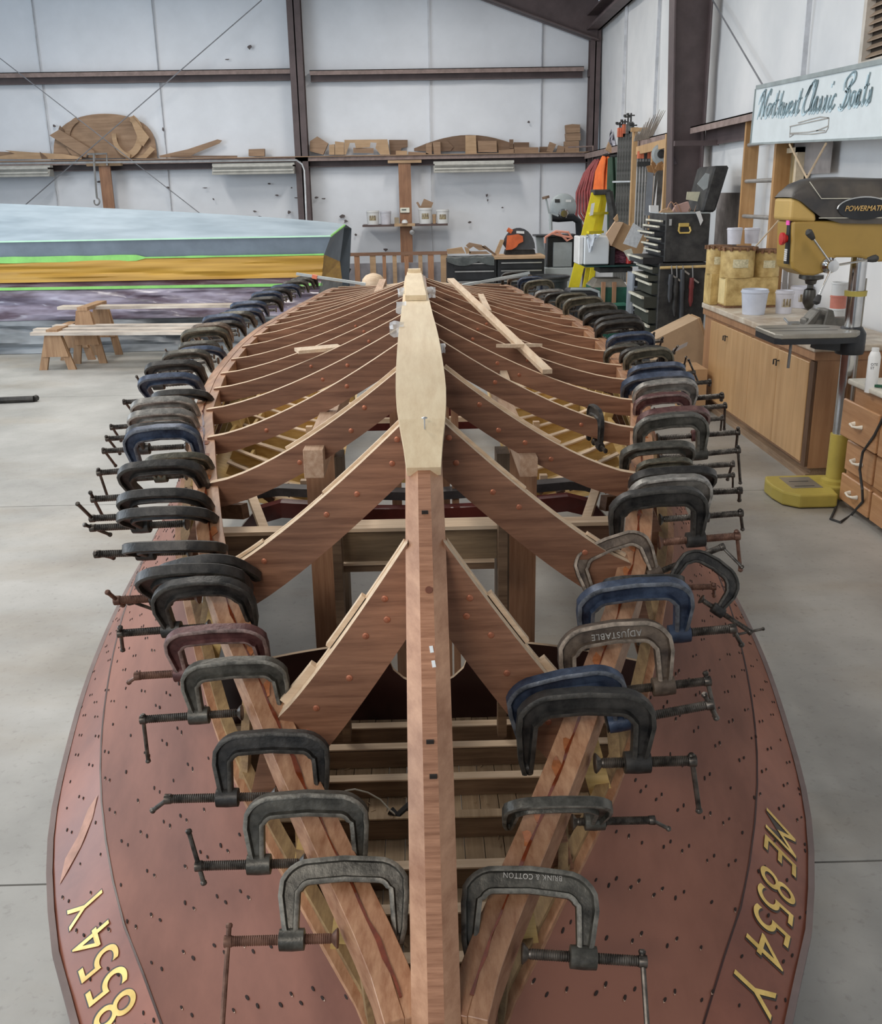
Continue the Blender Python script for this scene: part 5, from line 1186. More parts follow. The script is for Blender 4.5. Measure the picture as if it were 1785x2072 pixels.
# hoses and cords on the right wall
def hang(lab, col, pts, r, Y, n, spread, name='hose', cat='hose'):
    mb = MB()
    for k in range(n):
        o = spread*(k-(n-1)/2)/max(1, n-1); mb.tube([P(u+o*(.4+1.2*abs(math.sin(PI*i/(len(pts)-1)))), v+random.uniform(-2, 2)+abs(o)*.5, Y=Y-.03*k) for i, (u, v) in enumerate(pts)], r, 6)
    return tag(mb.build(name, col, smooth=True), lab, cat)
redh = mat('red_hose', (0.30, 0.06, 0.06), .5, var=.3); orc = mat('orange_cord', (0.95, 0.20, 0.04), .5, var=.15)
hang('dark red air hose hanging in loops by the back right corner', redh, [(1206, 322), (1192, 345), (1181, 385), (1182, 430), (1196, 452), (1203, 440), (1208, 400), (1210, 322)], .022, 17.0, 6, 20)
hang('bright orange extension cord hanging in a tight bundle', orc, [(1222, 316), (1214, 345), (1210, 395), (1216, 398), (1224, 350), (1230, 316)], .022, 16.4, 7, 12, 'extension_cord', 'cord')
hang('dark green garden hose hanging beside the steel bar clamps', mat('green_hose', (0.035, 0.075, 0.045), .5), [(1236, 318), (1236, 370), (1238, 470), (1246, 520), (1250, 470), (1248, 380), (1247, 318)], .035, 15.0, 3, 6)
MB_ = MB(); MB_.tube([P(1150, 298, Y=18.4), P(1200, 296, Y=18.4), P(1200, 345, Y=18.2)], .015, 6); tag(MB_.build('pipe_bracket', dust, smooth=True), 'thin brown pipe bracket in the back right corner above the hose', 'bracket')
for (u0, v0, u1, v1, Y_, what) in [(1203, 325, 1212, 321, 17.0, 'dark red air hose'), (1220, 316, 1230, 313, 16.3, 'orange extension cord'), (1236, 318, 1246, 316, 14.95, 'dark green garden hose')]:
    z_ = P(u0, v0, Y=Y_).z; tag(MB().tube([P(u0, v0, Y=Y_), P(u1, v1, Y=Y_), (XR, Y_, z_)], .025, 8).build('wall_hook', blkd), 'black wall hook that carries the '+what, 'hook')
# steel bar clamps standing in a rack
barm = mat('bar_steel', (0.15, 0.155, 0.15), .45, .5, var=.3, scale=12, c2=(0.26, .26, .25)); headm = mat('bar_clamp_head', (0.60, 0.16, 0.08), .5, var=.3)
wallx = 3.0
for k, (px, yt, yb, hd) in enumerate([(1254, 262, 470, headm), (1259, 262, 470, headm), (1264, 255, 470, headm), (1270, 255, 465, barm), (1276, 250, 462, barm), (1281, 262, 455, barm)]):
    Y = 14.6-.05*k; a = P(px, yt, Y=Y); b = P(px+1, yb, Y=Y)
    t = thing('bar_clamp', ['leftmost long steel bar clamp with orange head on the right wall', 'second long steel bar clamp from the left, orange head', 'third long bar clamp from the left, orange head, next to the plain ones', 'fourth long bar clamp from the left, dark steel head', 'fifth long bar clamp from the left, tallest T-handle', 'rightmost long bar clamp of the bundle beside the pale wood upright'][k], 'clamp', (b.x, Y, 0.55), 'long steel bar clamps standing on the right wall')
    MB().box(a.x-.018, a.x+.018, Y-.01, Y+.02, .6, a.z).build('bar', barm, t)
    MB().box(a.x-.028, a.x+.028, Y-.06, Y+.03, a.z-.10, a.z+.02).build('head', hd, t)
    h_ = P(px, yt-15+[0, 1, 2, -8, -6, 2][k], Y=Y).z; mb = MB().tube([(a.x, Y-.02, a.z), (a.x, Y-.02, h_)], .012, 6).tube([(a.x-.05, Y-.02, h_-.03), (a.x+.05, Y-.02, h_-.03)], .009, 6); mb.lathe([(.02, 0), (.02, .03)], (a.x-.045, Y-.02, h_-.03), 6); mb.build('screw_handle', blkd, t)
for k, px in enumerate((1293, 1299, 1305, 1311, 1317)):
    Y = 13.7; a = P(px, 316, Y=Y); t = thing('bar_clamp', ['first', 'second', 'third', 'fourth', 'fifth'][k]+' short bar clamp from the pale wood upright, under the pale rail', 'clamp', (a.x, Y, 1.3), 'short bar clamps hung under the pale rail')
    MB().box(a.x-.012, a.x+.012, Y-.01, Y+.02, 1.25, a.z).build('bar', barm, t); MB().box(a.x-.018, a.x+.018, Y-.05, Y+.03, a.z-.03, a.z+.06).build('head', headm if k != 2 else blkd, t)
    zz = P(px, 332, Y=Y).z; MB().box(a.x-.02, a.x+.02, Y-.04, Y, zz-.03, zz+.03).build('slider', blkd, t)
rk = thing('wall_rack', 'pale wooden rack frame for clamps and hand saws on the right wall', 'rack', (P(1285, 480, Y=14.0).x, 14.0, .6))
rkm = wood('rack_pine', (0.50, 0.29, 0.13), (0.70, 0.46, 0.24), 'z', .6, 12)
a = P(1281, 258, Y=14.0); b = P(1290, 258, Y=14.0); MB().box(a.x, b.x, 13.95, 14.03, .6, a.z).build('upright', rkm, rk)
a = P(1290, 305, Y=13.9); b = P(1350, 290, Y=12.1); MB().beam((a.x, 13.9, a.z), (b.x, 12.1, b.z), .04, .10).build('rail', rkm, rk)
a = P(1322, 300, Y=13.0); MB().box(a.x-.02, a.x+.02, 12.98, 13.02, 1.2, a.z).build('upright', rkm, rk)
a = P(1352, 290, Y=11.9); MB().box(a.x-.03, a.x+.03, 11.88, 11.94, .8, a.z+.1).build('upright', rkm, rk)
a = P(1281, 262, Y=13.93); MB().box(a.x-.03, a.x+.20, 13.9, 13.94, a.z-.03, a.z+.02).build('cross_piece', rkm, rk)
a = P(1240, 368, Y=14.4); b = P(1282, 367, Y=14.2); mb = MB().tube([(a.x, 14.4, a.z), (b.x, 14.2, b.z)], .015, 6); mb.build('rod', silver, rk)
# hand saws
handm = wood('saw_handle', (0.34, 0.16, 0.06), (0.55, 0.32, 0.15), 'z', .4, 14)
blade = mat('saw_blade', (0.42, 0.46, 0.52), .3, .6, var=.1); bladed = mat('old_blade', (0.14, 0.13, 0.12), .5, .5, var=.4)
for k, (pts, hp, Y, lab, m_) in enumerate([
    ([(1311, 348), (1323, 350), (1318, 436), (1304, 436)], [(1309, 336), (1318, 334), (1325, 342), (1325, 356), (1318, 352), (1312, 348)], 12.6, 'wide bright-bladed hand saw hanging left of the other saws', blade),
    ([(1326, 352), (1334, 340), (1322, 425), (1320, 425)], [(1318, 330), (1324, 322), (1328, 334), (1336, 338), (1325, 352)], 12.5, 'narrow dark-bladed hand saw second from the left', bladed),
    ([(1332, 345), (1344, 345), (1336, 430), (1327, 430)], [(1326, 342), (1332, 330), (1340, 326), (1346, 338), (1342, 350), (1334, 348)], 12.4, 'dark-bladed hand saw with curved brown handle second from the right', bladed),
    ([(1342, 345), (1350, 350), (1346, 400), (1343, 400)], [(1340, 334), (1348, 328), (1352, 335), (1350, 358), (1346, 352)], 12.3, 'hand saw with orange-brown handle nearest the brown column', bladed)]):
    t = thing('hand_saw', lab, 'saw', P(pts[2][0], pts[2][1], Y=Y), 'hand saws hanging on the right wall')
    pprism(pts, Y, .006).build('blade', m_, t); pprism(hp, Y+.01, .03).build('handle', handm, t)
c = P(1338, 312, Y=12.5); tag(MB().lathe([(.09, -.015), (.12, 0), (.09, .015)], c, 18, (0, -1, 0)).lathe([(.05, -.02), (.05, .02)], c, 12, (0, -1, 0), 1).build('grinding_disc', [g1, blkd]), 'grey disc hanging above the hand saws', 'disc')
# feather duster like bundle and plastic bag on the girt
mb = MB()
for k in range(16):
    a = P(1284+k*2.2, 286-k*.4, Y=13.4); mb.tube([a, a+Vector((.02+.01*k, 0, .12+.016*k*random.uniform(.5, 1.3)))], [.014, .003], 5)
tag(mb.build('dry_stalks', mat('grey_stalks', (0.27, 0.23, 0.19), .8, var=.3)), 'bundle of grey pointed stalks lying above the pale rail', 'bundle')
mb = MB(); rows = []
for i in range(8):
    rows.append([P(1232+k*3.2+random.uniform(-1, 1), 300-i*5.6*(math.sin(.5+k*.5)), Y=16.2+random.uniform(-.08, .08)) for k in range(6)])
tag(mb.grid(rows).build('plastic_bag', clearp, smooth=True), 'pale plastic bag on the girt left of the bar clamps', 'bag')
tag(pprism([(1226, 303), (1232, 287), (1240, 300), (1238, 310)], 16.0, .05).build('paper_bundle', scrapl), 'small tan paper bundle on the girt near the corner', 'paper')
# yellow step ladder leaning
ylw = mat('ladder_yellow', (0.80, 0.66, 0.03), .45, var=.08)
ld = thing('step_ladder', 'yellow folded step ladder leaning in the back right corner', 'ladder', (P(1165, 580, Y=13.0).x, 13.0, 0))
def lbar(p0, p1, Y0, Y1, w, m_, nm, h=.03):
    a = P(*p0, Y=Y0); b = P(*p1, Y=Y1); d = a-b; b2 = b+(b-a)*(b.z/max(.1, (a.z-b.z))) if False else a+(b-a)*(a.z/(a.z-b.z))
    MB().beam(a, b2, w, h, (0, 1, 0)).build(nm, m_, ld)
lbar((1207, 392), (1164, 570), 13.0, 12.8, .13, ylw, 'rail'); lbar((1224, 392), (1196, 570), 13.1, 13.3, .07, ylw, 'rail'); lbar((1216, 392), (1185, 570), 13.12, 13.0, .05, ylw, 'rail')
a = P(1200, 393, Y=13.0); b = P(1234, 383, Y=13.0); MB().box(a.x, b.x, 12.92, 13.2, a.z-.01, b.z).build('top_cap', blkd, ld, bevel=.01)
for k, (u, v) in enumerate(((1196, 432), (1187, 470), (1180, 505), (1172, 540))):
    a = P(u, v, Y=12.9); b = P(u+30, v-1, Y=13.05); MB().beam(a, b, .09, .03).build('step', ylw, ld)
pprism([(1197, 412), (1204, 410), (1200, 435), (1193, 437)], 12.86, .004).build('label', white, ld)
tag(MB().tube([P(1232, 388, Y=12.95), P(1240, 430, Y=12.95), P(1238, 500, Y=12.95)], .05, 8).build('black_hose', blkd, smooth=True), 'thick black hose hanging down right of the yellow ladder', 'hose')
# green machine table with white box, carton, striped cloth
green = mat('machine_green', (0.03, 0.13, 0.09), .45, var=.25); greend = mat('dark_green', (0.015, 0.05, 0.045), .5, var=.3)
gt = thing('green_table_saw', 'dark green machine stand with a sloped base behind the clamps', 'machine', (P(1235, 600, Y=11.8).x, 11.8, 0))
mb = MB(); pbox(mb, 1186, 1296, 536, 541, 11.5, .6); mb.build('table_top', greend, gt)
mb = MB(); pbox(mb, 1214, 1280, 541, 552, 11.6, .4); mb.build('motor_box', blkd, gt)
a = P(1200, 582, Y=11.5); b = P(1271, 582, Y=11.5); c = P(1212, 566, Y=11.5); d = P(1262, 566, Y=11.5)
mb = MB(); mb.hexa([(a.x, 11.5, a.z), (b.x, 11.5, b.z), (b.x, 12.0, b.z), (a.x, 12.0, a.z), (c.x, 11.6, c.z), (d.x, 11.6, d.z), (d.x, 11.9, d.z), (c.x, 11.9, c.z)]); mb.build('sloped_shoulder', mat('dusty_green', (0.25, 0.22, 0.18), .8, var=.2), gt)
MB().box(a.x, b.x, 11.5, 12.0, .12, a.z).build('base_box', green, gt); 
for s_ in (a.x+.04, b.x-.04): MB().box(s_-.03, s_+.03, 11.5, 12.0, 0, .12).build('foot', greend, gt)
for u in (1221, 1243): e = P(u, 600, Y=11.45); MB().box(e.x-.022, e.x+.022, 11.45, 11.49, .5, P(u, 571, Y=11.45).z).build('wood_strip', fir, gt)
mb = MB(); pbox(mb, 1204, 1268, 614, 620, 11.35, .15); mb.build('front_shelf', mat('bright_green', (0.06, 0.22, 0.15), .5), gt)
Y = 11.52; zt = P(1200, 536, Y=11.5).z+.0015
wbx = thing('white_box', 'white plastic cabinet box standing on the green table', 'box', (P(1203, 537, Y=Y).x, Y+.2, zt))
a = P(1171, 540, Y=Y); b = P(1234, 478, Y=Y); c = P(1183, 478, Y=Y)
MB().box(c.x, b.x, Y, Y+.4, zt, b.z).build('body', mat('white_enamel', (0.66, .69, .71), .3, var=.03), wbx, bevel=.01); MB().box(a.x, c.x-.004, Y+.03, Y+.40, zt, b.z).build('side_panel', white, wbx, bevel=.01)
mb = MB(); rows = []
for i in range(7):
    rows.append([P(1186+k*4.2+random.uniform(-1, 1)-i*.2*k, 474+i*6.0*(1 if k in (2, 3, 4) else .3)+random.uniform(-1, 1), Y=Y-.03-random.uniform(0, .03)) for k in range(8)])
tag(mb.grid(rows).build('white_rag', mat('white_rag', (0.68, .73, .80), .8, var=.08, scale=14, bump=.4), smooth=True), 'crumpled white rag draped over the white box', 'cloth')
card = mat('carton', (0.46, 0.29, 0.155), .75, var=.08); cardl = mat('carton_light', (0.58, 0.39, 0.25), .75, var=.06)
ct = thing('cardboard_carton', 'tilted open cardboard carton with a white label beside the tool chest', 'box', P(1265, 540, Y=11.4))
pprism([(1237, 497), (1261, 450), (1281, 460), (1310, 480), (1300, 512), (1286, 522)], 11.55, .28).build('body', card, ct)
pprism([(1227, 474), (1245, 448), (1261, 451), (1237, 498), (1233, 488)], 11.5, .05).build('side_flap', cardl, ct); pprism([(1262, 508), (1278, 503), (1284, 522), (1274, 528)], 11.24, .02).build('tape', cream, ct)
pprism([(1242, 443), (1250, 433), (1252, 446), (1247, 450)], 11.5, .03).build('flap', card, ct); pprism([(1261, 493), (1282, 451), (1305, 466), (1288, 502)], 11.25, .006).build('paper_label', mat('label_paper', (0.62, 0.63, 0.64), .6, var=.12, scale=40), ct)
tag(MB().lathe([(.14, 0), (.16, .06), (.12, .14), (.03, .18)], P(1258, 531, Y=11.85), 16).build('striped_cloth', mat('pink_stripes', (0.30, 0.06, 0.12), .8, var=.6, scale=30, stretch=(1, 1, 4), c2=(0.62, 0.25, 0.35))), 'bundled pink striped cloth under the tilted carton', 'cloth')
e = P(1274, 530, Y=11.55); tag(MB().lathe([(.03, 0), (.03, .12), (.015, .15)], (e.x, 11.6, zt), 10).build('red_can', mat('red_paint', (0.55, .03, .02), .4)), 'small red can on the green table beside the striped cloth', 'can')
mb = MB(); pbox(mb, 1234, 1245, 500, 536, 11.55, .3); tag(mb.build('dark_case', blk), 'narrow black case between the white box and the carton', 'case')
# rubbish bin and black case
tp = P(1106, 560, Y=12.2); r = (P(1150, 560, Y=12.2).x-P(1062, 560, Y=12.2).x)/2
bn = thing('rubbish_bin', 'round black rubbish bin beyond the far right clamps', 'bin', (tp.x, 12.2, 0)); MB().lathe([(r*.78, 0), (r*.96, tp.z-.05), (r*1.03, tp.z-.045), (r*1.03, tp.z), (r*.95, tp.z), (r*.93, tp.z-.1), (r*.75, .05), (0, .05)], (tp.x, 12.2, 0), 28).build('body', mat('black_plastic', (0.055, .058, .06), .5, var=.2), bn, smooth=True)
MB().tube([(tp.x+r*1.03*math.cos(t), 12.2+r*1.03*math.sin(t), tp.z) for t in frange(0, 2*PI, .3)], .016, 6).build('rim', blkd, bn, smooth=True)
mb = MB(); pbox(mb, 1150, 1215, 586, 610, 10.75, .35, zb=.0); cse = thing('black_case', 'black boxy case with rounded lid right of the rubbish bin', 'case', (P(1182, 600, Y=10.75).x, 10.9, 0)); mb.build('body', blk, cse, bevel=.03, bevseg=3)
MB().tube([P(1155, 585, Y=10.74), P(1195, 585, Y=10.74), P(1212, 591, Y=10.74), P(1214, 605, Y=10.74)], .015, 6).build('edge_trim', g1, cse, smooth=True)
# narrow grey drawer unit
dr = thing('small_drawer_unit', 'narrow grey-framed drawer unit squeezed left of the tall tool chest', 'cabinet', (P(1294, 640, Y=11.0).x, 11.1, 0))
a = P(1281, 553, Y=11.0); b = P(1309, 553, Y=11.0); MB().box(a.x, b.x, 11.0, 11.3, 0, a.z).build('frame', mat('grey_frame', (0.30, .33, .38), .5), dr)
z_ = a.z-.03
for k in range(8): MB().box(a.x+.02, b.x-.015, 10.985, 11.0, z_-.105, z_).build('drawer', blk, dr); MB().box(a.x+.03, b.x-.02, 10.97, 10.985, z_-.02, z_-.002).build('pull', silver, dr); z_ -= .125
# tall black tool chest in two pieces, seen from its end
cx0 = P(1338, 560, Y=9.9).x; cx1 = P(1430, 560, Y=9.9).x; cd = .72
zt = P(1385, 433, Y=9.9).z; zm_ = P(1385, 532, Y=9.9).z
up_ = thing('tool_chest', 'tall black top chest with half-open drawers and yellow end handle', 'tool chest', (cx0+.2, 10.2, zm_))
MB().box(cx0+.02, cx1, 9.9, 9.9+cd, zm_+.01, zt).build('body', blkd, up_, bevel=.006)
MB().box(cx0+.02, cx1, 9.9, 9.9+cd, zt+.001, zt+.012).build('rim', g1, up_)
z_ = zt-.05
for k, (h, o) in enumerate([(.04, .02), (.045, .05), (.045, .10), (.045, .03), (.05, .06), (.05, .03), (.07, .20)]):
    d_ = MB().box(cx0+.02-o, cx0+.02, 9.93, 9.9+cd-.03, z_-h, z_-.008).build('drawer', blk, up_)
    MB().box(cx0-.005-o, cx0+.018-o, 9.93, 9.9+cd-.03, z_-.022, z_-.006).build('pull', cream, d_); z_ -= h+.012
hc = P(1384, 459, Y=9.88); yh = mat('handle_yellow', (0.62, .44, .12), .45)
h_ = MB().box(hc.x-.05, hc.x+.05, 9.87, 9.9, hc.z+.0, hc.z+.035).build('handle_plate', yh, up_, bevel=.005); MB().tube([(hc.x-.05, 9.86, hc.z), (hc.x-.058, 9.84, hc.z-.035), (hc.x-.045, 9.84, hc.z-.055), (hc.x+.045, 9.84, hc.z-.055), (hc.x+.058, 9.84, hc.z-.035), (hc.x+.05, 9.86, hc.z)], .009, 6).build('bail', yh, h_, smooth=True)
e = P(1357, 450, Y=9.89); MB().box(e.x-.012, e.x+.012, 9.89, 9.9, e.z-.03, e.z+.03).build('latch', silver, up_)
lid = MB(); a = P(1402, 434, Y=10.3); b = P(1436, 337, Y=10.3)
lid.hexa([(a.x+.0, 10.0, zt+.01), (a.x+.14, 10.0, zt+.01), (a.x+.14, 10.6, zt+.01), (a.x, 10.6, zt+.01), (a.x+.10, 10.0, b.z), (a.x+.25, 10.0, b.z), (a.x+.25, 10.6, b.z), (a.x+.10, 10.6, b.z)]); lid.build('lid', blkd, up_, bevel=.02)
pprism([(1411, 372), (1428, 350), (1436, 352), (1432, 380), (1424, 385)], 9.99, .006).build('lid_pocket', g1, up_)
lo_ = thing('tool_cabinet', 'tall black roller cabinet under the top chest, air tools hung on its end', 'tool chest', (cx0+.2, 10.2, 0))
MB().box(cx0-.02, cx1+.0, 9.9, 9.9+cd, .1, zm_).build('body', blkd, lo_, bevel=.006)
z_ = zm_-.03
for k, (h, o) in enumerate([(.07, .06), (.06, .10), (.12, .06), (.12, .13), (.14, .08), (.30, .06)]):
    d_ = MB().box(cx0-.02-o, cx0-.02, 9.94, 9.9+cd-.03, z_-h, z_-.01).build('drawer', mat('green_black', (0.05, .055, .045), .5, .2), lo_)
    MB().box(cx0-.045-o, cx0-.02-o, 9.94, 9.9+cd-.03, z_-.03, z_-.008).build('pull', cream, d_); z_ -= h+.012
for u in (cx0+.05, cx1-.06): MB().cyl((u-.02, 9.96, .05), (u+.02, 9.96, .05), .05, n=12).build('caster', blkd, lo_)
e0 = P(1336, 542, Y=9.86); e1 = P(1428, 539, Y=9.86); tag(MB().tube([e0, e1], .014, 8).build('dowel', mat('pale_dowel', (0.66, .48, .22), .5), smooth=True), 'pale wooden dowel rail across the end of the black cabinet', 'rail')
for k, (u, v0, v1, m_, tipc, lab) in enumerate([(1358, 555, 612, dgrey, 'y', 'grey air tool with yellow tip hanging first on the dowel'), (1368, 562, 640, blkd, 'w', 'dark air tool with white tip hanging second on the dowel'), (1381, 545, 660, dgrey, None, 'grey metal pry bar hanging third on the dowel'), (1400, 562, 620, mat('tool_red', (0.22, .04, .04), .5), 'r', 'dark red air tool hanging rightmost on the dowel')]):
    a = P(u, v0, Y=9.84); b = P(u-3, v1, Y=9.84); t = thing('air_tool', lab, 'tool', b, 'tools hanging from the dowel rail')
    MB().tube([(a.x, 9.84, e0.z+.02), (a.x+.01, 9.84, a.z)], .006, 6).build('hook', silver, t)
    MB().tube([a, a.lerp(b, .35), a.lerp(b, .4), a.lerp(b, .8), b], [.022, .028, .022, .024, .008], 10).build('body', m_, t, smooth=True)
    MB().beam(a, a+Vector((.07, 0, -.05)), .016, .02, (0, 1, 0)).build('lever', silver, t)
# clutter on top of the tall chest
for k, (pts, m_, lab, nm) in enumerate([([(1340, 433), (1345, 425), (1360, 420), (1368, 433)], scrapl, 'crumpled brown paper on top of the tall black chest', 'crumpled_paper'), ([(1368, 430), (1375, 416), (1400, 408), (1404, 420), (1398, 432)], mat('pink_paper', (0.48, .30, .26), .7), 'pinkish rolled paper lying on the tall chest', 'paper_roll'), ([(1324, 416), (1341, 416), (1341, 430), (1324, 430)], white, 'small white box at the left end of the tall chest top', 'white_carton'),
     ([(1402, 388), (1430, 388), (1424, 408), (1400, 404)], mat('cream_card', (0.72, .68, .5), .6), 'cream card propped inside the chest lid', 'card'), ([(1397, 428), (1406, 426), (1412, 445), (1407, 455), (1402, 440)], white, 'white paper tag hanging over the chest edge', 'paper_tag'), ([(1424, 420), (1433, 423), (1434, 433), (1424, 431)], scrapl, 'small wood block at the lid hinge', 'wood_block')]):
    q = [P(u, v, Y=9.88+.05*k) for u, v in pts]; yv = 9.88+.09*(k+1) if k != 4 else 9.885; mb = MB(); mb.prism([(v.x, max(v.z, zt+.014) if k != 4 else v.z) for v in q], (0, yv, 0), (1, 0, 0), (0, 0, 1), -(.06 if k < 3 else .008)); tag(mb.build(nm, m_), lab, 'paper' if k in (0, 1, 3, 4) else 'box')
mb = MB()
for k in range(5): mb.tube([P(1350+k*14+i*4, 425-14*math.sin(i*.8+k)-i*1.5, Y=9.95+.1*k) for i in range(6)], .005, 5)
tag(mb.build('cable', mat('copper_cable', (0.45, .25, .15), .5), smooth=True), 'tangle of thin cables on top of the tall chest', 'cable')
# cardboard leaning at the bench end
cb = thing('cardboard_sheet', 'large light cardboard box leaning before the bench end', 'box', P(1390, 760, Y=9.0)); 
pprism([(1328, 686), (1414, 644), (1432, 700), (1428, 762), (1345, 770), (1330, 735)], 9.1, .35).build('carton', mat('carton_pale', (0.50, .35, .22), .7, var=.07), cb); pprism([(1414, 644), (1418, 643), (1436, 700), (1431, 702)], 9.08, .3).build('flap', card, cb); pprism([(1362, 706), (1392, 692), (1390, 700), (1362, 714)], 8.74, .004).build('tape', mat('grey_tape', (0.4, .4, .42), .4), cb)
tag(MB().box(P(1385, 800, Y=8.4).x, P(1424, 800, Y=8.4).x, 8.33, 8.7, 0, P(1400, 745, Y=8.4).z-.0).build('brown_carton', card), 'brown carton on the floor below the leaning cardboard', 'box')
# ------------------------------------------------------------------ bench with cupboards
maple = wood('maple_panel', (0.50, 0.29, 0.13), (0.66, 0.42, 0.21), 'z', .4, 6, blotch=.15); mapled = wood('maple_end', (0.34, 0.17, 0.085), (0.48, 0.27, 0.145), 'z', .45, 6, blotch=.2)
xb = 2.5; yn0 = P(1652.8, 697, X=xb).y; yf0 = P(1425, 612, X=xb).y; ztop_ = (P(1652.8, 697, X=xb).z+P(1425, 612, X=xb).z)/2
bc = thing('bench_cabinet', 'long maple base cabinet with four flat doors along the right wall', 'cabinet', (2.8, (yn0+yf0)/2, 0))
MB().box(xb+.02, XR-.06, yn0, yf0, .09, ztop_-.10).build('body', mapled, bc); MB().box(xb+.05, XR-.06, yn0+.02, yf0, 0, .09).build('plinth', wood('plinth', (0.25, .16, .1), (0.4, .28, .18), 'y', .7), bc)
MB().box(xb+.015, xb+.06, yn0+.01, yf0, 0.0, .05).build('kick_board', MATS['plinth'], bc)
eds = [(1439, 1471), (1472.5, 1521), (1523, 1579), (1581, 1644)]
for k, (u0, u1) in enumerate(eds):
    ya = P(u1, 690, X=xb).y; yb_ = P(u0, 650, X=xb).y
    pts_ = [(u0, 640+k*15), (u1, 655+k*15)]
    d_ = MB().box(xb-.002, xb+.019, ya+.010, yb_-.010, .115, ztop_-.125).build('door', maple, bc, bevel=.003)
    yk = (ya+.035) if k % 2 == 0 else (yb_-.035)
    MB().tube([(xb-.002, yk, ztop_-.20), (xb-.022, yk, ztop_-.20), (xb-.022, yk, ztop_-.235)], .006, 6).build('pull', blkd, d_, smooth=True)
for u_ in (1471.7, 1522, 1580):
    yg = P(u_, 670, X=xb).y; MB().box(xb+.004, xb+.021, yg-.010, yg+.010, .115, ztop_-.125).build('door_gap_shade', mat('black_hole', (0, 0, 0)), bc)  # black strip paints the shade in the slit between two doors
MB().box(xb, xb+.018, yn0+.004, P(1644, 690, X=xb).y-.002, .1, ztop_-.11).build('dark_stile', wood('dark_stile', (0.07, .035, .02), (0.2, .11, .06), 'z', .6), bc)
wt = thing('worktop', 'stained laminate worktop on the long bench', 'worktop', (2.8, (yn0+yf0)/2, ztop_-.1)); lam = mat('worktop_laminate', (0.52, 0.38, 0.26), .5, var=.25, scale=5, c2=(0.70, .64, .54), detail=8)
MB().box(xb-.02, XR-.06, yn0-.02, yf0, ztop_-.045, ztop_).build('top', lam, wt, bevel=.008, bevseg=2); MB().box(xb-.005, xb+.03, yn0-.005, yf0, ztop_-.099, ztop_-.046).build('front_edge', mapled, wt); MB().box(xb+.03, XR-.06, yn0-.005, yn0+.03, ztop_-.099, ztop_-.046).build('front_edge', mapled, wt)
def onb(px, py, z=None): return P(px, py, Z=ztop_ if z is None else z)
# yellow cans and boxes on the bench
yc = mat('old_yellow_paint', (0.50, 0.32, 0.10), .55, var=.25, scale=9, c2=(0.70, .52, .22), detail=7); rusty = mat('rust_crust', (0.20, .10, .05), .8, var=.4, scale=20)
yb1 = thing('yellow_box', 'long yellow wooden box under the yellow cans, front right on the bench', 'box', onb(1520, 605)); a = P(1468, 606, Y=8.3); a.z = ztop_; b = P(1573, 598, Y=a.y); zz = P(1470, 563, Y=a.y).z
MB().box(a.x, b.x, a.y, a.y+.22, ztop_+.015, zz).build('body', yc, yb1, bevel=.004); MB().box(a.x-.0, b.x+.01, a.y-.02, a.y+.24, ztop_+.001, ztop_+.014).build('base_board', rusty, yb1); MB().box(a.x-.004, a.x, a.y+.02, a.y+.20, ztop_+.03, zz-.01).build('front_notch', mat('pale_yellow', (0.7, .56, .28), .6), yb1)
a2 = P(1437, 596, Y=8.53); a2.z = ztop_; zz2 = P(1440, 555, Y=a2.y).z
yb2 = thing('yellow_box', 'small yellow box under the rusted can at the far end of the bench', 'box', a2); MB().box(a2.x, a2.x+.13, a2.y, a2.y+.2, ztop_+.001, zz2).build('body', yc, yb2, bevel=.004)
def can(cx_, yt, yb_, w, Y, z0, lab, lid=True):
    c = P(cx_, yb_, Y=Y); c.z = z0; r = w/2*Y/FPX*1.02; h = P(cx_, yt, Y=Y).z-z0
    t = thing('yellow_can', lab, 'can', c, 'old yellow paint cans on the bench'); MB().lathe([(r*.97, 0), (r*.98, h*.9), (r*1.0, h*.91), (r*.96, h*.92), (r*.98, h)], c, 22).build('body', yc, t, smooth=True)
    mb = MB(); mb.lathe([(r*1.02, h*.93), (r*1.05, h*.97), (r*.9, h+.006), (0, h+.006)], c, 22)
    for k in range(14): mb.obox(c+Vector((r*1.06*math.cos(k*.449), r*1.06*math.sin(k*.449), h*.95)), (.02, .02, .03), (0, 0, k*.449))
    mb.build('lid', rusty, t)
    mb = MB(); rows = [[c+Vector((r*1.01*math.sin(u-.1), -r*1.01*math.cos(u-.1), q)) for u in frange(-.45, .45, .15)] for q in (h*.34, h*.62)]; mb.grid(rows); mb.build('faded_label', mat('faded_label', (0.62, .55, .34), .7, var=.3, scale=60, c2=(.7, .62, .4)), t, smooth=True)
    return t
can(1490, 500, 563, 66, a.y+.11, zz+.001, 'front yellow can with crimped rusty lid, left on the long box'); can(1549, 505, 563, 50, a.y+.13, zz+.001, 'narrower yellow can right on the long box')
can(1450, 497, 556, 44, a2.y+.1, zz2+.001, 'rust-streaked can at the far end of the bench')
zl = P(1490, 497, Y=a.y+.11).z+.012
tub(1470, 1500, 464, 497, a.y+.11, 'clear tub half full standing on the front yellow can', clearp, False, 'tubs stacked on the yellow cans', .85, zl)
tub(1505, 1535, 466, 497, a.y+.20, 'cloudy tub leaning next to the clear one on the cans', clearp, False, 'tubs stacked on the yellow cans', .85, zl)
bt_ = tub(1499, 1551, 578, 628, 7.85, 'cloudy white mixing tub standing alone at the front of the bench', mat('milky_plastic', (0.60, .64, .74), .3, var=.08), False, 'mixing tubs on the bench', .84, ztop_+.001)
tub(1567, 1603, 588, 634, onb(1585, 634).y, 'clear measuring cup beside the drill press table', clearp, True, 'mixing tubs on the bench', .84, ztop_+.001)
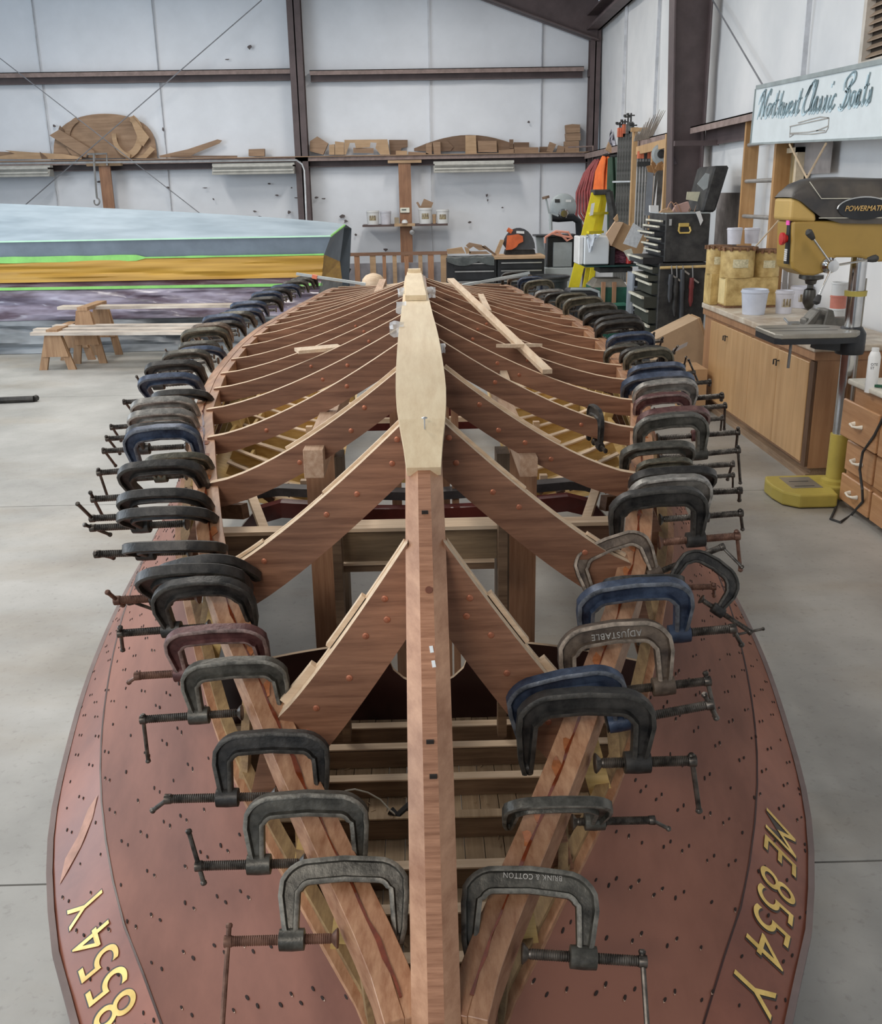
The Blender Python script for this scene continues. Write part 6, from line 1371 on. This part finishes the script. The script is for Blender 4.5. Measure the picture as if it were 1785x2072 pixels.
tub(1597, 1640, 590, 632, onb(1618, 622).y, 'clear tub with black print behind the drill press chuck', clearp, True, 'mixing tubs on the bench', .84, ztop_+.001)
tub(1574, 1596, 556, 590, onb(1585, 606).y, 'short stack of clear cups left behind the drill press', clearp, False, 'cup stacks on the bench', .9, ztop_+.001)
tub(1598, 1618, 562, 596, onb(1608, 603).y, 'small white jar left behind the drill press', white, False, 'cup stacks on the bench', .9, ztop_+.001)
tub(1622, 1640, 565, 596, onb(1630, 602).y, 'second small white jar behind the drill press', white, False, 'cup stacks on the bench', .9, ztop_+.001)
for k in range(4):    # tall stack of nested tubs behind the column
    y_ = 6.62; h0 = ztop_+.001+k*.085
    tub(1680, 1712, 590-k*0, 618, y_, ['lowest', 'second lowest', 'second highest', 'highest'][k]+' of the nested white tubs behind the press column', white if k != 2 else mat('red_print_tub', (0.62, .22, .16), .5), False, 'nested white tubs behind the press column', .95, h0)
tub(1655, 1674, 556, 606, 6.75, 'grey cup stack left of the nested white tubs', mat('smoky_cups', (0.36, .35, .30), .4), False, 'cup stacks on the bench', .9, ztop_+.001)
c = P(1778, 656, Y=5.45); c.z = .742
sp = thing('spray_can', 'white spray can with black print at the right picture edge', 'spray can', c); MB().lathe([(.033, 0), (.033, .20), (.025, .225), (.02, .23), (.02, .25), (0, .25)], c, 18).build('body', white, sp, smooth=True)
mb = MB()
for w_, dz_ in (('OTE', .155), ('ST', .135)):
    vs_, fs_ = text_mesh(w_, 1.0); k_ = .020; mb.add([c+Vector((.034*math.sin(-.9+q.x*k_/.034), -.034*math.cos(-.9+q.x*k_/.034), dz_+q.y*k_)) for q in vs_], fs_)
mb.build('can_lettering', blkd, sp, kind='stuff')
# vise
gv = mat('vise_grey', (0.20, .19, .17), .55, .4, var=.3); c = onb(1625, 650); c.y = yn0+.2; c.x = 2.62; c.z = ztop_
vs = thing('bench_vise', 'heavy grey bench vise behind the drill press table', 'vise', c)
MB().lathe([(.09, .001), (.09, .03), (.06, .05), (.06, .08)], c, 16).build('swivel_base', gv, vs, smooth=True); MB().obox(c+Vector((.02, 0, .11)), (.34, .09, .07)).build('slide', gv, vs, bevel=.01)
MB().hexa([c+Vector(q) for q in [(-.04, -.07, .08), (.06, -.07, .08), (.06, .07, .08), (-.04, .07, .08), (-.02, -.07, .2), (.02, -.07, .2), (.02, .07, .2), (-.02, .07, .2)]]).build('fixed_jaw', gv, vs, bevel=.008); MB().hexa([c+Vector(q) for q in [(-.17, -.06, .08), (-.10, -.06, .08), (-.10, .06, .08), (-.17, .06, .08), (-.08, -.07, .2), (-.05, -.07, .2), (-.05, .07, .2), (-.08, .07, .2)]]).build('moving_jaw', gv, vs, bevel=.008)
MB().tube([c+Vector((-.17, 0, .11)), c+Vector((-.24, 0, .11))], .014, 8).tube([c+Vector((-.23, -.11, .08)), c+Vector((-.23, .10, .13))], .008, 8).build('screw_handle', silver, vs)
# ------------------------------------------------------------------ drawers unit at the picture edge
ya = 5.72; xd = P(1715, 765, Y=ya).x+.03
dc = thing('drawer_cabinet', 'orange-brown drawer cabinet with white pulls at the right picture edge', 'cabinet', (2.9, 5.2, 0)); oak = wood('orange_oak', (0.44, 0.22, 0.10), (0.60, 0.34, 0.175), 'y', .4, 8, blotch=.15)
zt_ = P(1715, 765, X=xd-.03).z
MB().box(xd+.01, XR-.06, 4.2, ya-.04, .07, zt_-.035).build('body', oak, dc); MB().box(xd+.06, XR-.06, 4.2, ya-.05, 0, .07).build('plinth', MATS['plinth'], dc)
MB().box(xd+.07, xd+.075, 5.37, ya-.10, zt_-.075, zt_-.05).build('gap', mat('black_hole', (0.01, 0.01, 0.01)), dc)
for (za_, zb__, o) in [(P(1700, 790, X=xd).z-.005, P(1697, 868, X=xd).z, .05), (P(1703, 880, X=xd).z, P(1700, 943, X=xd).z, .0), (P(1700, 948, X=xd).z, P(1695, 1003, X=xd).z, .012)]:
    y1_ = P(1783, 842, X=xd-o).y
    for (p0, p1) in ((y1_, ya-.05), (4.3, y1_-.03)):
        d_ = MB().box(xd-.012-o, xd+.009-o, p0, p1, zb__+.006, za_).build('drawer', oak, dc, bevel=.006)
        ym = (p0+p1)/2; zm2 = (za_+zb__)/2
        MB().tube([(xd-.012-o, ym+.05, zm2), (xd-.04-o, ym+.045, zm2), (xd-.046-o, ym, zm2-.006), (xd-.04-o, ym-.045, zm2), (xd-.012-o, ym-.05, zm2)], [.014, .008, .0055, .008, .014], 8).build('pull', mat('white_pull', (0.80, .76, .66), .3), d_, smooth=True)
w2 = thing('worktop', 'pale laminate worktop with rounded corner over the orange-brown drawers', 'worktop', (2.9, 5.1, zt_-.034)); MB().box(xd-.03, XR-.06, 4.2, ya, zt_-.034, zt_).build('top', mat('pale_laminate', (0.64, .61, .53), .4, var=.08, scale=9), w2, bevel=.012, bevseg=3)
tag(MB().beam(P(1770, 780, Z=zt_+.01), P(1800, 783, Z=zt_+.012), .02, .014).build('screwdriver', mat('dark_green_grip', (0.02, .09, .05), .4)), 'tool with dark green grip on the pale worktop', 'tool')
mb = MB(); mb.tube([P(1676, 978, Z=.06), P(1690, 1000, Z=.01), P(1696, 1015, Z=.008), P(1688, 1035, Z=.007), P(1681, 1050, Z=.007), P(1700, 1057, Z=.007), P(1722, 1043, X=xd-.02), P(1746, 1015, X=xd-.03), P(1745, 990, X=xd-.06), P(1740, 950, X=xd-.06), P(1746, 915, X=xd-.06), P(1770, 880, X=xd-.07), P(1790, 840, X=xd-.07)], .0075, 8)
tag(mb.build('power_cord', blkd, smooth=True), 'black power cord looping from the floor up over the drawer fronts', 'cord')
# ------------------------------------------------------------------ drill press
gold = mat('mustard_paint', (0.35, 0.22, 0.05), .4, var=.08, scale=4); goldp = mat('bright_yellow_cast', (0.46, .37, .08), .45, var=.08); hood = mat('black_hood', (0.035, .035, .04), .45, var=.3, scale=3, c2=(0.10, .085, .07)); chromeM = mat('chrome', (0.6, .6, .6), .15, 1)
cb_ = P(1689, 978, Z=.08); cx, cy = cb_.x, cb_.y
dp = thing('drill_press', 'mustard floor drill press with black hood and round column', 'drill press', (cx, cy, 0))
mb = MB(); x0 = P(1566, 985, Z=.09).x
mb.prism([(x0+.02, cy-.18), (x0-.0, cy-.05), (x0, cy+.08), (x0+.03, cy+.17), (cx+.03, cy+.17), (cx+.03, cy-.12), (xd-.03, cy-.13), (xd-.05, cy-.26), (x0+.10, cy-.26)], (0, 0, .005), (1, 0, 0), (0, 1, 0), .085); mb.build('base', goldp, dp, bevel=.012, bevseg=2)
for q in (-.05, .05): MB().box(x0+.13, cx-.16, cy+q-.035, cy+q-.025, .0905, .0925).build('slot', blkd, dp)
MB().box(x0+.10, cx-.12, cy-.12, cy+.12, .088, .0915).build('machined_pad', mat('machined_iron', (0.30, .28, .24), .4, .4), dp)
MB().lathe([(.085, .085), (.085, .11), (.058, .12), (.056, .40), (.0, .40)], (cx, cy, 0), 20).build('column_foot', goldp, dp, smooth=True)
MB().lathe([(.046, .12), (.046, 1.72)], (cx, cy, 0), 24).build('column', chromeM, dp, smooth=True)
zt2 = P(1700, 668, Y=cy).z
MB().box(cx+.04, cx+.055, cy-.01, cy+.01, .4, zt2+.3).build('rack', mat('machined_iron', (.3, .28, .24)), dp)
# table
p1 = P(1558, 648, Y=cy-.1); p2 = P(1762, 655, Y=cy); 
mb = MB(); tx0 = P(1550, 645, Y=cy).x; tx1 = cx-.03
mb.prism([(tx0+.03, cy-.21), (tx0, cy-.17), (tx0, cy+.17), (tx0+.03, cy+.21), (tx1-.1, cy+.21), (tx1+.0, cy+.13), (tx1+.04, cy-.10), (tx1-.02, cy-.19), (tx1-.10, cy-.21)], (0, 0, zt2-.02), (1, 0, 0), (0, 1, 0), .03); tbl = mb.build('table', mat('machined_iron', (.3, .28, .24)), dp, bevel=.006)
mb = MB(); mb.prism([(tx0+.032, cy-.208), (tx0+.002, cy-.17), (tx0+.002, cy+.17), (tx0+.032, cy+.208), (tx1-.1, cy+.208), (tx1, cy-.18), (tx1-.1, cy-.208)], (0, 0, zt2-.05), (1, 0, 0), (0, 1, 0), .031); mb.build('table_rim', blk, tbl)
for q in (-.06, .06): MB().box(tx0+.01, tx1-.08, cy+q-.006, cy+q+.006, zt2+.0095, zt2+.0108).build('slot', blkd, tbl)
MB().lathe([(.08, zt2-.14), (.085, zt2-.12), (.085, zt2-.02), (.06, zt2+.02)], (cx, cy, 0), 20).build('table_bracket', blk, dp, smooth=True); MB().beam((cx-.22, cy, zt2-.07), (cx-.03, cy, zt2-.09), .08, .07).build('bracket_arm', blk, dp)
MB().tube([(tx0+.12, cy-.12, zt2-.03), (tx0+.115, cy-.12, zt2-.20)], .009, 8).build('crank', mat('steel_rod', (.2, .2, .2), .4, .7), dp); MB().lathe([(.062, 0), (.064, .03)], (cx, cy, zt2+.20), 20).build('collar', goldp, dp, smooth=True)
# head
Yh = cy-.13; D = .26
zh0 = P(1640, 565, Y=Yh).z; zhs = P(1640, 460, Y=Yh).z
def hx(px, py): q = P(px, py, Y=Yh); return (q.x, q.z)
mb = MB(); mb.prism([hx(1602, 530), hx(1604, 545), hx(1625, 557), hx(1648, 558), hx(1688, 545), hx(1690, 521), hx(1740, 521), hx(1780, 530), hx(1860, 525), hx(1860, 445), hx(1605, 448)], (0, Yh+D, 0), (1, 0, 0), (0, 0, 1), D*1.0); mb.build('head', gold, dp, bevel=.012, bevseg=2)
MB().prism([hx(1596, 447), hx(1600, 400), hx(1617, 402), hx(1652, 433), hx(1652, 450)], (0, Yh+D+.005, 0), (1, 0, 0), (0, 0, 1), D+.01).build('front_cowl', mat('tan_cowl', (0.50, .33, .10), .4, var=.06), dp, bevel=.02, bevseg=3)
# hood, rounded in section
mb = MB(); rows = []
for (u, vt, vb) in [(1601, 399, 401), (1607, 385, 402), (1620, 370, 408), (1640, 361, 425), (1660, 358, 440), (1700, 357, 452), (1780, 360, 453), (1880, 362, 454)]:
    a_ = P(u, vb, Y=Yh); b_ = P(u, vt, Y=Yh); h_ = b_.z-a_.z; yc_ = Yh+D/2; row = []
    for k in range(17):
        t = PI*k/16; row.append((a_.x, yc_-math.cos(t)*abs(math.cos(t))**-.35*(D/2+.015) if abs(math.cos(t)) > 1e-3 else yc_, a_.z+h_*min(1, math.sin(t)**.55 if t > 0 and t < PI else 0)))
    rows.append(row)
mb.grid(rows); mb.build('hood', hood, dp, smooth=True)
mb = MB(); ca, sa = hx(1660, 402), hx(1860, 400); mb.sweep([(hx(1636, 368)[0], Yh-.02, hx(1636, 368)[1]), (ca[0], Yh-.018, ca[1]), (sa[0], Yh-.018, sa[1])], .004, .004); mb.sweep([(hx(1655, 441)[0], Yh-.018, hx(1655, 441)[1]), (hx(1860, 440)[0], Yh-.018, hx(1860, 440)[1])], .004, .004); mb.build('trim_line', cream, dp)
mb = MB(); oc = P(1748, 422, Y=Yh-.02)
mb.tube([oc+Vector((.15*math.cos(t), -.004, .062*math.sin(t))) for t in frange(.0, PI, .2)], .004, 6); mb.build('badge_rim', silver, dp, smooth=True)
mb = MB(); mb.prism([(.145*math.cos(t), .06*math.sin(t)) for t in frange(0, 2*PI-.2, .2)], oc, (1, 0, 0), (0, 0, 1), .003); mb.build('badge', blk, dp)
vs_, fs_ = text_mesh('POWERMATIC', 1.0, .25, .012, 1.0); wtx = max(q.x for q in vs_); k_ = .235/wtx; mb = MB(); mb.add([(oc.x-.11+q.x*k_, Yh-.028, oc.z-.012+q.y*k_*1.15) for q in vs_], fs_); mb.build('badge_lettering', mat('gold_print', (0.62, .40, .14), .5), dp)
# controls on the front
xf = P(1600, 480, Y=Yh).x
MB().box(xf-.0, xf+.014, Yh+.03, Yh+.075, P(1600, 535, Y=Yh).z, P(1600, 440, Y=Yh).z).build('control_strip', blk, dp); MB().box(xf-.006, xf-.0, Yh+.03, Yh+.075, P(1600, 456, Y=Yh).z, P(1600, 446, Y=Yh).z).build('pink_light', mat('pink_lens', (0.95, .10, .45), .3), dp)
for k in range(6): MB().box(xf-.003, xf+0, Yh+.032, Yh+.07, P(1600, 508+k*4.2, Y=Yh).z, P(1600, 505+k*4.2, Y=Yh).z).build('gauge_mark', white, dp)
cbn = Vector((xf-.002, Yh+.05, P(1593, 484, Y=Yh).z)); MB().lathe([(.02, 0), (.026, .012), (.035, .02), (.035, .035), (.0, .038)], cbn, 18, (-1, 0, 0)).build('stop_button', mat('button_red', (0.55, .03, .03), .35), dp, smooth=True)
# quill, chuck and feed handles
cxq = P(1640, 580, Y=cy).x
MB().lathe([(.07, 0), (.07, .02), (.035, .03), (.03, .05), (.018, .055), (.018, .075), (.033, .085), (.036, .11), (.036, .16), (.02, .19), (.006, .20)], (cxq, cy, P(1640, 560, Y=cy).z+.01), 18, (0, 0, -1)).build('chuck', mat('dark_steel', (.09, .085, .075), .35, .8), dp, smooth=True)
hb = P(1678, 537, Y=Yh-.02); MB().lathe([(.045, 0), (.045, .03), (.032, .04), (.032, .085), (.0, .087)], hb+Vector((0, .02, 0)), 18, (0, -1, 0)).build('hub', chromeM, dp, smooth=True)
for (u, v, m_) in [(1641, 476, 0), (1765, 524, 0), (1655, 605, 0)]:
    e = P(u, v, Y=Yh-.10); s0_ = hb+Vector((0, -.05, 0)); MB().tube([s0_, e], .0065, 8).build('spoke', chromeM, dp, smooth=True)
    MB().tube([e+(s0_-e)*.12, e, e+(e-s0_)*.1, e+(e-s0_)*.16], [.012, .019, .021, .010], 10).build('ball_knob', blkd, dp, smooth=True)
# ------------------------------------------------------------------ wall furniture above the bench
tr = thing('timber_ladder_rack', 'tall orange timber ladder rack with grey pipe rungs on the right wall', 'rack', (3.09, P(1530, 480, X=3.05).y, 0)); ork = wood('orange_timber', (0.46, 0.24, 0.09), (0.64, 0.38, 0.17), 'z', .5, 8)
def upr(px, w, d, par, m_, zb=0, py=470):
    y_ = P(px, py, X=3.05).y; o = MB().box(3.09-d/2, 3.09+d/2, y_-w/2, y_+w/2, zb, gz-.01); return o.build('upright', m_, par), y_
_, y1_ = upr(1499, .04, .13, tr, ork); _, y2_ = upr(1562, .05, .14, tr, ork)
MB().box(3.02, 3.15, y2_, y1_, gz-.04, gz-.005).build('head_rail', ork, tr)
for v in (291, 366, 439): z_ = P(1530, v, X=3.05).z; MB().tube([(3.06, y1_+.05, z_), (3.06, y2_, z_)], .018, 10).build('rung', mat('grey_pipe', (0.34, .32, .30), .5, .4), tr, smooth=True)
sfw = thing('small_window', 'small cream-framed window with yellowish curtains on the right wall', 'window', (XR-.06, P(1598, 400, X=XR-.06).y, P(1598, 410, X=XR-.06).z))
wa = P(1580, 300, X=XR-.06); wb_ = P(1622, 300, X=XR-.06); wz0 = P(1585, 410, X=XR-.06).z; wz1 = P(1600, 300, X=XR-.06).z; frm = mat('cream_frame', (0.66, .54, .38), .5)
MB().box(XR-.09, XR-.02, wb_.y, wa.y, wz0, wz0+.04).build('sill', frm, sfw); MB().box(XR-.09, XR-.02, wb_.y, wa.y, wz1-.04, wz1).build('head', frm, sfw); MB().box(XR-.09, XR-.02, wb_.y, wb_.y+.05, wz0, wz1).build('jamb', frm, sfw); MB().box(XR-.09, XR-.02, wa.y-.05, wa.y, wz0, wz1).build('jamb', frm, sfw)
mb = MB(); rows = [[(XR-.05+.012*math.sin(k*1.7), wb_.y+.05+(wa.y-wb_.y-.1)*k/24, z_) for k in range(25)] for z_ in (wz0+.04, wz1-.04)]; mb.grid(rows); mb.build('curtain', mat('amber_curtain', (0.26, .17, .07), .7, var=.3, scale=9, stretch=(1, 8, .2), c2=(0.5, .38, .18)), sfw, smooth=True)
# darker mottled boards on the film behind the bench
for (u0, v0, u1, v1) in [(1452, 390, 1488, 600), (1592, 290, 1680, 350)]:
    a = P(u0, v0, X=XR-.025); b = P(u1, v1, X=XR-.025)
    MB().box(XR-.027, XR-.024, b.y, a.y, min(a.z, b.z), max(a.z, b.z)).build('trim_dark_board', mat('dark_wall_board', (0.20, .17, .16), .8, var=.4, scale=2, c2=(0.36, .32, .30)), wr)
# sign
xs_ = 2.86; sg = thing('sign', 'long white painted sign with flowing grey script lettering and a boat sketch', 'sign', P(1650, 290, X=xs_))
def SP(u, v, d=0.0): return P(1500+u/6.263, 110+v/6.263, X=xs_-d)
crn = [(120, 1140), (1740, 1062), (1905, 1050), (1940, 60), (1790, 95), (200, 425), (186, 440)]
q = [SP(*c) for c in crn]; mb = MB(); mb.add([v for v in q]+[v+Vector((.03, 0, 0)) for v in q], [tuple(range(7)), tuple(range(13, 6, -1))]+[(i, (i+1) % 7, 7+(i+1) % 7, 7+i) for i in range(7)]); mb.build('board', mat('sign_white', (0.70, .75, .76), .4, var=.04), sg)
grl = mat('script_grey', (0.17, 0.25, 0.28), .5); shd = mat('script_shadow', (0.52, .66, .72), .5); edg = mat('sign_edge', (0.30, .34, .34), .5)
mb = MB(); mb.sweep([SP(200, 418, .002), SP(1790, 88, .002), SP(1940, 52, .002)], .02, .03); mb.build('top_edge', edg, sg); MB().sweep([SP(186, 440, .002), SP(120, 1140, .002)], .015, .015).build('side_edge', edg, sg); MB().sweep([SP(120, 1135, .002), SP(1740, 1058, .002), SP(1900, 1045, .002)], .015, .015).build('bottom_edge', edg, sg)
GL = {'N': [[(-.12, .55), (-.05, .85), (.2, 1), (.26, .9), (0, 0)], [(.24, .95), (.5, 0)], [(.5, 0), (.62, .6), (.8, .98), (.95, 1), (.9, .8)]],
 'o': [[(.5, .46), (.2, .42), (.05, .2), (.15, .02), (.45, .02), (.7, .2), (.72, .4), (.5, .46)]], 'r': [[(.1, .45), (.12, .3), (.0, 0)], [(.08, .3), (.35, .46), (.6, .4)]],
 't': [[(.35, .9), (.05, .08), (.2, 0), (.5, .1)], [(-.1, .5), (.6, .55)]], 'h': [[(.3, .9), (0, 0)], [(.08, .3), (.4, .46), (.55, .38), (.4, .05), (.6, 0)]],
 'w': [[(0, .45), (0, .05), (.2, .0), (.42, .42)], [(.42, .42), (.42, .05), (.65, .02), (.95, .46)]], 'e': [[(.1, .2), (.55, .3), (.5, .46), (.2, .4), (.05, .15), (.25, 0), (.6, .1)]],
 's': [[(.0, .02), (.3, .2), (.45, .48), (.5, .3), (.5, .05), (.2, 0)]], 'C': [[(.75, .8), (.8, .97), (.6, 1), (.2, .6), (.05, .2), (.2, 0), (.55, .1)], [(.2, .55), (.5, .95)]],
 'l': [[(.1, .1), (.5, .7), (.65, 1), (.5, 1), (.15, .2), (.2, 0), (.5, .08)]], 'a': [[(.6, .45), (.3, .45), (.03, .15), (.15, 0), (.4, .12), (.62, .45), (.5, .08), (.62, 0), (.85, .1)]],
 'i': [[(.2, .45), (.05, .06), (.2, 0), (.45, .1)], [(.36, .78), (.42, .9)]], 'c': [[(.55, .38), (.45, .47), (.15, .35), (.05, .1), (.25, 0), (.65, .15)]],
 'B': [[(.15, .55), (.15, .8), (.6, 1), (.85, .95), (.8, .75), (.3, .52)], [(.6, .8), (.2, 0)], [(.3, .52), (.6, .45), (.6, .2), (.3, 0), (.0, .02), (-.05, .1)]]}
def glyph(ch, x, y, w, h, d, ox=0, oy=0):
    out = []
    for st in GL[ch]:
        pp = [(x+u*w+v*h*.18+ox, y-v*h+oy) for u, v in st]
        sm_ = []
        for i in range(len(pp)-1):
            for k in range(4):
                t = k/4; p0 = pp[max(i-1, 0)]; p1 = pp[i]; p2 = pp[i+1]; p3 = pp[min(i+2, len(pp)-1)]
                sm_.append(tuple(.5*((2*p1[j])+(-p0[j]+p2[j])*t+(2*p0[j]-5*p1[j]+4*p2[j]-p3[j])*t*t+(-p0[j]+3*p1[j]-3*p2[j]+p3[j])*t**3) for j in (0, 1)))
        sm_.append(pp[-1]); out.append([SP(a, b, d) for a, b in sm_])
    return out
LET = [('N', 225, 790, 105, 340), ('o', 312, 775, 60, 330), ('r', 372, 768, 50, 330), ('t', 412, 762, 50, 340), ('h', 465, 765, 60, 340), ('w', 520, 760, 70, 340), ('e', 590, 752, 55, 340), ('s', 638, 745, 60, 340), ('t', 705, 735, 50, 340), ('C', 775, 735, 130, 400), ('l', 870, 720, 50, 370), ('a', 905, 715, 60, 380), ('s', 968, 710, 60, 380), ('s', 1030, 700, 60, 380), ('i', 1095, 690, 50, 390), ('c', 1130, 690, 70, 400), ('B', 1255, 670, 150, 450), ('o', 1370, 650, 70, 400), ('a', 1440, 635, 75, 400), ('t', 1545, 610, 55, 430), ('s', 1590, 610, 75, 410)]
for (m_, ox, oy, d, r, nm) in ((shd, -26, 34, .003, .010, 'letter_shadow'), (grl, 0, 0, .006, .0075, 'script_lettering')):
    mb = MB()
    for L_ in LET:
        for st in glyph(*L_, d, ox, oy): mb.sweep(st, r*1.6, .002, up=(1, 0, 0))
    mb.build(nm, m_, sg, kind='stuff')
mb = MB()
for st in [[(615, 915), (860, 860), (1110, 805)], [(1110, 805), (1000, 792), (880, 822), (720, 868)], [(1110, 805), (1100, 930), (1070, 985), (900, 1010), (615, 1010)], [(615, 1000), (850, 985), (960, 965), (1060, 965)], [(622, 915), (612, 1050), (660, 1015)], [(950, 970), (1095, 910)]]: mb.sweep([SP(a, b, .004) for a, b in st], .007, .002, up=(1, 0, 0))
mb.build('boat_sketch', mat('pencil_line', (0.38, .36, .33), .6), sg, kind='stuff')
for (u, v, u2, v2) in [(1598, 292, 1634, 362), (1672, 290, 1632, 362)]: MB().tube([P(u, v, X=xs_), P(u2, v2, X=xs_)], .008, 5).build('cord', mat('tan_cord', (0.55, .42, .28), .7), sg)
MB().tube([P(1634, 362, X=xs_), P(1590, 430, X=xs_-.1), P(1530, 498, X=xs_-.15)], .006, 5).build('cord', MATS['tan_cord'], sg)
tag(MB().tube([P(1362, 318, Y=11.50), P(1364, 333, Y=11.50)], [.02, .045], 10).build('hanging_cup', mat('dark_glass', (0.10, .08, .09), .3), smooth=True), 'small dark bell-shaped object hanging on the big brown column', 'object')
